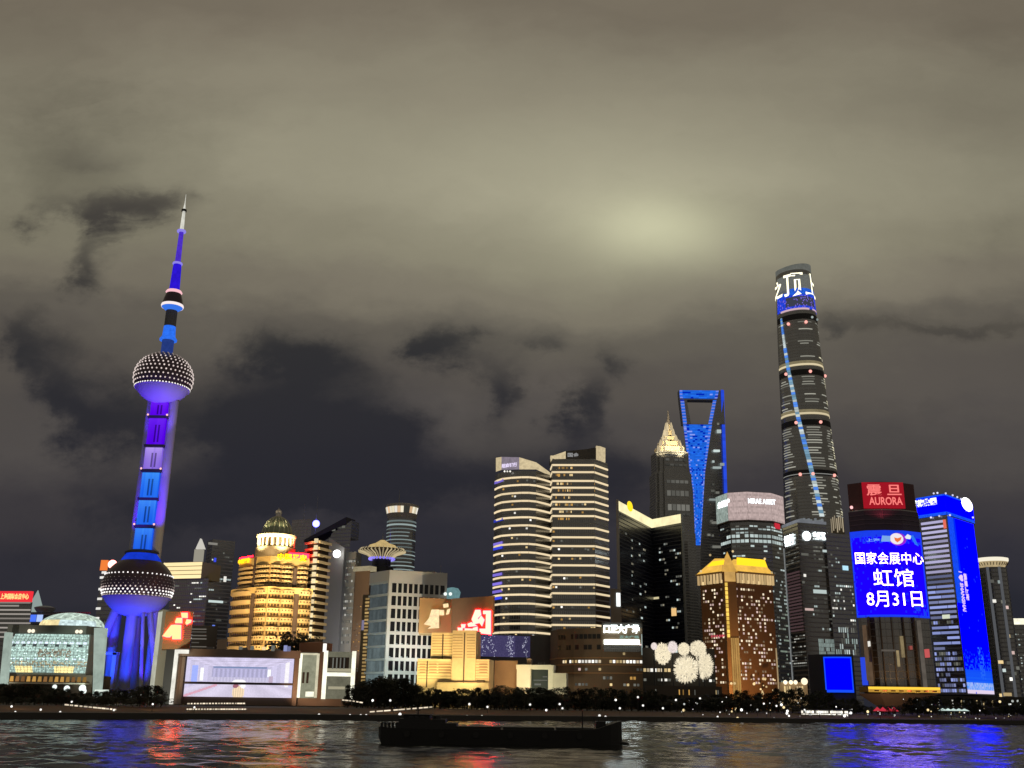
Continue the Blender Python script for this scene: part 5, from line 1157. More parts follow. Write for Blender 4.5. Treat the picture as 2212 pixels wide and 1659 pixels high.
for x in (1164, 1169, 1176): 
    P = at(x, 1432, 646); MB().tube((P.x, P.y + 2, b.z1), (P.x, P.y + 2, P.z + .5), .15).build('roof_pole', STEEL, b.root)
blk('roof_stub', 1136, 1422, 1145, 1437, -9, -4, wall('stub_brown', (.3, .2, .12)))
T = at(1130, 1465, 648); spot((T.x, 610, 5), (T.x, T.y, T.z), 2.0, (1, .93, .68), 60); T = at(1195, 1465, 648); spot((T.x, 610, 5), (T.x, T.y, T.z), 1.8, (1, .93, .68), 60)
# ================================================================== TWIN BANDED TOWERS
BANDW = emit('tower_band', (1.0, .80, .50), .95, .12)
def twin(name, label, front, py, top, ys, band_pts, cap, seed, blue, gap=()):
    b = Bld(name, label, smooth_front(front, 2) if blue else front, py, top, 34); b.body(curtain('twin_glass', (.035, .033, .03), (.06, .058, .055), 4.2, .25, 1.5)); rnd = random.Random(seed)
    pc = band_pts
    for y in ys:
        z_ = zat(pc[0], y, pc[1]); mb = MB(); hh = .78
        P = b.front
        for i in range(len(P) - 1):
            F = b.F[i]; mb.add([F.p(0, z_ - hh, .5), F.p(F.L, z_ - hh, .5), F.p(F.L, z_ + hh, .5), F.p(0, z_ + hh, .5), F.p(0, z_ + hh, 0), F.p(F.L, z_ + hh, 0), F.p(0, z_ - hh, 0), F.p(F.L, z_ - hh, 0)], [(0, 1, 2, 3), (3, 2, 5, 4), (6, 7, 1, 0)])
        b.part('light_band', mb, BANDW)
    for y in ys:
        for F in (b.F[2:-2] if blue else b.F[1:2]):
            z_ = zat(pc[0], y + 6.5, pc[1]); nn = int(F.L / 2.2)
            for i in range(nn):
                if rnd.random() < .15: b.win(F, F.L * (i + .5) / nn, z_ + rnd.uniform(-.6, .6), 1.6, 1.5, rnd.choice([W_DIM, W_DIM, W_WARM, W_AMBER, W_WHITE]), .15)
    F = b.F[1]
    for y in blue:
        z_ = zat(pc[0], y, pc[1]); b.win(F, F.L * .3, z_, F.L * 1.8, 2.2, rnd.choice([W_BLUE, emit('window_violet', (.3, .22, .95), .8, .3)]), .3)
    return b
yl = [921.6 + q * .3646 for q in (300, 345, 392, 440, 488, 537, 585, 640, 695, 745, 795, 842, 890, 942, 995, 1048, 1110, 1167, 1218)]
b = twin('banded_tower', 'left of the twin towers ringed by cream light bands, lower with a dipped roofline', [(1067, 872), (1083, 858), (1125, 850), (1157, 852), (1189, 868)], 1180, (1125, 1016, 850), yl, (1125, 850), 0, 1, (1034, 1119, 1170, 1180, 1238, 1258, 1275, 1290))
# lit roof cap
def cap(b, xs, tops, bots, mat, name='crown_panel'):
    for i in range(len(xs) - 1):
        n5 = 5; mb = MB()
        for k in range(n5):
            f0, f1 = k / n5, (k + 1) / n5; L = lambda t, f: t[i] + (t[i + 1] - t[i]) * f
            q = [(L(xs, f), L(y_, f)) for f, y_ in ((f0, bots), (f1, bots), (f1, tops), (f0, tops))]
            fr = [b.hit(*p, .35) for p in q]; bk = [p + Vector((0, 4, 0)) for p in fr]
            mb.add(fr + bk, [(0, 1, 2, 3), (7, 6, 5, 4), (3, 2, 6, 7), (1, 5, 6, 2), (0, 3, 7, 4), (0, 4, 5, 1)])
        b.part(name, mb, mat[i] if isinstance(mat, list) else mat)
CAPL = emit('crown_cream', (.86, .70, .42), .72, .12, False, .35); CAPD = wall('crown_dark', (.08, .075, .07)); CAPV = emit('crown_violet', (.5, .42, .52), .55, .2, False, .35)
cap(b, [1072, 1084, 1122, 1158, 1188], [989, 987, 988, 999, 1021], [1017, 1013, 1012, 1012, 1026], [CAPL, CAPV, CAPL, CAPL])
F = Face(b.hit(1085, 1006).to_2d(), b.hit(1118, 1006).to_2d()); text('招商银行', F, F.rect(1085, 1001, 1118, 1010), emit('violet_white', (.8, .7, .95), 1.1), b.root, .9, .03)
for px in (1090, 1102, 1096): 
    P = at(px, 1019, 851); MB().ball((P.x, P.y - 1.5, P.z), .8, seg=8, rows=5).build('crown_lamp', W_WHITE, b.root)
b.done()
yr = [921.6 + q * .3646 for q in (228, 270, 322, 362, 404, 446, 488, 530, 602, 656, 708, 764, 822, 880, 934, 988, 1055, 1121, 1176)]
b = twin('banded_tower', 'right of the twin towers ringed by cream light bands, taller with a sloping dark roof', [(1189, 868), (1193, 850), (1285, 848), (1315, 866)], 1180, (1240, 991, 849), yr, (1240, 849), 0, 2, ())
cap(b, [1189, 1193, 1222, 1288], [984, 985, 975, 968], [1000, 992, 991, 992], [CAPL, CAPL, CAPD])
cap(b, [1287, 1296, 1307], [963, 964, 968], [992, 993, 998], [CAPL, CAPL])
Fq = Face(b.hit(1222, 984).to_2d(), b.hit(1286, 984).to_2d())
text('国金中心', Fq, Fq.rect(1226, 979, 1276, 988), emit('grey_letters', (.5, .5, .5), .6), b.root, .9, .02)
mb = MB(); F = Face(b.hit(1194, 984).to_2d(), b.hit(1290, 984).to_2d()); A = F.hit(1193, 983); B_ = F.hit(1288, 964); mb.add([F.p(A[0], b.z1, -4), F.p(B_[0], b.z1, -4), F.p(B_[0], B_[1], -4), F.p(A[0], A[1], -4), F.p(A[0], b.z1, -26), F.p(B_[0], b.z1, -26), F.p(B_[0], B_[1], -26), F.p(A[0], A[1], -26)], [(0, 1, 2, 3), (7, 6, 5, 4), (3, 2, 6, 7), (1, 5, 6, 2), (0, 3, 7, 4)]); b.part('roof', mb, CAPD)
rnd = random.Random(6)
for y in yr[:8]:
    F = Face(b.hit(1200, 1000, .2).to_2d(), b.hit(1284, 1000, .2).to_2d()); z_ = zat(1240, y + 6, 849)
    for i in range(34):
        if rnd.random() < .5: b.win(F, F.L * (i + .5) / 34, z_, F.L / 34 * .8, 1.9, rnd.choice([W_AMBER, W_AMBER, emit('office_amber', (.5, .3, .12), .5, .6), W_WARM]), .12)
b.done()

# ------------------------------------------------------------------ shopping mall
b = Bld('shopping_mall', 'brown curved shopping mall with a glaring white rooftop sign', [(1189, 760), (1205, 738), (1240, 724), (1300, 716), (1389, 714)], 1420, (1240, 1357, 724), 50)
MBR = wall('mall_brown', (.20, .145, .09), .75, .06, .3); b.body(MBR)
zt = zat(1330, 1345, 716); F = b.F[3]; mb = MB(); mb.fbox(F, F.L * .02, F.L, b.z1, zt, -30, 0); b.part('upper_block', mb, wall('mall_upper', (.09, .085, .075)))
F3 = b.F[3]
text('口正大广场', F3, F3.rect(1304, 1349, 1381, 1369), SIGNW, b.root, 1.2, .05)
text('正大广场', F3, F3.rect(1338, 1373, 1380, 1380), emit('sign_teal', (.35, .6, .52), .7), b.root, .8, .02)
r4 = F3.rect(1305, 1382, 1381, 1392); mb = MB(); mb.fbox(F3, *r4, .2, .9); b.part('light_bar', mb, emit('bar_white', (.88, 1, .98), 6, sample=True))
r4 = F3.rect(1304, 1394, 1386, 1408); mb = MB(); mb.fbox(F3, *r4, 0, .25); b.part('glazing', mb, curtain('mall_glass', (.05, .065, .065), (.1, .11, .11), 3, .2, 1.2))
r4 = F3.rect(1385.5, 1370, 1387.5, 1415); mb = MB(); mb.fbox(F3, *r4, .3, .7); b.part('edge_light', mb, emit('edge_teal', (.5, .62, .6), .6))
rnd = random.Random(31)
for y0, y1, p_, mats in ((1425.5, 1432.5, .85, [W_WARM, W_WHITE, emit('mall_cream', (1, .82, .55), .8, .5)]), (1443, 1449, .4, [W_WARM, W_DIM, W_PINK]), (1461, 1468, .28, [W_WARM, W_DIM, W_AMBER]), (1476, 1482, .3, [W_WARM, W_DIM]), (1390, 1394, .12, [W_PINK, W_WARM]), (1409, 1415, .22, [W_PINK, W_WARM, W_DIM])):
    for fi, F in enumerate(b.F[1:]):
        z0, z1 = zat(1320, y1, 716), zat(1320, y0, 716)
        pr = p_ * (.35 if fi == 0 else (.8 if fi == 1 else 1.0))
        b.grid(F, .3, F.L - .3, z0, z1, int(F.L / 2.3), 1, .7, .9, pr, mats, .3)
for y in (1421, 1454, 1436):
    mb = MB(); z_ = zat(1320, y, 716)
    for F in b.F: mb.fbox(F, 0, F.L, z_ - .4, z_ + .4, 0, .5)
    b.part('cornice', mb, wall('mall_cornice', (.42, .26, .13)))
for y in (1375, 1398):
    z_ = zat(1230, y, 724)
    for F in b.F[1:3]: b.grid(F, .5, F.L - .5, z_ - 2, z_ + 2, 6, 1, .85, .8, .8, [wall('mall_dark_window', (.02, .02, .02), .2)])
b.done(); T = at(1270, 1400, 716); spot((T.x - 10, 660, 6), (T.x, T.y, T.z), .30, (1, .75, .5), 95)
# tower block with the number one
b = Bld('numeral_block', 'slim grey block with a white lit numeral beside the angular dark towers', [(1319, 960), (1342, 965)], 1310, (1330, 1272, 962), 20)
b.body(wall('numeral_grey', (.16, .165, .17))); F = b.F[0]
text('1', F, F.rect(1331, 1281, 1339, 1310), emit('numeral_white', (.95, 1, 1), 1.5), b.root, .5, .04)
# ------------------------------------------------------------------ angular dark towers
b = Bld('angular_tower', 'pair of dark angular slabs folding inward under thick cream lit roof bands', [(1337, 1000), (1411, 1105), (1477, 1068)], 1250, (1337, 1084, 1000), 40)
b.body(curtain('angular_glass', (.012, .014, .03), (.022, .024, .04), 4, .25, 1.6, .25, 1.45)); z1 = b.z1; hb = z1 - zat(1337, 1102, 1000)
for F, a_ in ((b.F[0], 0), (b.F[1], 0)):
    mb = MB(); mb.fbox(F, -.8 if F is b.F[0] else .2, F.L + .2, z1 - hb, z1 + .6, 0, 1.6); b.part('roof_band', mb, emit('roof_cream', (1.0, .88, .50), 1.1, .1, False, .06))
u, z_ = b.F[0].hit(1357, 1094); c = b.F[0].p(u, z_, 2.4); mb = MB(); F = b.F[0]
mb.add([F.p(u + 8.5 * math.cos(t_ * math.pi / 10), z_ + 5.2 * math.sin(t_ * math.pi / 10), dd) for dd in (1.6, 2.2) for t_ in range(20)], [tuple(range(20, 40))] + [(i, (i + 1) % 20, 20 + (i + 1) % 20, 20 + i) for i in range(20)]); b.part('round_logo', mb, emit('logo_yellow', (1, .68, .02), 1.3))
mb = MB(); F = b.F[0]; mb.fbox(F, -2.2, -.4, 30, z1 + 2, -1, 1.4); b.part('edge_fin', mb, wall('fin_grey2', (.35, .35, .33)))
mb = MB(); mb.fbox(b.F[1], b.F[1].L, b.F[1].L + 1.5, 30, z1 + 1, -1, 1.4); b.part('edge_fin', mb, wall('fin_grey2', (.35, .35, .33)))
rnd = random.Random(12)
for F, x0, x1 in ((b.F[0], .12, .85), (b.F[1], .1, .9)):
    u = [F.L * q for q in (.25, .33, .45, .52, .62, .68, .75)]
    for k in range(40):
        z_ = 20 + k * 4
        if z_ > z1 - hb - 18: break
        pr = .34 if F is b.F[0] else .3
        for q in range(3):
            if rnd.random() < pr:
                c0 = F.L * rnd.choice([.2, .36, .58, .72] if F is b.F[0] else [.25, .42, .6, .78]); 
                for j in range(rnd.choice([1, 2, 2, 3])): b.win(F, c0 + j * 3.0, z_, 2.3, 1.9, rnd.choice([W_DIM, W_DIM, W_COOL, emit('window_cream_dim', (.6, .55, .4), .5, .5)]))
F = b.F[1]; u, z_ = F.hit(1456, 1322); b.win(F, u, z_, 7, 8, emit('amber_panel', (.95, .6, .25), .9), .4); u, z_ = F.hit(1417, 1292); b.win(F, u, z_, 9, 2.2, emit('cream_panel', (.8, .7, .4), .8), .4)
b.done()
# ------------------------------------------------------------------ pagoda-crowned tower
def pagoda_tower():
    Y = 1300; c = at(1452, 1000, Y); root = thing('pagoda_skyscraper', 'tall dark tiered tower with a glowing cream pagoda crown and thin spire', 'skyscraper', (c.x, Y + 20, GROUND))
    cx, cy_ = c.x, Y + 20; K = at(1, 0, Y).x - at(0, 0, Y).x
    z = lambda py: zat(1448, py, Y)
    def ring(h, n=0):                                     # notched square plan
        k = .62; q = []
        for sx, sy in ((1, -1), (1, 1), (-1, 1), (-1, -1)):
            if sx == 1 and sy == -1: q += [(h * k, -h), (h * k, -h * .86), (h * .86, -h * .86), (h * .86, -h * k), (h, -h * k)]
            if sx == 1 and sy == 1: q += [(h, h * k), (h * .86, h * k), (h * .86, h * .86), (h * k, h * .86), (h * k, h)]
            if sx == -1 and sy == 1: q += [(-h * k, h), (-h * k, h * .86), (-h * .86, h * .86), (-h * .86, h * k), (-h, h * k)]
            if sx == -1 and sy == -1: q += [(-h, -h * k), (-h * .86, -h * k), (-h * .86, -h * .86), (-h * k, -h * .86), (-h * k, -h)]
        a = .12; return [(cx + x * math.cos(a) - y * math.sin(a), cy_ + x * math.sin(a) + y * math.cos(a)) for x, y in q]
    hw = lambda px, py: (at(1449 + px, py, Y).x - at(1449 - px, py, Y).x) / 2 * .88
    levels = [(1600, 52), (1240, 50), (1150, 48.5), (1085, 46), (1020, 44), (974, 41)]
    zs = [GROUND] + [z(py) for py, _ in levels[1:]]
    for i in range(len(levels) - 1):
        h = hw(levels[i + 1][1], levels[i + 1][0]) if i < 4 else hw(41, 974)
        MB().prism(ring(h + (.9 if i < 4 else 0)), zs[i], zs[i + 1]).build('tier', curtain('pagoda_glass', (.07, .07, .066), (.16, .16, .15), 3.6, .35, 1.4), root)
    h0 = hw(41, 974); rnd = random.Random(9)
    # faint lit storeys on the front
    F = Face((cx - h0 * .62, cy_ - h0 - 1.2), (cx + h0 * .62, cy_ - h0 - 1.2))
    R0 = ring(1); 
    for py, st, hgt_ in ((984, .3, 2.5), (994, .3, 3), (1005, .25, 2.5), (1021, .6, 1.4), (1042, .4, 4), (1067, .5, 7), (1098, .6, 8), (1112, .3, 3)):
        for q in range(5):
            if rnd.random() < .85:
                h = h0 + (3.2 if py > 1030 else 1.2) + (2 if py > 1085 else 0); a = .12; u = (-.55 + q * .27) * h0
                x0, x1 = u, u + .22 * h0; mb = MB(); pt = lambda x, d: (cx + x * math.cos(a) + (h + d) * math.sin(a), cy_ + x * math.sin(a) - (h + d) * math.cos(a))
                p0, p1 = pt(x0, .2), pt(x1, .2); zz = z(py); mb.add([(*p0, zz - hgt_ / 2), (*p1, zz - hgt_ / 2), (*p1, zz + hgt_ / 2), (*p0, zz + hgt_ / 2)], [(0, 1, 2, 3)]); mb.build('lit_storey', emit('storey_dim_%d' % int(st * 10), (.40, .39, .34), st * .7, .5), root)
    # crown tiers
    CR = wall('crown_stone', (.66, .55, .36), .6); tiers = [(974, 962, 33), (962, 950, 26), (950, 938, 18), (938, 924, 11.5), (924, 910, 7)]
    for i, (ya, yb, hp) in enumerate(tiers):
        h = hw(hp, ya); za, zb_ = z(ya), z(yb)
        MB().prism(ring(h), za, zb_).build('crown_tier', CR, root)
        for j in range(12):
            R = ring(h * 1.04); p0 = R[(j * 5 // 3) % 20]; mb = MB(); mb.loft([[(p0[0] - 1.6 * s, p0[1] - 1.6 * s, zz), (p0[0] + 1.6 * s, p0[1] - 1.6 * s, zz), (p0[0] + 1.6 * s, p0[1] + 1.6 * s, zz), (p0[0] - 1.6 * s, p0[1] + 1.6 * s, zz)] for s, zz in ((1, za + .5), (.9, za + (zb_ - za) * .7), (.1, za + (zb_ - za) * 1.35))])
            mb.build('crown_petal', emit('petal_cream', (.95, .76, .46), .75, .35), root)
    MB().lathe(cx, cy_, [(hw(6, 905), z(912)), (1.6, z(895)), (.5, z(878))], 12).build('spire', wall('spire_grey', (.35, .32, .3)), root)
    for sx in (-1, 1): spot((cx + sx * 22, cy_ - h0 - 26, z(985)), (cx + sx * 4, cy_ - 8, z(945)), 4.2, (1, .82, .5), 70)
    # podium seen below on the right
    b = MB(); X = lambda px, py: at(px, py, 1180).x
    for i, (ya, yb, x0, x1) in enumerate(((1395, 1250, 1474, 1503), (1250, 1160, 1470, 1498))):
        b.box(X(x0, (ya + yb) / 2), X(x1, (ya + yb) / 2), 1215, 1245, GROUND if i == 0 else zat(1480, ya, 1180), zat(1480, yb, 1180))
    o = b.build('side_slab', curtain('pagoda_side', (.07, .07, .07), (.16, .16, .155), 3.4, .4, 50), root)
pagoda_tower()
# ------------------------------------------------------------------ trapezoid-opening tower
def opener():
    Y = 1450; 
    P = lambda px, py, dy=0: at(px, py, Y + dy)
    c = at(1520, 1300, Y); root = thing('opener_skyscraper', 'tallest tapering blue lit tower with a trapezoid opening at its top', 'skyscraper', (c.x, Y + 25, GROUND))
    zT = P(1515, 843).z
    # silhouette edges as functions of height: left L, blue/dark edge B, right R
    def tab(t_): 
        zs = [(at(px, py, Y).z, at(px, py, Y).x) for px, py in t_]; zs.sort()
        def f(z):
            if z <= zs[0][0]: return zs[0][1]
            for (a, xa), (b_, xb) in zip(zs, zs[1:]):
                if a <= z <= b_: return xa + (xb - xa) * (z - a) / (b_ - a)
            return zs[-1][1]
        return f
    L = tab([(1467, 853), (1481, 968), (1496, 1060), (1501, 1178), (1506, 1400)]); Bf = tab([(1553, 842), (1537, 923), (1523, 1020), (1513, 1178), (1512, 1400)]); Rf = tab([(1562, 836), (1573, 1063), (1577, 1180), (1580, 1400)])
    zO0, zO1 = P(1510, 916).z, P(1514, 864).z
    gl = curtain('opener_glass', (.05, .054, .066), (.11, .115, .12), 4.1, .3, 1.6)
    def ring(z): 
        k = max(0, (zT - z) / zT); d = 14 + 36 * k
        l, bb, r = L(z), Bf(z), Rf(z); return [(l, Y, z), (bb, Y - 1, z), (r, Y + 36 * k * .9 + .6, z), (l + (r - bb) * .9 + 1, Y + d, z)]
    zs = [GROUND + (zO0 - GROUND) * i / 14 for i in range(15)]
    MB().loft([ring(z) for z in zs]).build('shaft', gl, root)
    def quadcol(f0, f1, z0, z1, nm, yd0=(0, 0), m2=gl, n=5):
        rr_ = []
        for i in range(n + 1):
            z = z0 + (z1 - z0) * i / n; a, b_ = f0(z), f1(z); rr_.append([(a, Y, z), (b_, Y - .5, z), (b_, Y + 14, z), (a, Y + 14, z)])
        MB().loft(rr_).build(nm, m2, root)
    oL = tab([(1484, 868), (1493, 918)]); oR = tab([(1546, 858), (1537, 916)])
    quadcol(L, oL, zO0, zO1, 'left_jamb'); quadcol(oR, Rf, zO0, zO1, 'right_jamb'); 
    za = zO1; MB().loft([[(L(z), Y, z), (Rf(z), Y, z), (Rf(z), Y + 14, z), (L(z), Y + 14, z)] for z in (za, zT)]).build('top_beam', gl, root)
    rnd = random.Random(14); BLU = pict('opener_led', 1.0, False)
    # blue led front: rows of cells from edge to edge, in front of the glass
    def led(f0, f1, z0, z1, nm, nx, nz, gapz=.15, dy=.8, bright=1):
        mb = MB()
        for k in range(nz):
            za_, zb_ = z0 + (z1 - z0) * k / nz, z0 + (z1 - z0) * (k + 1 - gapz) / nz
            for i in range(nx):
                a0, a1 = f0(za_), f1(za_); b0, b1 = f0(zb_), f1(zb_); s0, s1 = i / nx, (i + 1) / nx
                g = rnd.uniform(.75, 1.1) * bright; cc = Vector((.016, .155, .86)) * g
                if rnd.random() < .14: cc = Vector((.0, .02, .5))
                if rnd.random() < .05: cc = Vector((.25, .35, .95))
                if i in (0, nx - 1) and k % 2 == 0: cc = Vector((.18, .25, .85))
                mb.add([(a0 + (a1 - a0) * s0, Y - dy, za_), (a0 + (a1 - a0) * s1, Y - dy - .5 * s1, za_), (b0 + (b1 - b0) * s1, Y - dy - .5 * s1, zb_), (b0 + (b1 - b0) * s0, Y - dy, zb_)], [(0, 1, 2, 3)], tuple(cc))
        mb.build(nm, BLU, root)
    zlow = P(1507, 1178).z
    led(lambda z: L(z) + .6, lambda z: Bf(z) - .3, zlow, zO0 - 1, 'led_front', 10, 74, .12, 1.6)
    led(lambda z: L(z) + .6, lambda z: Bf(z) - .2, zO1 + 2, zT - .5, 'led_beam', 14, 5, .1, 1.6); led(lambda z: L(z) + .6, lambda z: L(z) + 6, zO0, zO1, 'led_edge', 1, 16, .2, 1.6); led(lambda z: Bf(z) - 6, lambda z: Bf(z) - 1, zO0, zO1, 'led_edge', 1, 16, .2, 1.6)
    # blue line down the right edge
    mb = MB(); zb = P(1573, 1063).z
    for i in range(30):
        z0, z1 = zb + (zT + .5 - zb) * i / 30, zb + (zT + .5 - zb) * (i + 1) / 30; d = lambda z: Y + 36 * max(0, (zT - z) / zT) * .9 - 1.2
        mb.add([(Rf(z0) - 4.2, d(z0) - 1.6, z0), (Rf(z0) + .8, d(z0), z0), (Rf(z1) + .8, d(z1), z1), (Rf(z1) - 4.2, d(z1) - 1.6, z1)], [(0, 1, 2, 3)], tuple(Vector((.02, .07, .70)) * rnd.uniform(.8, 1.15)))
    mb.build('led_line', BLU, root)
    F = Face((Bf(200), Y - 1), (Rf(200), Y + 30))
    for px, py, w_, h_, st in ((1551, 916, 3, 3, .5), (1553, 932, 6, 5, .6), (1548, 974, 9, 3, .6), (1541, 997, 3, 3, .6), (1549, 1010, 12, 2.5, .8), (1561, 1002, 6, 4, .8), (1541, 1046, 3, 3, .4), (1540, 1060, 5, 3, .4), (1543, 1079, 14, 2.2, .6), (1551, 1063, 5, 3, .3), (1546, 1128, 10, 3, .4), (1555, 1132, 3, 3, .4), (1538, 1125, 4, 3, .5), (1532, 1155, 4, 3, .5), (1541, 1156, 3, 3, .5), (1550, 1180, 12, 3, .4)):
        z_ = P(px, py).z; x = P(px, py).x; s = (x - Bf(z_)) / max(1, Rf(z_) - Bf(z_)); d = Y - 1 + 36 * max(0, (zT - z_) / zT) * .9 * max(0, min(1, s)) - 1.0
        mb = MB(); mb.box(x - w_ / 2, x + w_ / 2, d - .4 - w_ * .3, d, z_ - h_ / 2, z_ + h_ / 2); mb.build('window', [W_DIM, W_COOL][st > .5], root)
opener()
# ------------------------------------------------------------------ flower lanterns block
b = Bld('lantern_block', 'dark podium block carrying a cluster of glowing white flower-like globes', [(1388, 690), (1450, 686), (1545, 690)], 1440, (1460, 1400, 688), 24)
b.body(wall('lantern_dark', (.05, .045, .04))); rnd = random.Random(17)
for y0, y1, p_, mats, x0, x1 in ((1444, 1452, .85, [W_WARM, W_WHITE, emit('mall_cream', (1, .82, .55), .8, .5)], 1392, 1450), (1466, 1472, .6, [W_DIM, W_WHITE, W_DIM], 1400, 1540), (1404, 1410, .15, [W_DIM, W_COOL], 1390, 1440), (1422, 1428, .12, [W_DIM], 1390, 1430), (1484, 1490, .3, [W_WARM, W_DIM], 1390, 1540)):
    for F in b.F:
        z0, z1 = zat(1450, y1, 688), zat(1450, y0, 688)
        b.grid(F, .3, F.L - .3, z0, z1, int(F.L / 2.2), 1, .75, .9, p_ if F is b.F[0] or x1 > 1460 else p_ * .2, mats, .3)
b.done()
PET = emit('globe_white', (.92, .80, .56), 1.0, .12, False, 1.6); PETP = emit('globe_pinkish', (.95, .82, .78), 1.0, .12, False, 1.6)
for k, (px, py, rx, ry) in enumerate([(1431, 1412, 19, 23), (1413, 1396, 7, 8), (1453, 1398, 11, 13), (1477, 1402, 13, 14), (1508, 1401, 18, 17), (1482, 1446, 25, 28), (1521, 1437, 19, 27)]):
    Yk = 682 - (k % 3) * 3; c = at(px, py, Yk); kk = at(px + 1, py, Yk).x - c.x; R = rx * kk; RZ = ry * kk
    root = thing('flower_globe', ['large round white flower globe at the left of the lantern cluster', 'smallest white globe at the left tip of the lantern cluster', 'narrow white globe second from the left in the lantern cluster', 'middle white globe in the upper row of the lantern cluster', 'broad white globe at the right of the upper lantern row', 'largest white flower globe low in the middle of the lantern cluster', 'tall white flower globe at the lower right of the lantern cluster'][k], 'lantern', (c.x, c.y, GROUND), 'flower-like globes on the lantern block')
    MB().ball(c, R * .9, R * .8, RZ * .9, 20, 12).build('globe', PETP if k in (1, 2) else PET, root, True)
    mb = MB()
    for i in range(260):
        g = rnd.uniform(.5, 1.2); col_ = (.95 * g, .83 * g, (.60 if k not in (1, 2) else .78) * g)
        a = rnd.uniform(0, 6.283); s = rnd.uniform(-1, 1); q = math.sqrt(1 - s * s); d = Vector((q * math.cos(a), q * math.sin(a) * .9, s)); base_ = Vector((c.x + d.x * R * .84, c.y + d.y * R * .84, c.z + d.z * RZ * .84)); tl = 1.07 if k < 5 else 1.16; tip = Vector((c.x + d.x * R * tl, c.y + d.y * R, c.z + d.z * RZ * tl)); o_ = d.orthogonal().normalized() * R * .09; e_ = d.cross(o_).normalized() * R * .09
        mb.add([base_ + o_, base_ + e_, base_ - o_, base_ - e_, tip], [(0, 1, 4), (1, 2, 4), (2, 3, 4), (3, 0, 4)], col_)
    o = mb.build('petals', pict('petal_lights', 1.0), root); o['kind'] = 'stuff'
    MB().tube((c.x, c.y + 1, GROUND), (c.x, c.y + 1, c.z - RZ * .8), .5).build('stem', DARK, root)

# ------------------------------------------------------------------ pink-crowned tower
b = Bld('pink_crown_tower', 'dark rounded office tower under a pale pink lit crown with white letters', [(1557, 1075), (1580, 1052), (1620, 1045), (1668, 1050), (1692, 1068)], 1180, (1620, 1124, 1045), 46)
b.body(curtain('pink_tower_glass', (.02, .022, .024), (.035, .037, .04), 4.2, .3, 1.5)); zc0, zc1 = b.z1, zat(1620, 1063, 1045)
gf = [p + (p - b.cc.to_2d()).normalized() * 3 for p in b.foot]
MB().prism(gf, zc0 - .5, zc1).build('crown', wall('crown_pink_core', (.3, .25, .24)), b.root)
GF = [Face(gf[i], gf[i + 1]) for i in range(4)]; rnd = random.Random(19)
for i, F in enumerate(GF):
    f = (lambda s, t: tuple(Vector((.52, .40, .38)) * (rnd.uniform(.8, 1.12) * (.85 if int(t * 14) % 3 == 0 else 1)))) if i else (lambda s, t: tuple(Vector((.33, .40, .36)) * rnd.uniform(.6, 1.1)))
    b.part('crown_screen', raster(F, 0, F.L, zc0 + .3, zc1 - .3, 18, 14, f, .3), pict('pink_crown', 1.0))
F = GF[2]; text('MIRAE ASSET', F, (F.L * -.02, F.L * 1.12, *F.rect(1620, 1079, 1668, 1090)[2:]), emit('letters_ice', (.85, .95, 1), 2.0), b.root, 3.2, .03)
F = GF[0]; text('未来资产', F, F.rect(1552, 1081, 1578, 1096), SIGNW, b.root, .8, .05)
u, z_ = b.F[3].hit(1678, 1132); mb = MB(); mb.fbox(b.F[3], u - 5, u + 5, z_ - 5, z_ + 5, 0, 1); b.part('red_sign', mb, emit('red_sign', (.65, .03, .05), .9))
for py, p_, hf in ((1136, .25, .5), (1142, .3, .5), (1150, .3, .5), (1157, .75, 1), (1168, .9, 1), (1179, .35, .6), (1189, .3, .5), (1200, .3, .5), (1212, .3, .5), (1226, .35, .5)):
    for F in b.F:
        z_ = zat(1620, py, 1045); b.grid(F, .5, F.L - .5, z_ - 2, z_ + 2, max(3, int(F.L / 4.2)), 1, .82, .8 * hf, p_, [W_COOL, W_COOL, W_DIM] if p_ < .7 else [W_COOL], .5)
for F in b.F[2:]:
    b.grid(F, .5, F.L - .5, 14, zat(1620, 1232, 1045), int(F.L / 3), 34, .7, .45, .34, [W_COOL, W_DIM, W_DIM, emit('window_green', (.5, .62, .5), .6, .6)], .35)
b.done()
# ------------------------------------------------------------------ gold-roofed hotel
b = Bld('gold_roof_hotel', 'brown hotel tower dotted with square lit windows under glowing gold gables', [(1516, 870), (1580, 842), (1673, 862)], 1330, (1580, 1237, 842), 44)
HB = wall('hotel_brown', (.17, .085, .035), .75, .05, .3); b.body(HB); FA, FB = b.F
zE = b.z1
for F, x0, x1, n_ in ((FA, 1511, 1566, 8), (FB, 1592, 1667, 13)):        # loggia with cream fins
    mb = MB(); u0, u1, z0, z1 = F.rect(x0, 1231, x1, 1262); mb.fbox(F, u0, u1, z0, zE + .3, 0, .4); b.part('loggia_back', mb, wall('loggia_dark', (.05, .03, .015)))
    for i in range(n_ + 1):
        u = u0 + (u1 - u0) * i / n_; mb = MB(); mb.fbox(F, u - .5, u + .5, z0, zE + .3, 0, 2.2); b.part('loggia_fin', mb, emit('fin_cream', (.82, .56, .26), .8, .3))
        if i < n_ and i % 2: mb = MB(); mb.fbox(F, u + .3, u + (u1 - u0) / n_ - .3, z0, z0 + 2.5, .4, 1.2); b.part('loggia_lamp', mb, W_WARM)
    mb = MB(); mb.fbox(F, u0 - 1, u1 + 1, zE, zE + 1.4, -2, 3); b.part('eave', mb, wall('eave_gold', (.5, .32, .12)))
GR = emit('roof_gold', (.92, .52, .09), .95, 0, False, .12); GB = emit('roof_yellow', (1.1, .68, .02), 1.3, 0, True)
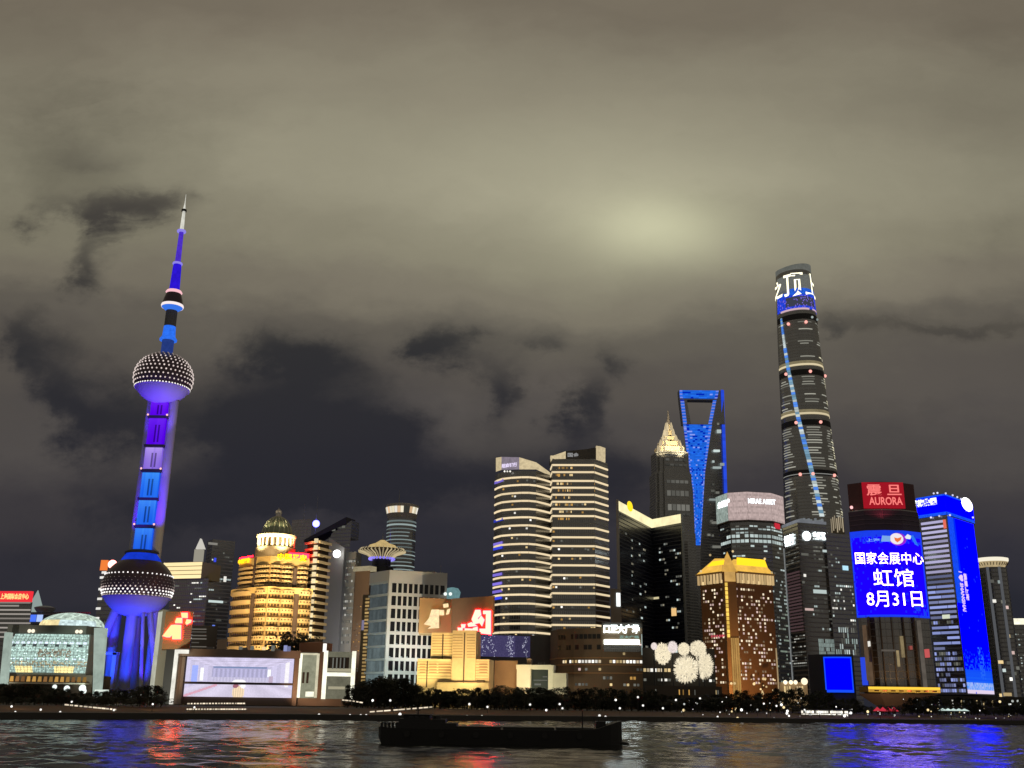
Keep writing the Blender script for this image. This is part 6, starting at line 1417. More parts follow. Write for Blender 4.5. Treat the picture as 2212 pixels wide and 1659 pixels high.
def gable(F, x0, x1, xp, yp, yb, dep, mat, nm='gable_roof'):
    a, c_, p_ = F.hit(x0, yb), F.hit(x1, yb), F.hit(xp, yp); mb = MB()
    mb.add([F.p(a[0], zE + 1, 2), F.p(c_[0], zE + 1, 2), F.p(p_[0], p_[1], -6), F.p(p_[0], p_[1], -dep), F.p(c_[0], zE + 1, -dep), F.p(a[0], zE + 1, -dep)], [(0, 1, 2), (1, 4, 3, 2), (0, 2, 3, 5), (5, 3, 4), (0, 5, 4, 1)]); b.part(nm, mb, mat)
def hip(F, x0, x1, xa, xb, yp, mat, nm='hip_roof'):
    a, c_, p_, q_ = F.hit(x0, 1236), F.hit(x1, 1236), F.hit(xa, yp), F.hit(xb, yp); mb = MB()
    mb.add([F.p(a[0], zE + 1, 2), F.p(c_[0], zE + 1, 2), F.p(q_[0], q_[1], -7), F.p(p_[0], p_[1], -7), F.p(a[0], zE + 1, -16), F.p(c_[0], zE + 1, -16)], [(0, 1, 2, 3), (1, 5, 2), (4, 0, 3), (5, 4, 3, 2)]); b.part(nm, mb, mat)
hip(FA, 1506, 1570, 1531, 1560, 1205, GR); hip(FB, 1580, 1668, 1596, 1654, 1206, GR); 
c = Vector((*b.front[1], 0)); hp = 5.5; zp = zat(1583, 1190, 842); mb = MB(); mb.add([(c.x - hp, c.y - 3, zE + 1), (c.x + hp, c.y - 3, zE + 1), (c.x + hp, c.y + 20, zE + 1), (c.x - hp, c.y + 20, zE + 1), (c.x, c.y + 4, zp)], [(0, 1, 4), (1, 2, 4), (2, 3, 4), (3, 0, 4), (3, 2, 1, 0)]); b.part('corner_roof', mb, emit('roof_amber', (.80, .45, .10), .8, 0, False, .12))
for F, x0, x1, y0, y1 in ((FA, 1530, 1564, 1211, 1222), (FB, 1590, 1655, 1206, 1223)):
    u0, u1, z0, z1 = F.rect(x0, y0, x1, y1); mb = MB(); mb.add([F.p(u0, z0, 1.4), F.p(u1, z0, 1.4), F.p(u1, z1, -1.6), F.p(u0 + 3, z1, -1.6), F.p(u0, z0, .6), F.p(u1, z0, .6), F.p(u1, z1, -2.6), F.p(u0 + 3, z1, -2.6)], [(0, 1, 2, 3), (7, 6, 5, 4), (0, 3, 7, 4), (1, 5, 6, 2), (3, 2, 6, 7), (0, 4, 5, 1)]); b.part('roof_light', mb, GB)
for px, py in ((1514, 1234), (1534, 1199), (1583, 1191), (1652, 1207), (1667, 1237)):
    P = at(px, py, 846); MB().ball(P, 1.0, seg=8, rows=6).build('roof_finial', W_WARM, b.root)
# corner tower with lamps and pilasters
mb = MB(); mb.box(c.x - 5, c.x + 5, c.y - 1.5, c.y + 6, GROUND, zE + .5); b.part('corner_tower', mb, wall('corner_brown', (.26, .14, .055), .75))
FC = Face((c.x - 5, c.y - 1.5), (c.x + 5, c.y - 1.5)); zc = zat(1576, 1246, 840); mb = MB(); mb.fbox(FC, .6, FC.L - .6, zat(1576, 1256, 840), zE + .4, 0, 1); b.part('corner_panel', mb, emit('corner_gold', (.78, .46, .14), .75, 0, False, .1))
for k in range(13):
    z_ = zat(1571, 1262 + k * 9.2, 840); mb = MB(); mb.fbox(FC, .6, 2.6, z_ - 1.5, z_ + 1.3, 0, .7); b.part('corner_lamp', mb, emit('corner_lamp', (1, .66, .12), 1.1, .35))
for k in range(4):
    mb = MB(); mb.fbox(FC, 3.2 + k * 1.7, 4.3 + k * 1.7, GROUND, zat(1580, 1378, 840), 0, 1.2); b.part('pilaster', mb, emit('pilaster_gold', (.60, .34, .10), .75, .3, False, .08))
# square windows
rnd = random.Random(23); SQ = [emit('square_cream', (1, .84, .6), 1.25, .4), emit('square_dim', (.6, .42, .25), .5, .5), W_PINK]
zlo, zhi = zat(1560, 1478, 850), zat(1580, 1268, 845)
for F, nx, pr in ((FA, 11, .42), (FB, 15, .36)):
    nz = 26; 
    for k in range(nz):
        for i in range(nx):
            if rnd.random() < pr * (1.25 if k < 9 and F is FB else 1): b.win(F, F.L * ((.06 if F is FA else .12) + .84 * (i + .5) / nx), zlo + (zhi - zlo) * (k + .5) / nz, 1.5, 1.6, rnd.choice(SQ), .2)
u0, u1, z0, z1 = FA.rect(1535, 1370, 1570, 1378)
for i in range(6): b.win(FA, u0 + (u1 - u0) * (i + .5) / 6, (z0 + z1) / 2, 1.9, 1.9, emit('square_red', (.85, .12, .16), .8, .4), .25)
b.done()
mb = MB(); mb.fbox(FB, FB.L - 1.2, FB.L - .2, GROUND, zat(1680, 1400, 862), 0, .5); b.part('edge_light', mb, emit('edge_gold', (.62, .45, .24), .6, 0, False, .08))
T = at(1610, 1460, 850); spot((T.x, 800, 5), (T.x, T.y, T.z - 4), 2.6, (1, .58, .24), 100); T = at(1545, 1400, 855); spot((T.x, 790, 6), (T.x, T.y, T.z), .9, (1, .55, .25), 90)
for k in range(16):
    P = at(1582 + rnd.uniform(-3, 98), rnd.uniform(1466, 1498), 838); MB().ball(P, rnd.uniform(.5, 1.1), seg=8, rows=5).build('entrance_lamp', emit('entrance_warm', (1, .72, .35), 1.1, .5), b.root)
# ================================================================== twisted tallest tower
def twisted():
    Y = 1352; c0 = at(1755, 1120, Y); cx = c0.x; W_ = [(562, 36.5), (660, 41), (780, 45.5), (890, 49.5), (1020, 56), (1120, 61), (1300, 66)]
    pxc = lambda py: 1755 - (1120 - py) * .0757
    zt = at(pxc(562), 562, Y).z
    rt = sorted((at(pxc(py), py, Y).z if py < 1290 else GROUND, at(pxc(py) + hw, py, Y).x - at(pxc(py), py, Y).x) for py, hw in W_)
    cy_ = Y + 40
    root = thing('twisted_skyscraper', 'tallest twisting glass tower with lit letters round its top and a blue spiral line', 'skyscraper', (cx, cy_, GROUND))
    def r(z):
        for (a, ra), (b_, rb) in zip(rt, rt[1:]):
            if a <= z <= b_: return ra + (rb - ra) * (z - a) / (b_ - a)
        return rt[0][1] if z < rt[0][0] else rt[-1][1]
    k_ = (Y + 40) / Y
    def pt(th, z, d=0):
        tw = 2.0 * z / zt; q = r(z) * k_ * (1 + .035 * math.cos(3 * (th + tw))) + d
        return (cx * k_ * 0 + cx + (cx * (k_ - 1)) + q * math.sin(th), cy_ - q * math.cos(th), z)
    S = 72; zs = [GROUND + (zt - 8 - GROUND) * i / 60 for i in range(61)]
    rings = [[pt(2 * math.pi * i / S, z) for i in range(S)] for z in zs]
    MB().loft(rings).build('wall', curtain('twist_glass', (.07, .073, .073), (.15, .15, .145), 4.6, .32, 400, .25), root, True)
    # slanting open crown: parapet higher on the right
    zc = zt - 8; mb = MB()
    for i in range(S):
        a0, a1 = 2 * math.pi * i / S, 2 * math.pi * (i + 1) / S; h = lambda a: 11 + 4 * math.sin(a - .6)
        mb.add([pt(a0, zc), pt(a1, zc), (*pt(a1, zc)[:2], zc + h(a1)), (*pt(a0, zc)[:2], zc + h(a0)), pt(a0, zc, -2), pt(a1, zc, -2), (*pt(a1, zc, -2)[:2], zc + h(a1)), (*pt(a0, zc, -2)[:2], zc + h(a0))], [(0, 1, 2, 3), (7, 6, 5, 4), (3, 2, 6, 7)])
    mb.build('crown_parapet', emit('crown_glass', (.13, .135, .12), .9, 0, False, .1), root)
    Z = lambda py: at(pxc(py), py, Y).z
    rnd = random.Random(27)
    # top screen
    za, zb_ = Z(660), Z(583); mb = MB(); nx, nz = 60, 34
    for i in range(nx):
        for k in range(nz):
            s, t = (i + .5) / nx, (k + .5) / nz; a0, a1 = -1.5 + 3.0 * i / nx, -1.5 + 3.0 * (i + 1) / nx; z0, z1 = za + (zb_ - za) * k / nz, za + (zb_ - za) * (k + 1) / nz
            if t < .42:
                c = Vector((.02, .06, .72)) * rnd.uniform(.6, 1.15)
                if .10 < t < .34 and .22 < s < .76: c = Vector((.045, .05, .075))
                if rnd.random() < .12: c = Vector((.2, .14, .7))
            elif t < .60: c = Vector((.02, .12, .72)) * rnd.uniform(.6, 1.1) if s > .3 or t < .5 else Vector((.1, .11, .12))
            else: c = Vector((.14, .145, .13)) * rnd.uniform(.85, 1.1)
            mb.add([pt(a0, z0, .5), pt(a1, z0, .5), pt(a1, z1, .5), pt(a0, z1, .5)], [(0, 1, 2, 3)], tuple(c))
    mb.build('screen', pict('twist_screen', 1.0), root)
    vs_, fs = text_mesh('顶上', .012); x0, x1 = min(v.x for v in vs_), max(v.x for v in vs_); y0, y1 = min(v.y for v in vs_), max(v.y for v in vs_)
    za, zb_ = Z(632), Z(579); mb = MB()
    mb.add([pt(-.9 + 2.15 * (v.x - x0) / (x1 - x0), za + (zb_ - za) * (v.y - y0) / (y1 - y0), 1.6 + (1.0 if v.z > .02 else 0)) for v in vs_], fs); mb.build('lettering', emit('letters_cream', (1.0, .93, .66), 1.9, 0, True), root)
    vs_, fs = text_mesh('之', .03); mb = MB(); x0, x1 = min(v.x for v in vs_), max(v.x for v in vs_); y0, y1 = min(v.y for v in vs_), max(v.y for v in vs_)
    mb.add([pt(-1.75 + .75 * (v.x - x0) / (x1 - x0), za + 3 + (zb_ - za - 10) * (v.y - y0) / (y1 - y0), 1.6) for v in vs_], fs); mb.build('lettering', emit('letters_cream', (1.0, .93, .66), 1.9, 0, True), root)
    def arc(nm, a0, a1, z0, z1, mat, d=.7, n=None):
        n = n or max(3, int((a1 - a0) / .07)); mb = MB()
        for i in range(n):
            q0, q1 = a0 + (a1 - a0) * i / n, a0 + (a1 - a0) * (i + 1) / n
            mb.add([pt(q0, z0, d), pt(q1, z0, d), pt(q1, z1, d), pt(q0, z1, d)], [(0, 1, 2, 3)])
        return mb.build(nm, mat, root)
    CB = emit('belt_cream', (.90, .76, .48), .8, .2); CP = emit('belt_pink', (.9, .62, .68), .85, .2); BD = wall('belt_dark', (.025, .023, .026))
    arc('belt_light', -1.2, .35, Z(662), Z(660) + 1.4, CP); arc('belt_light', .55, 1.1, Z(661), Z(659) + 1, CP)
    for py in (782, 889): arc('belt_light', -1.55, 1.5, Z(py) - 1.2, Z(py) + 1.8, CB); arc('belt_glow', -1.5, 1.5, Z(py) + 1.8, Z(py) + 6, emit('belt_soft', (.42, .35, .2), .55, .2, False, .2), .6)
    arc('belt_light', -1.5, 1.5, Z(1022), Z(1022) + 1.2, emit('belt_grey', (.4, .4, .37), .6)); 
    for py in (670, 792, 902, 1012): arc('dark_belt', -1.57, 1.57, Z(py + 12), Z(py), BD, .5)
    for py, ths in ((690, (-.75, .1)), (798, (-1.0, .1, 1.2)), (908, (-.65, .35)), (1022, (-.6, -.15, .75))):
        for th in ths: MB().ball(pt(th, Z(py), 1.5), 2.3, seg=10, rows=6).build('obstruction_lamp', emit('obst_red', (1, .42, .36), 1.3), root)
    for th in (.45, .9): MB().ball(pt(th, Z(678), 1.5), 1.8, seg=8, rows=5).build('crown_lamp', W_COOL, root)
    # lit storeys: arcs of unequal length
    L1 = emit('twist_storey', (.50, .49, .41), .75, .7); L2 = emit('twist_storey_bright', (.92, .86, .60), 1.0, .5)
    for (pa, pb, dens, rb) in ((764, 781, .9, 1), (805, 886, .75, .6), (916, 1005, .95, .4), (1028, 1112, .95, .2), (685, 758, .25, .3)):
        z = Z(pb); 
        while z < Z(pa):
            if rnd.random() < dens:
                for a0, a1 in ((-1.45, -.75), (-.35, .42), (.55, .95), (.85, 1.5)):
                    if rnd.random() < .8:
                        q = L2 if (a0 > .8 and rnd.random() < rb + .15) or (pa == 764 and rnd.random() < .5) else L1
                        s0, s1 = a0 + rnd.uniform(0, .15), a1 - rnd.uniform(0, .3); arc('lit_storey', s0, max(s1, s0 + .2), z, z + 1.5, q, .4)
            z += 3.7
    # blue and white spiral line
    pts = [(672, -1.18), (700, -1.12), (740, -1.02), (790, -.88), (840, -.72), (890, -.58), (940, -.42), (990, -.26), (1050, -.10), (1115, .04)]
    sp = [(Z(py), th) for py, th in pts]; cols = [emit('spiral_blue', (.10, .30, .95), .9, .3), emit('spiral_white', (.75, .85, .85), .8, .3), emit('spiral_teal', (.3, .55, .75), .7, .4)]
    for (z1, t1), (z0, t0) in zip(sp, sp[1:]):
        n = 9
        for i in range(n):
            f0, f1 = i / n, (i + .92) / n; zz0, zz1 = z0 + (z1 - z0) * f0, z0 + (z1 - z0) * f1; a0, a1 = t0 + (t1 - t0) * f0, t0 + (t1 - t0) * f1; wd = .085 if z0 < Z(740) else .065
            mb = MB(); mb.add([pt(a0 - wd, zz0, 1), pt(a0 + wd, zz0, 1), pt(a1 + wd, zz1, 1), pt(a1 - wd, zz1, 1)], [(0, 1, 2, 3)]); mb.build('spiral_light', rnd.choice(cols if z0 > Z(1000) else cols[:1] + cols), root)
twisted()
# ------------------------------------------------------------------ dark glass bank tower in front of it
b = Bld('dark_bank_tower', 'dark glass bank tower with a white disc sign and reddish louvred flank', [(1703, 930), (1737, 898), (1800, 908)], 1330, (1727, 1126, 898), 40)
b.body(curtain('bank_glass', (.028, .03, .042), (.06, .062, .07), 4.0, .3, 1.5)); FA, FB = b.F
mb = MB(); mb.fbox(FA, 0, FA.L, b.z1 - 1, b.z1 + 1.5, -1, .6); mb.fbox(FB, 0, FB.L, b.z1 - 1, b.z1 + 1.5, -1, .6); b.part('roof_edge', mb, emit('roof_edge_dim', (.32, .34, .38), .5, 0, False, .1))
mb = MB()
for i in range(11): u = FB.L * (.1 + .08 * i); mb.fbox(FB, u, u + 1.5, b.z1 + 1.5, b.z1 + 1.5 + random.uniform(.5, 3), -3, -1)
b.part('roof_plant', mb, emit('roof_plant_dim', (.35, .38, .4), .45, 0, False, .3))
text('银行', FA, FA.rect(1696, 1155, 1717, 1179), SIGNW, b.root, .8, .03)
u, z_ = FB.hit(1742, 1158); mb = MB(); n2 = 28
mb.add([FB.p(u + 3.9 * math.cos(i * 2 * math.pi / n2), z_ + 4.1 * math.sin(i * 2 * math.pi / n2), d) for d in (.2, 1.2) for i in range(n2)], [tuple(range(n2, 2 * n2))] + [(i, (i + 1) % n2, n2 + (i + 1) % n2, n2 + i) for i in range(n2)]); b.part('disc_sign', mb, SIGNW)
text('交通银行', FB, FB.rect(1755, 1150, 1794, 1167), SIGNW, b.root, .8, .06)
zA, zB = zat(1720, 1363, 910), zat(1715, 1232, 910)
for k in range(19):
    mb = MB(); a = zA + (zB - zA) * k / 19; h = (zB - zA) / 19; mb.fbox(FA, FA.L * .12, FA.L * .92, a, a + h * .5, 0, .8); b.part('louvre', mb, emit('louvre_red', (.13, .075, .08), .55, .3))
rnd = random.Random(41)
b.grid(FA, 1, FA.L - 1, 40, zA - 3, 8, 12, .75, .4, .45, [W_DIM, W_DIM, emit('window_grey', (.75, .74, .66), .6, .5)], .6)
b.grid(FA, 1, FA.L - 1, zB + 4, zat(1712, 1185, 915), 5, 8, .8, .35, .5, [W_DIM], .6)
for x0, y0, x1, y1, mt in ((1731, 1195, 1746, 1200, W_DIM), (1777, 1188, 1790, 1193, W_COOL), (1739, 1314, 1757, 1319, W_PINK), (1757, 1274, 1785, 1282, W_COOL), (1736, 1240, 1741, 1246, W_WHITE), (1733, 1255, 1738, 1260, W_DIM)):
    u0, u1, z0, z1 = FB.rect(x0, y0, x1, y1); b.win(FB, (u0 + u1) / 2, (z0 + z1) / 2, u1 - u0, z1 - z0, mt, .3)
b.grid(FB, FB.L * .48, FB.L * .8, zat(1765, 1212, 905), zat(1765, 1178, 905), 4, 4, .85, .4, .85, [W_DIM], .2)
b.grid(FB, FB.L * .3, FB.L - 1, zat(1765, 1350, 905), zat(1765, 1220, 905), 11, 15, .7, .45, .16, [W_DIM, W_COOL, W_DIM], .4)
b.grid(FB, FB.L * .42, FB.L * .97, zat(1770, 1416, 905), zat(1770, 1380, 905), 12, 4, .6, .92, .8, [emit('window_pale_green', (.46, .58, .54), .6, .3)], .6)
b.grid(FB, 1, FB.L - 1, zat(1770, 1378, 905), zat(1770, 1355, 905), 12, 3, .7, .6, .3, [W_COOL, W_WHITE, W_DIM], .4)
b.done()
mb = MB(); mb.fbox(FA, 0, .9, 12, b.z1 - 20, 0, .7); b.part('edge_strip', mb, emit('edge_grey', (.4, .42, .42), .45, 0, False, .05))
b = Bld('navy_glass_block', 'navy glass office block between the bank tower and the red signed tower', [(1797, 905), (1850, 915)], 1330, (1820, 1153, 910), 40)
b.body(curtain('navy_block', (.022, .026, .07), (.045, .05, .10), 4, .3, 1.5)); F = b.F[0]
b.grid(F, 1, F.L - 1, zat(1825, 1360, 910), zat(1825, 1262, 910), 12, 12, .65, .5, .32, [W_COOL, W_WHITE, W_DIM], .45); b.grid(F, 1, F.L - 1, zat(1825, 1415, 910), zat(1825, 1355, 910), 11, 5, .5, .92, .62, [emit('window_pale_green', (.46, .58, .54), .6, .3), W_COOL, W_DIM], .45); b.grid(F, 1, F.L * .5, zat(1810, 1250, 910), zat(1810, 1180, 910), 5, 9, .6, .45, .22, [W_DIM, W_COOL])
u, z_ = F.hit(1826, 1227); b.win(F, u, z_, 6, 4, emit('cyan_lamp', (.45, .75, .9), 1.1), .5); b.done()
b = Bld('cream_roof_lantern', 'cream lit ornate roof pavilion peeking over the bank tower', [(1795, 1010), (1824, 1004)], 1140, (1810, 1120, 1007), 20)
b.body(wall('lantern_cream_core', (.2, .17, .12))); F = b.F[0]
for k in range(7):
    mb = MB(); mb.fbox(F, F.L * k / 7 + .3, F.L * (k + .62) / 7, b.z1 - 14 + (k % 3) * 2, b.z1 + (k % 3) * 1.5, 0, .8); b.part('lit_fin', mb, emit('fin_cream_soft', (.62, .52, .36), .7, .4))
# base entrance glow
b = Bld('entrance_podium', 'low podium glowing warm at the foot of the bank tower', [(1684, 800), (1744, 800)], 1482, (1714, 1474, 800), 14)
b.body(wall('podium_cream', (.42, .33, .22))); F = b.F[0]; T = at(1712, 1482, 800)
for k, px in enumerate((1695, 1707, 1717, 1736)):
    u, z_ = F.hit(px, 1474 if k != 3 else 1472); c = F.p(u, z_, 2); MB().ball(c, 1.6 if k < 3 else 2.6, seg=10, rows=6).build('podium_lamp', emit('podium_lamp', (1, .84, .58), 1.6, .2), b.root, True)
b.grid(F, 1, F.L - 1, 6, b.z1 - 1, 10, 2, .6, .6, .7, [W_WARM, emit('podium_cream_light', (.8, .6, .35), .7, .4)]); b.done(); spot((T.x, 770, 5), (T.x, 800, 12), 1.5, (1, .75, .45), 110)
# dark cube with the blue screen
b = Bld('blue_screen_cube', 'dark cube building with a plain blue curved screen', [(1748, 760), (1780, 748), (1846, 742)], 1455, (1790, 1413, 746), 24)
b.body(wall('cube_dark', (.035, .035, .05), .5)); F = b.F[1]; u0, u1, z0, z1 = F.rect(1781, 1419, 1842, 1496); mb = MB(); rnd = random.Random(2); nx, nz = 24, 28
for i in range(nx):
    for k in range(nz):
        s, t = (i + .5) / nx, (k + .5) / nz
        if (s < .12 and t < .13 and (s / .12 - 1) ** 2 + (t / .13 - 1) ** 2 > 1): continue
        c = (.0, .0, 2.6) if .06 < s < .96 and .06 < t < .96 else (.01, .08, .95)
        a, b_ = u0 + (u1 - u0) * i / nx, u0 + (u1 - u0) * (i + 1) / nx; e, f = z0 + (z1 - z0) * k / nz, z0 + (z1 - z0) * (k + 1) / nz
        D = lambda u: 1.2 + 2.5 * math.sin(math.pi * (u - u0) / (u1 - u0)); mb.add([F.p(a, e, D(a)), F.p(b_, e, D(b_)), F.p(b_, f, D(b_)), F.p(a, f, D(a))], [(0, 1, 2, 3)], c)
b.part('screen', mb, pict('blue_cube_screen', 1.0, True)); mb = MB(); mb.fbox(F, u0, u1, z0, z1, 0, 1.1); b.part('screen_back', mb, DARK)

# ------------------------------------------------------------------ red signed tower with the blue message screen
AG = curtain('aurora_glass', (.05, .035, .026), (.028, .022, .02), 5.2, .12, 4.5)
b = Bld('message_screen_tower', 'broad tower with red rooftop letters above a huge blue message screen', [(1845, 806), (1880, 797), (1920, 794), (1960, 795), (1996, 803)], 1240, (1910, 1100, 795), 40, base=zat(1950, 1498, 795))
b.body(AG); zS = b.z1; zTop = zat(1905, 1041, 795); zSh = zat(1905, 1101, 795)
tf = [p + (b.cc.to_2d() - p) * .025 for p in b.foot]; MB().prism(tf, zS, zTop).build('sign_block', wall('sign_block_maroon', (.10, .035, .04), .5), b.root)
TF = [Face(tf[i], tf[i + 1]) for i in range(4)]
Fw = Face(tf[0], tf[4])                                  # chord across the front, used for flat signs
dC = max((Vector((*p, 0)) - Fw.a).dot(Fw.n) for p in tf[:5])
u0, u1, z0, z1 = Fw.rect(1864, 1041, 1952, 1099); mb = MB(); 
Fs = Face(Fw.p(0, 0, dC).to_2d(), Fw.p(Fw.L, 0, dC).to_2d())
u0, u1, z0, z1 = Fs.rect(1864, 1042, 1953, 1098); mb.fbox(Fs, u0, u1, z0, z1, -1, .3); sp = b.part('sign_panel', mb, emit('aurora_red', (.36, .008, .018), .95, sample=True))
RL = emit('letters_red', (1, .22, .20), 1.05, 0, True)
text('震 旦', Fs, Fs.rect(1871, 1047, 1946, 1071), RL, sp, .5, .012); text('AURORA', Fs, Fs.rect(1877, 1074, 1949, 1091), RL, sp, .5, .015)
P = at(1834, 1096, 800); MB().ball((P.x + 2, P.y, P.z), 1.3, seg=8, rows=6).build('obstruction_lamp', emit('obst_pink', (1, .5, .5), 1.4), b.root)
# purple shoulder
mb = MB(); sh = [p + (p - b.cc.to_2d()).normalized() * .5 for p in b.foot]; mb.prism(sh, zat(1912, 1146, 795), zSh - .5); b.part('shoulder', mb, wall('shoulder_purple', (.06, .035, .07), .4))
for py in (1112, 1122, 1132):
    mb = MB(); z_ = zat(1912, py, 795)
    for F in b.F: mb.fbox(F, 0, F.L, z_ - .4, z_ + .4, .5, .9)
    b.part('shoulder_line', mb, wall('shoulder_line', (.13, .09, .13)))
# the screen: follows the curved front
zA, zB = zat(1930, 1333, 795), zat(1914, 1146, 795)
FR = [p + (p - b.cc.to_2d()).normalized() * .9 for p in b.front]; SF = [Face(FR[i], FR[i + 1]) for i in range(4)]; rnd = random.Random(5); mb = MB()
for j, F in enumerate(SF):
    for i in range(12):
        for k in range(40):
            s, t = (j + (i + .5) / 12) / 4, (k + .5) / 40; c = (.012, .0, 3.2)
            if t > .93 or s < .03 or s > .97 or t < .03: c = (.012, .05, .85)
            if t < .14 and s > .8 and rnd.random() < .5: c = (.01, .05, .85)
            if rnd.random() < .04: c = (.01, .02, .75)
            if t > .86 and rnd.random() < .3: c = (.01, .05, .8)
            a, b_ = F.L * i / 12, F.L * (i + 1) / 12; e, f = zA + (zB - zA) * k / 40, zA + (zB - zA) * (k + 1) / 40
            mb.add([F.p(a, e), F.p(b_, e), F.p(b_, f), F.p(a, f)], [(0, 1, 2, 3)], c)
scr = b.part('screen', mb, pict('message_screen', 1.0, True))
dC2 = max((Vector((*p, 0)) - Face(FR[0], FR[4]).a).dot(Face(FR[0], FR[4]).n) for p in FR); Fq = Face(FR[0], FR[4]); Fm = Face(Fq.p(0, 0, dC2).to_2d(), Fq.p(Fq.L, 0, dC2).to_2d())
LW2 = emit('letters_white', (4.0, 2.8, 5.6), 1.0, 0, True)
def onscreen(s, x0, y0, x1, y1, mat=LW2, bold=.0):
    vs_, fs = text_mesh(s, bold); X0, X1 = min(v.x for v in vs_), max(v.x for v in vs_); Y0, Y1 = min(v.y for v in vs_), max(v.y for v in vs_)
    u0, u1, z0, z1 = Fm.rect(x0, y0, x1, y1); mb = MB(); pts = []
    for v in vs_:
        u = u0 + (v.x - X0) / (X1 - X0) * (u1 - u0); z = z0 + (v.y - Y0) / (Y1 - Y0) * (z1 - z0)
        pts.append(Fm.p(u, z, .45))
    mb.add(pts, fs); mb.build('lettering', mat, scr)
onscreen('国家会展中心', 1847, 1193, 1994, 1219); onscreen('虹馆', 1886, 1229, 1973, 1267); onscreen('8月31日', 1872, 1277, 1992, 1311)
PB = emit('letters_pale_blue', (.25, .5, 1), .9)
onscreen('上海', 1871, 1163, 1900, 1170, PB, .02); 
emblem(Fm, [[(1903, 1170), (1905, 1157), (1923, 1158), (1923, 1170)]], emit('panel_sky_blue', (.25, .5, 1), .8), scr, .4, .15)
def disc(F, px, py, rx, ry, mat, parent, d, n=24, nm='emblem'):
    u, z = F.hit(px, py); mb = MB(); mb.add([F.p(u + rx * math.cos(i * 2 * math.pi / n), z + ry * math.sin(i * 2 * math.pi / n), d) for i in range(n)], [tuple(range(n))]); mb.build(nm, mat, parent)
disc(Fm, 1939, 1165, 6.5, 5.0, emit('emblem_violet', (.35, .02, .75), .9), scr, .42); disc(Fm, 1936.5, 1164, 5.2, 4.4, emit('emblem_white', (.95, .85, .9), .95), scr, .5)
emblem(Fm, [[(1931, 1161), (1938, 1163), (1947, 1160), (1945, 1167), (1938, 1172), (1933, 1168)]], emit('emblem_orange', (.95, .20, .06), .9), scr, .55, .1)
emblem(Fm, [[(1954, 1160), (1960, 1154), (1968, 1158), (1966, 1165), (1957, 1164)]], emit('emblem_ice', (.85, .92, .95), .95), scr, .42, .1); emblem(Fm, [[(1966, 1158), (1972, 1156), (1984, 1180), (1976, 1176)]], emit('emblem_blue', (.03, .22, .9), .9), scr, .42, .1)
# brown glass below: vertical lit slots
for x0, y0, x1, y1, mt in ((1947, 1374, 1953, 1420, emit('slot_warm', (.55, .42, .22), .55, .3, False, .3)), (1938, 1405, 1943, 1440, emit('slot_warm', (.55, .42, .22), .55, .3, False, .3)), (1992, 1340, 1996, 1484, emit('slot_grey', (.28, .24, .2), .4, .2, False, .1)), (1872, 1350, 1876, 1470, emit('slot_brown', (.24, .15, .09), .45, .3, False, .2)), (1880, 1430, 1886, 1480, emit('slot_brown', (.24, .15, .09), .45, .3, False, .2)), (2003, 1402, 2008, 1420, emit('slot_red', (.7, .12, .12), .8)), (1906, 1403, 1934, 1407, emit('slot_grey', (.28, .24, .2), .4, .2, False, .1)), (1877, 1385, 1880, 1396, W_WHITE), (1967, 1395, 1971, 1403, emit('slot_red2', (.5, .12, .1), .6))):
    F = Fm; u0, u1, z0, z1 = F.rect(x0, y0, x1, y1); mb = MB(); mb.fbox(F, u0, u1, z0, z1, -6, .2); b.part('lit_slot', mb, mt)
mb = MB()
for px in (1884, 1908, 1932, 1958, 1982): 
    u, _ = Fm.hit(px, 1410); mb.fbox(Fm, u - .35, u + .35, b.z0 + 3, zA, -5, .1)
b.part('mullion', mb, wall('mullion_brown', (.12, .09, .07)))
u0, u1, z0, z1 = F.rect(1856, 1428, 1866, 1480); Fl = b.F[0]; r4 = Fl.rect(1863, 1420, 1872, 1480); mb = MB(); mb.fbox(Fl, -.5, 3.5, r4[2], r4[3], 0, 1.2); b.part('side_screen', mb, emit('side_blue', (.03, .08, .9), .8))
# canopy, upturned podium
cz = b.z0; F = Fm; u0, u1, z0, z1 = F.rect(1872, 1484, 2026, 1499); mb = MB(); mb.fbox(F, u0, u1, z0 + (z1 - z0) * .2, z1, -20, 5); b.part('canopy', mb, wall('canopy_gold', (.4, .26, .08)))
mb = MB(); mb.fbox(F, u0, u1, z0 + (z1 - z0) * .62, z1 - .1, 5, 5.5); b.part('canopy_light', mb, emit('canopy_yellow', (1, .62, .06), 1.15, 0, True))
mb = MB(); mb.fbox(F, u0, u1, z0 + (z1 - z0) * .2, z0 + (z1 - z0) * .6, 5, 5.3); b.part('canopy_light', mb, emit('canopy_amber', (.75, .40, .06), .75, 0, False, .2))
for k in range(8): 
    a = u0 + (u1 - u0) * (.08 + .115 * k); mb = MB(); mb.fbox(F, a, a + 3.4, z0 + (z1 - z0) * .32, z0 + (z1 - z0) * .5, 5.3, 5.5); b.part('canopy_slot', mb, wall('slot_maroon', (.12, .02, .02)))
q = lambda px, py, Y_: at(px, py, Y_)
pts_t = [q(1852, 1496, 786), q(1900, 1496, 778), q(2026, 1498, 784), q(1990, 1497, 830), q(1880, 1496, 830)]; zt_ = cz - .5; zb2 = zat(1920, 1534, 786)
cc = q(1918, 1515, 800); mb = MB(); top_ = [(p.x, p.y, zt_) for p in pts_t]; bot_ = [(cc.x + (p.x - cc.x) * .22, cc.y + (p.y - cc.y) * .3, max(2.8, zb2)) for p in pts_t]; mb.loft([bot_, top_]); b.part('upturned_podium', mb, wall('podium_brown', (.33, .21, .13), .7, .2, .3))
mb = MB(); mb.prism([(p[0], p[1]) for p in bot_], GROUND - 2.5, max(2.9, zb2) + .1); b.part('podium_stem', mb, DARK)
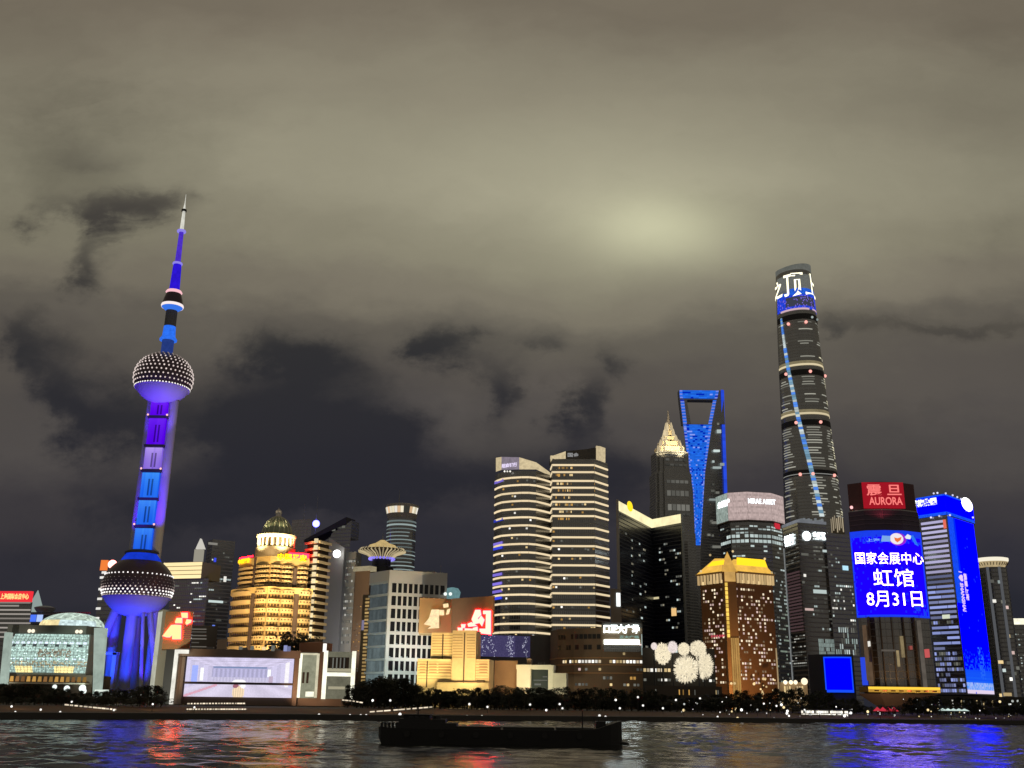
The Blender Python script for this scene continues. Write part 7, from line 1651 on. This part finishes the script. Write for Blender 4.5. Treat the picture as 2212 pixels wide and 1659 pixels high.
spot((cc.x - 10, 740, 5), (cc.x, 790, 14), .5, (1, .7, .5), 80); T = Fm.p(Fm.L / 2, cz + 14, 0); spot((T.x, T.y - 9, cz + 1), (T.x, T.y + 3, cz + 12), 1.6, (1, .55, .15), 120); spot((T.x + 16, T.y - 9, cz + 1), (T.x + 16, T.y + 3, cz + 12), 1.4, (1, .55, .15), 120); spot((T.x - 16, T.y - 9, cz + 1), (T.x - 16, T.y + 3, cz + 12), 1.4, (1, .55, .15), 120)
T = at(1910, 1070, 795); spot((T.x - 4, T.y - 14, zSh - 6), (T.x - 4, T.y, T.z), .8, (1, .1, .15), 120)

# ------------------------------------------------------------------ blue led tower
b = Bld('blue_led_tower', 'tall tower with one solid blue light wall and one wall of white lit offices', [(2003, 922), (2066, 900), (2123, 944)], 1290, (2048, 1112, 900), 40, base=zat(2060, 1500, 902))
b.body(curtain('led_glass', (.03, .04, .10), (.05, .06, .13), 4.2, .3, 1.6)); FA, FB = b.F; zc0, zc1 = b.z1, zat(2044, 1067, 900)
MB().prism([at(2003, 1497, 930).to_2d(), at(2145, 1497, 930).to_2d(), at(2145, 1497, 960).to_2d(), at(2003, 1497, 960).to_2d()], GROUND - 1, b.z0).build('podium', DARK, b.root)
cf = [p + (p - b.cc.to_2d()).normalized() * 1.0 for p in b.foot]; MB().prism(cf, zc0, zc1).build('crown', wall('crown_navy', (.03, .03, .1)), b.root)
CA, CB_ = Face(cf[0], cf[1]), Face(cf[1], cf[2]); rnd = random.Random(77)
def crown_f(s, t): return (.0, .0, 2.6) if t > .12 and t < .93 else tuple(Vector((.01, .09, .9)) * rnd.uniform(.8, 1.1))
cs = b.part('crown_screen', raster(CA, 0, CA.L, zc0, zc1, 24, 14, crown_f, .2), pict('crown_blue', 1.0, True)); b.part('crown_screen', raster(CB_, 0, CB_.L, zc0, zc1, 24, 14, crown_f, .2), pict('crown_blue', 1.0, True))
text('花旗集团', CA, (-4.5, CA.rect(1985, 1077, 2024, 1093)[1], *CA.rect(1985, 1077, 2024, 1093)[2:]), emit('letters_cool', (.95, .97, 1), 1.6), cs, .5, .05)
u, z_ = CB_.hit(2087, 1090); rz = (CB_.hit(2087, 1077)[1] - CB_.hit(2087, 1105)[1]) / 2; mb = MB(); mb.add([CB_.p(u + 13 * math.cos(i * math.pi / 14), z_ + rz * math.sin(i * math.pi / 14), .9) for i in range(28)], [tuple(range(28))]); b.part('oval_sign', mb, emit('oval_white', (1, .98, .96), 3.0, 0, True))
for px, py in ((2018, 1066), (2026, 1065), (2044, 1066), (2056, 1070), (2066, 1074), (2074, 1078), (2100, 1118), (2050, 1113), (2030, 1115), (2012, 1118)):
    Fx = CA if px < 2048 else CB_; uu, zz = Fx.hit(px, py); MB().ball(Fx.p(uu, zz, .8), .9, seg=8, rows=5).build('crown_lamp', emit('crown_lamp_pale', (.75, .75, 1), 1.2, .3), b.root)
z0, z1 = b.z0 + 1, zc0 - 1
def ledwall(s, t):
    c = Vector((.0, .0, 2.6))
    if s < .26 - .0 * t and t > .5: c = Vector((.008, .075, .92)) * rnd.uniform(.85, 1.1) if s < .22 else Vector((.0, .02, .95))
    if t < .26:
        k = (.26 - t) / .26; st = .5 + .5 * math.sin(t * 300)
        if rnd.random() < k * .9 or (k > .5): c = Vector((.0, .02, .95)).lerp(Vector((.015, .16, .95)), min(1, k * 1.1) * (.5 + .5 * st))
        if .55 < s < .75 and t > .08 and rnd.random() < .5: c = Vector((.02, .14, .95))
        if t < .065: c = Vector((.06, .3, .95)).lerp(Vector((.4, .5, .95)), rnd.random())
        if t < .022: c = Vector((.78, .66, .85))
    if rnd.random() < .006: c = Vector((.01, .03, .8))
    return tuple(c)
b.part('led_wall', raster(FB, FB.L * .0, FB.L * .97, z0, z1, 34, 100, ledwall, .4), pict('led_wall', 1.0, True))
LP = emit('letters_pink', (.85, .62, 1), 1.0)
text('I ♥ SHANGHAI', FB, FB.rect(2072, 1236, 2081, 1320), LP, b.root, .9, .03, turn=True); text('我爱上海', FB, FB.rect(2082, 1240, 2088, 1296), LP, b.root, .9, .03, turn=True)
zlo, zhi = b.z0 + 1, zc0 - 3; nfl = 34; mtl = [emit('office_lilac', (.55, .52, .80), .9, .4), emit('office_blue', (.32, .38, .78), .95, .4), W_PALEB]
for k in range(nfl):
    z_ = zlo + (zhi - zlo) * (k + .5) / nfl; h = (zhi - zlo) / nfl; solid = k > 20 or rnd.random() < .6
    mt = mtl[0] if k > 22 else rnd.choice(mtl[1:])
    if solid: 
        cuts = [0, rnd.uniform(.3, .7), 1] if k <= 20 else [0, 1]
        for a, c_ in zip(cuts, cuts[1:]): 
            if rnd.random() < .93: b.win(FA, FA.L * (.04 + .92 * (a + c_) / 2), z_, FA.L * .92 * (c_ - a) * .95, h * .5, mt, .3)
    else: b.grid(FA, FA.L * .04, FA.L * .96, z_ - h / 2, z_ + h / 2, 12, 1, .75, .6, .7, mtl[1:] + [W_DIM], .4, .3)
u, z_ = FA.hit(2041, 1132); b.win(FA, u, z_, 2.5, 8, emit('red_mark', (.9, .18, .12), .9), .6); u, z_ = FA.hit(2070 - 26, 1332); b.win(FA, u, z_, 7, 3.4, emit('office_green_white', (.75, .8, .62), .9), .5)
b.done('window')
# ------------------------------------------------------------------ far right
Y = 1000; c = at(2160, 1350, Y); r = (at(2190, 1350, Y).x - at(2131, 1350, Y).x) / 2; c.y += r; zt = zat(2142, 1224, Y)
root = thing('flared_crown_tower', 'dark round tower with a flared cream lit crown at the far right', 'building', (c.x, c.y, GROUND)); cx = c.x * (1 + r / Y * .9)
MB().lathe(cx, c.y, [(r, GROUND), (r, zt)], 48).build('wall', curtain('flared_glass', (.018, .019, .026), (.045, .047, .055), 4.2, .35, 2.2), root, True)
zt1 = zat(2142, 1207, Y); MB().lathe(cx, c.y, [(r * .85, zt), (r * 1.0, zt + 3), (r * 1.14, zt1 - 3), (r * 1.14, zt1 - 2)], 48).build('crown', emit('flared_crown', (.62, .48, .26), .7, 0, False, .18), root, True)
MB().lathe(cx, c.y, [(r * 1.14, zt1 - 2), (r * 1.2, zt1 - .5), (r * 1.2, zt1 + 1.5), (r * 1.05, zt1 + 2)], 48).build('crown_rim', emit('crown_rim', (.95, .88, .70), 1.0), root, True)
for k in range(16):
    a = -1.5 + k * .2; mb = MB(); P_ = lambda q, z: (cx + q * math.sin(a), c.y - q * math.cos(a), z); mb.tube(P_(r * 1.01, zt + 2), P_(r * 1.15, zt1 - 3), .35); mb.build('crown_fin', wall('crown_fin_dark', (.12, .08, .04)), root)
for a in (-.75, .05): 
    mb = MB(); mb.tube((cx + (r + .4) * math.sin(a), c.y - (r + .4) * math.cos(a), GROUND), (cx + (r + .4) * math.sin(a), c.y - (r + .4) * math.cos(a), zt), 1.4, 1.4, 8); mb.build('facade_rib', emit('rib_grey', (.22, .23, .25), .4), root)
rnd = random.Random(88)
for px, py, w_, mt in ((2145, 1255, 3, W_DIM), (2159, 1257, 3, W_COOL), (2150, 1298, 3.4, W_WHITE), (2167, 1300, 4, W_DIM), (2175, 1312, 3, W_PINK), (2178, 1374, 3, W_WARM), (2186, 1375, 3, W_DIM), (2166, 1430, 6, W_WARM), (2181, 1432, 5, W_DIM), (2171, 1448, 2.5, W_COOL), (2185, 1467, 3, W_WHITE), (2200, 1443, 3, W_DIM), (2170, 1502, 5, W_WARM), (2180, 1500, 9, W_WARM), (2192, 1455, 3, W_DIM), (2188, 1410, 3, W_PINK), (2170, 1515, 8, emit('entrance_cream', (.95, .85, .55), .9))):
    P = at(px, py, Y); dx = P.x - cx
    if abs(dx) < r * .96: y = c.y - math.sqrt(r * r - dx * dx) - .3; mb = MB(); mb.box(P.x - w_ / 2, P.x + w_ / 2, y - .5, y + 1.2, P.z - 1.5, P.z + 1.5); mb.build('window', mt, root)
mb = MB(); mb.box(cx - r * 1.1, cx + r * 1.1, c.y - r - 3, c.y, GROUND - .5, GROUND + 8); mb.build('podium', wall('podium_dark2', (.06, .055, .05)), root)
b = Bld('edge_block', 'dark block with a white lit roof sign at the right edge', [(2190, 1090), (2260, 1085)], 1420, (2212, 1336, 1088), 30)
b.body(DGLASS); F = b.F[0]; r4 = F.rect(2189, 1336, 2235, 1349); mb = MB(); mb.fbox(F, *r4, 0, 1); b.part('roof_sign', mb, emit('edge_sign', (.92, .88, .68), 1.2, 0, False, .2)); b.grid(F, 1, F.L - 1, 20, b.z1 - 15, 12, 24, .6, .45, .2, [W_DIM, W_COOL, W_DIM]); b.done()
# long low dark podiums along the foot of the right towers
b = Bld('riverside_arcade', 'long low dark arcade with scattered lit shops below the blue lit tower', [(2010, 720), (2230, 740)], 1510, (2100, 1504, 728), 18)
b.body(wall('arcade_dark', (.04, .035, .03))); F = b.F[0]; b.grid(F, 2, F.L - 2, 6, b.z1 - .8, 44, 1, .6, .6, .4, [W_WARM, W_WHITE, W_DIM]); b.done()
b = Bld('old_riverside_house', 'low dim riverside house row behind the trees below the flower globes', [(1395, 640), (1560, 650)], 1500, (1480, 1482, 645), 16)
b.body(wall('house_dim', (.08, .06, .045))); F = b.F[0]; b.grid(F, 2, F.L - 2, 6, b.z1 - .6, 36, 2, .5, .5, .25, [W_WARM, W_WHITE, W_DIM, W_AMBER]); b.done()
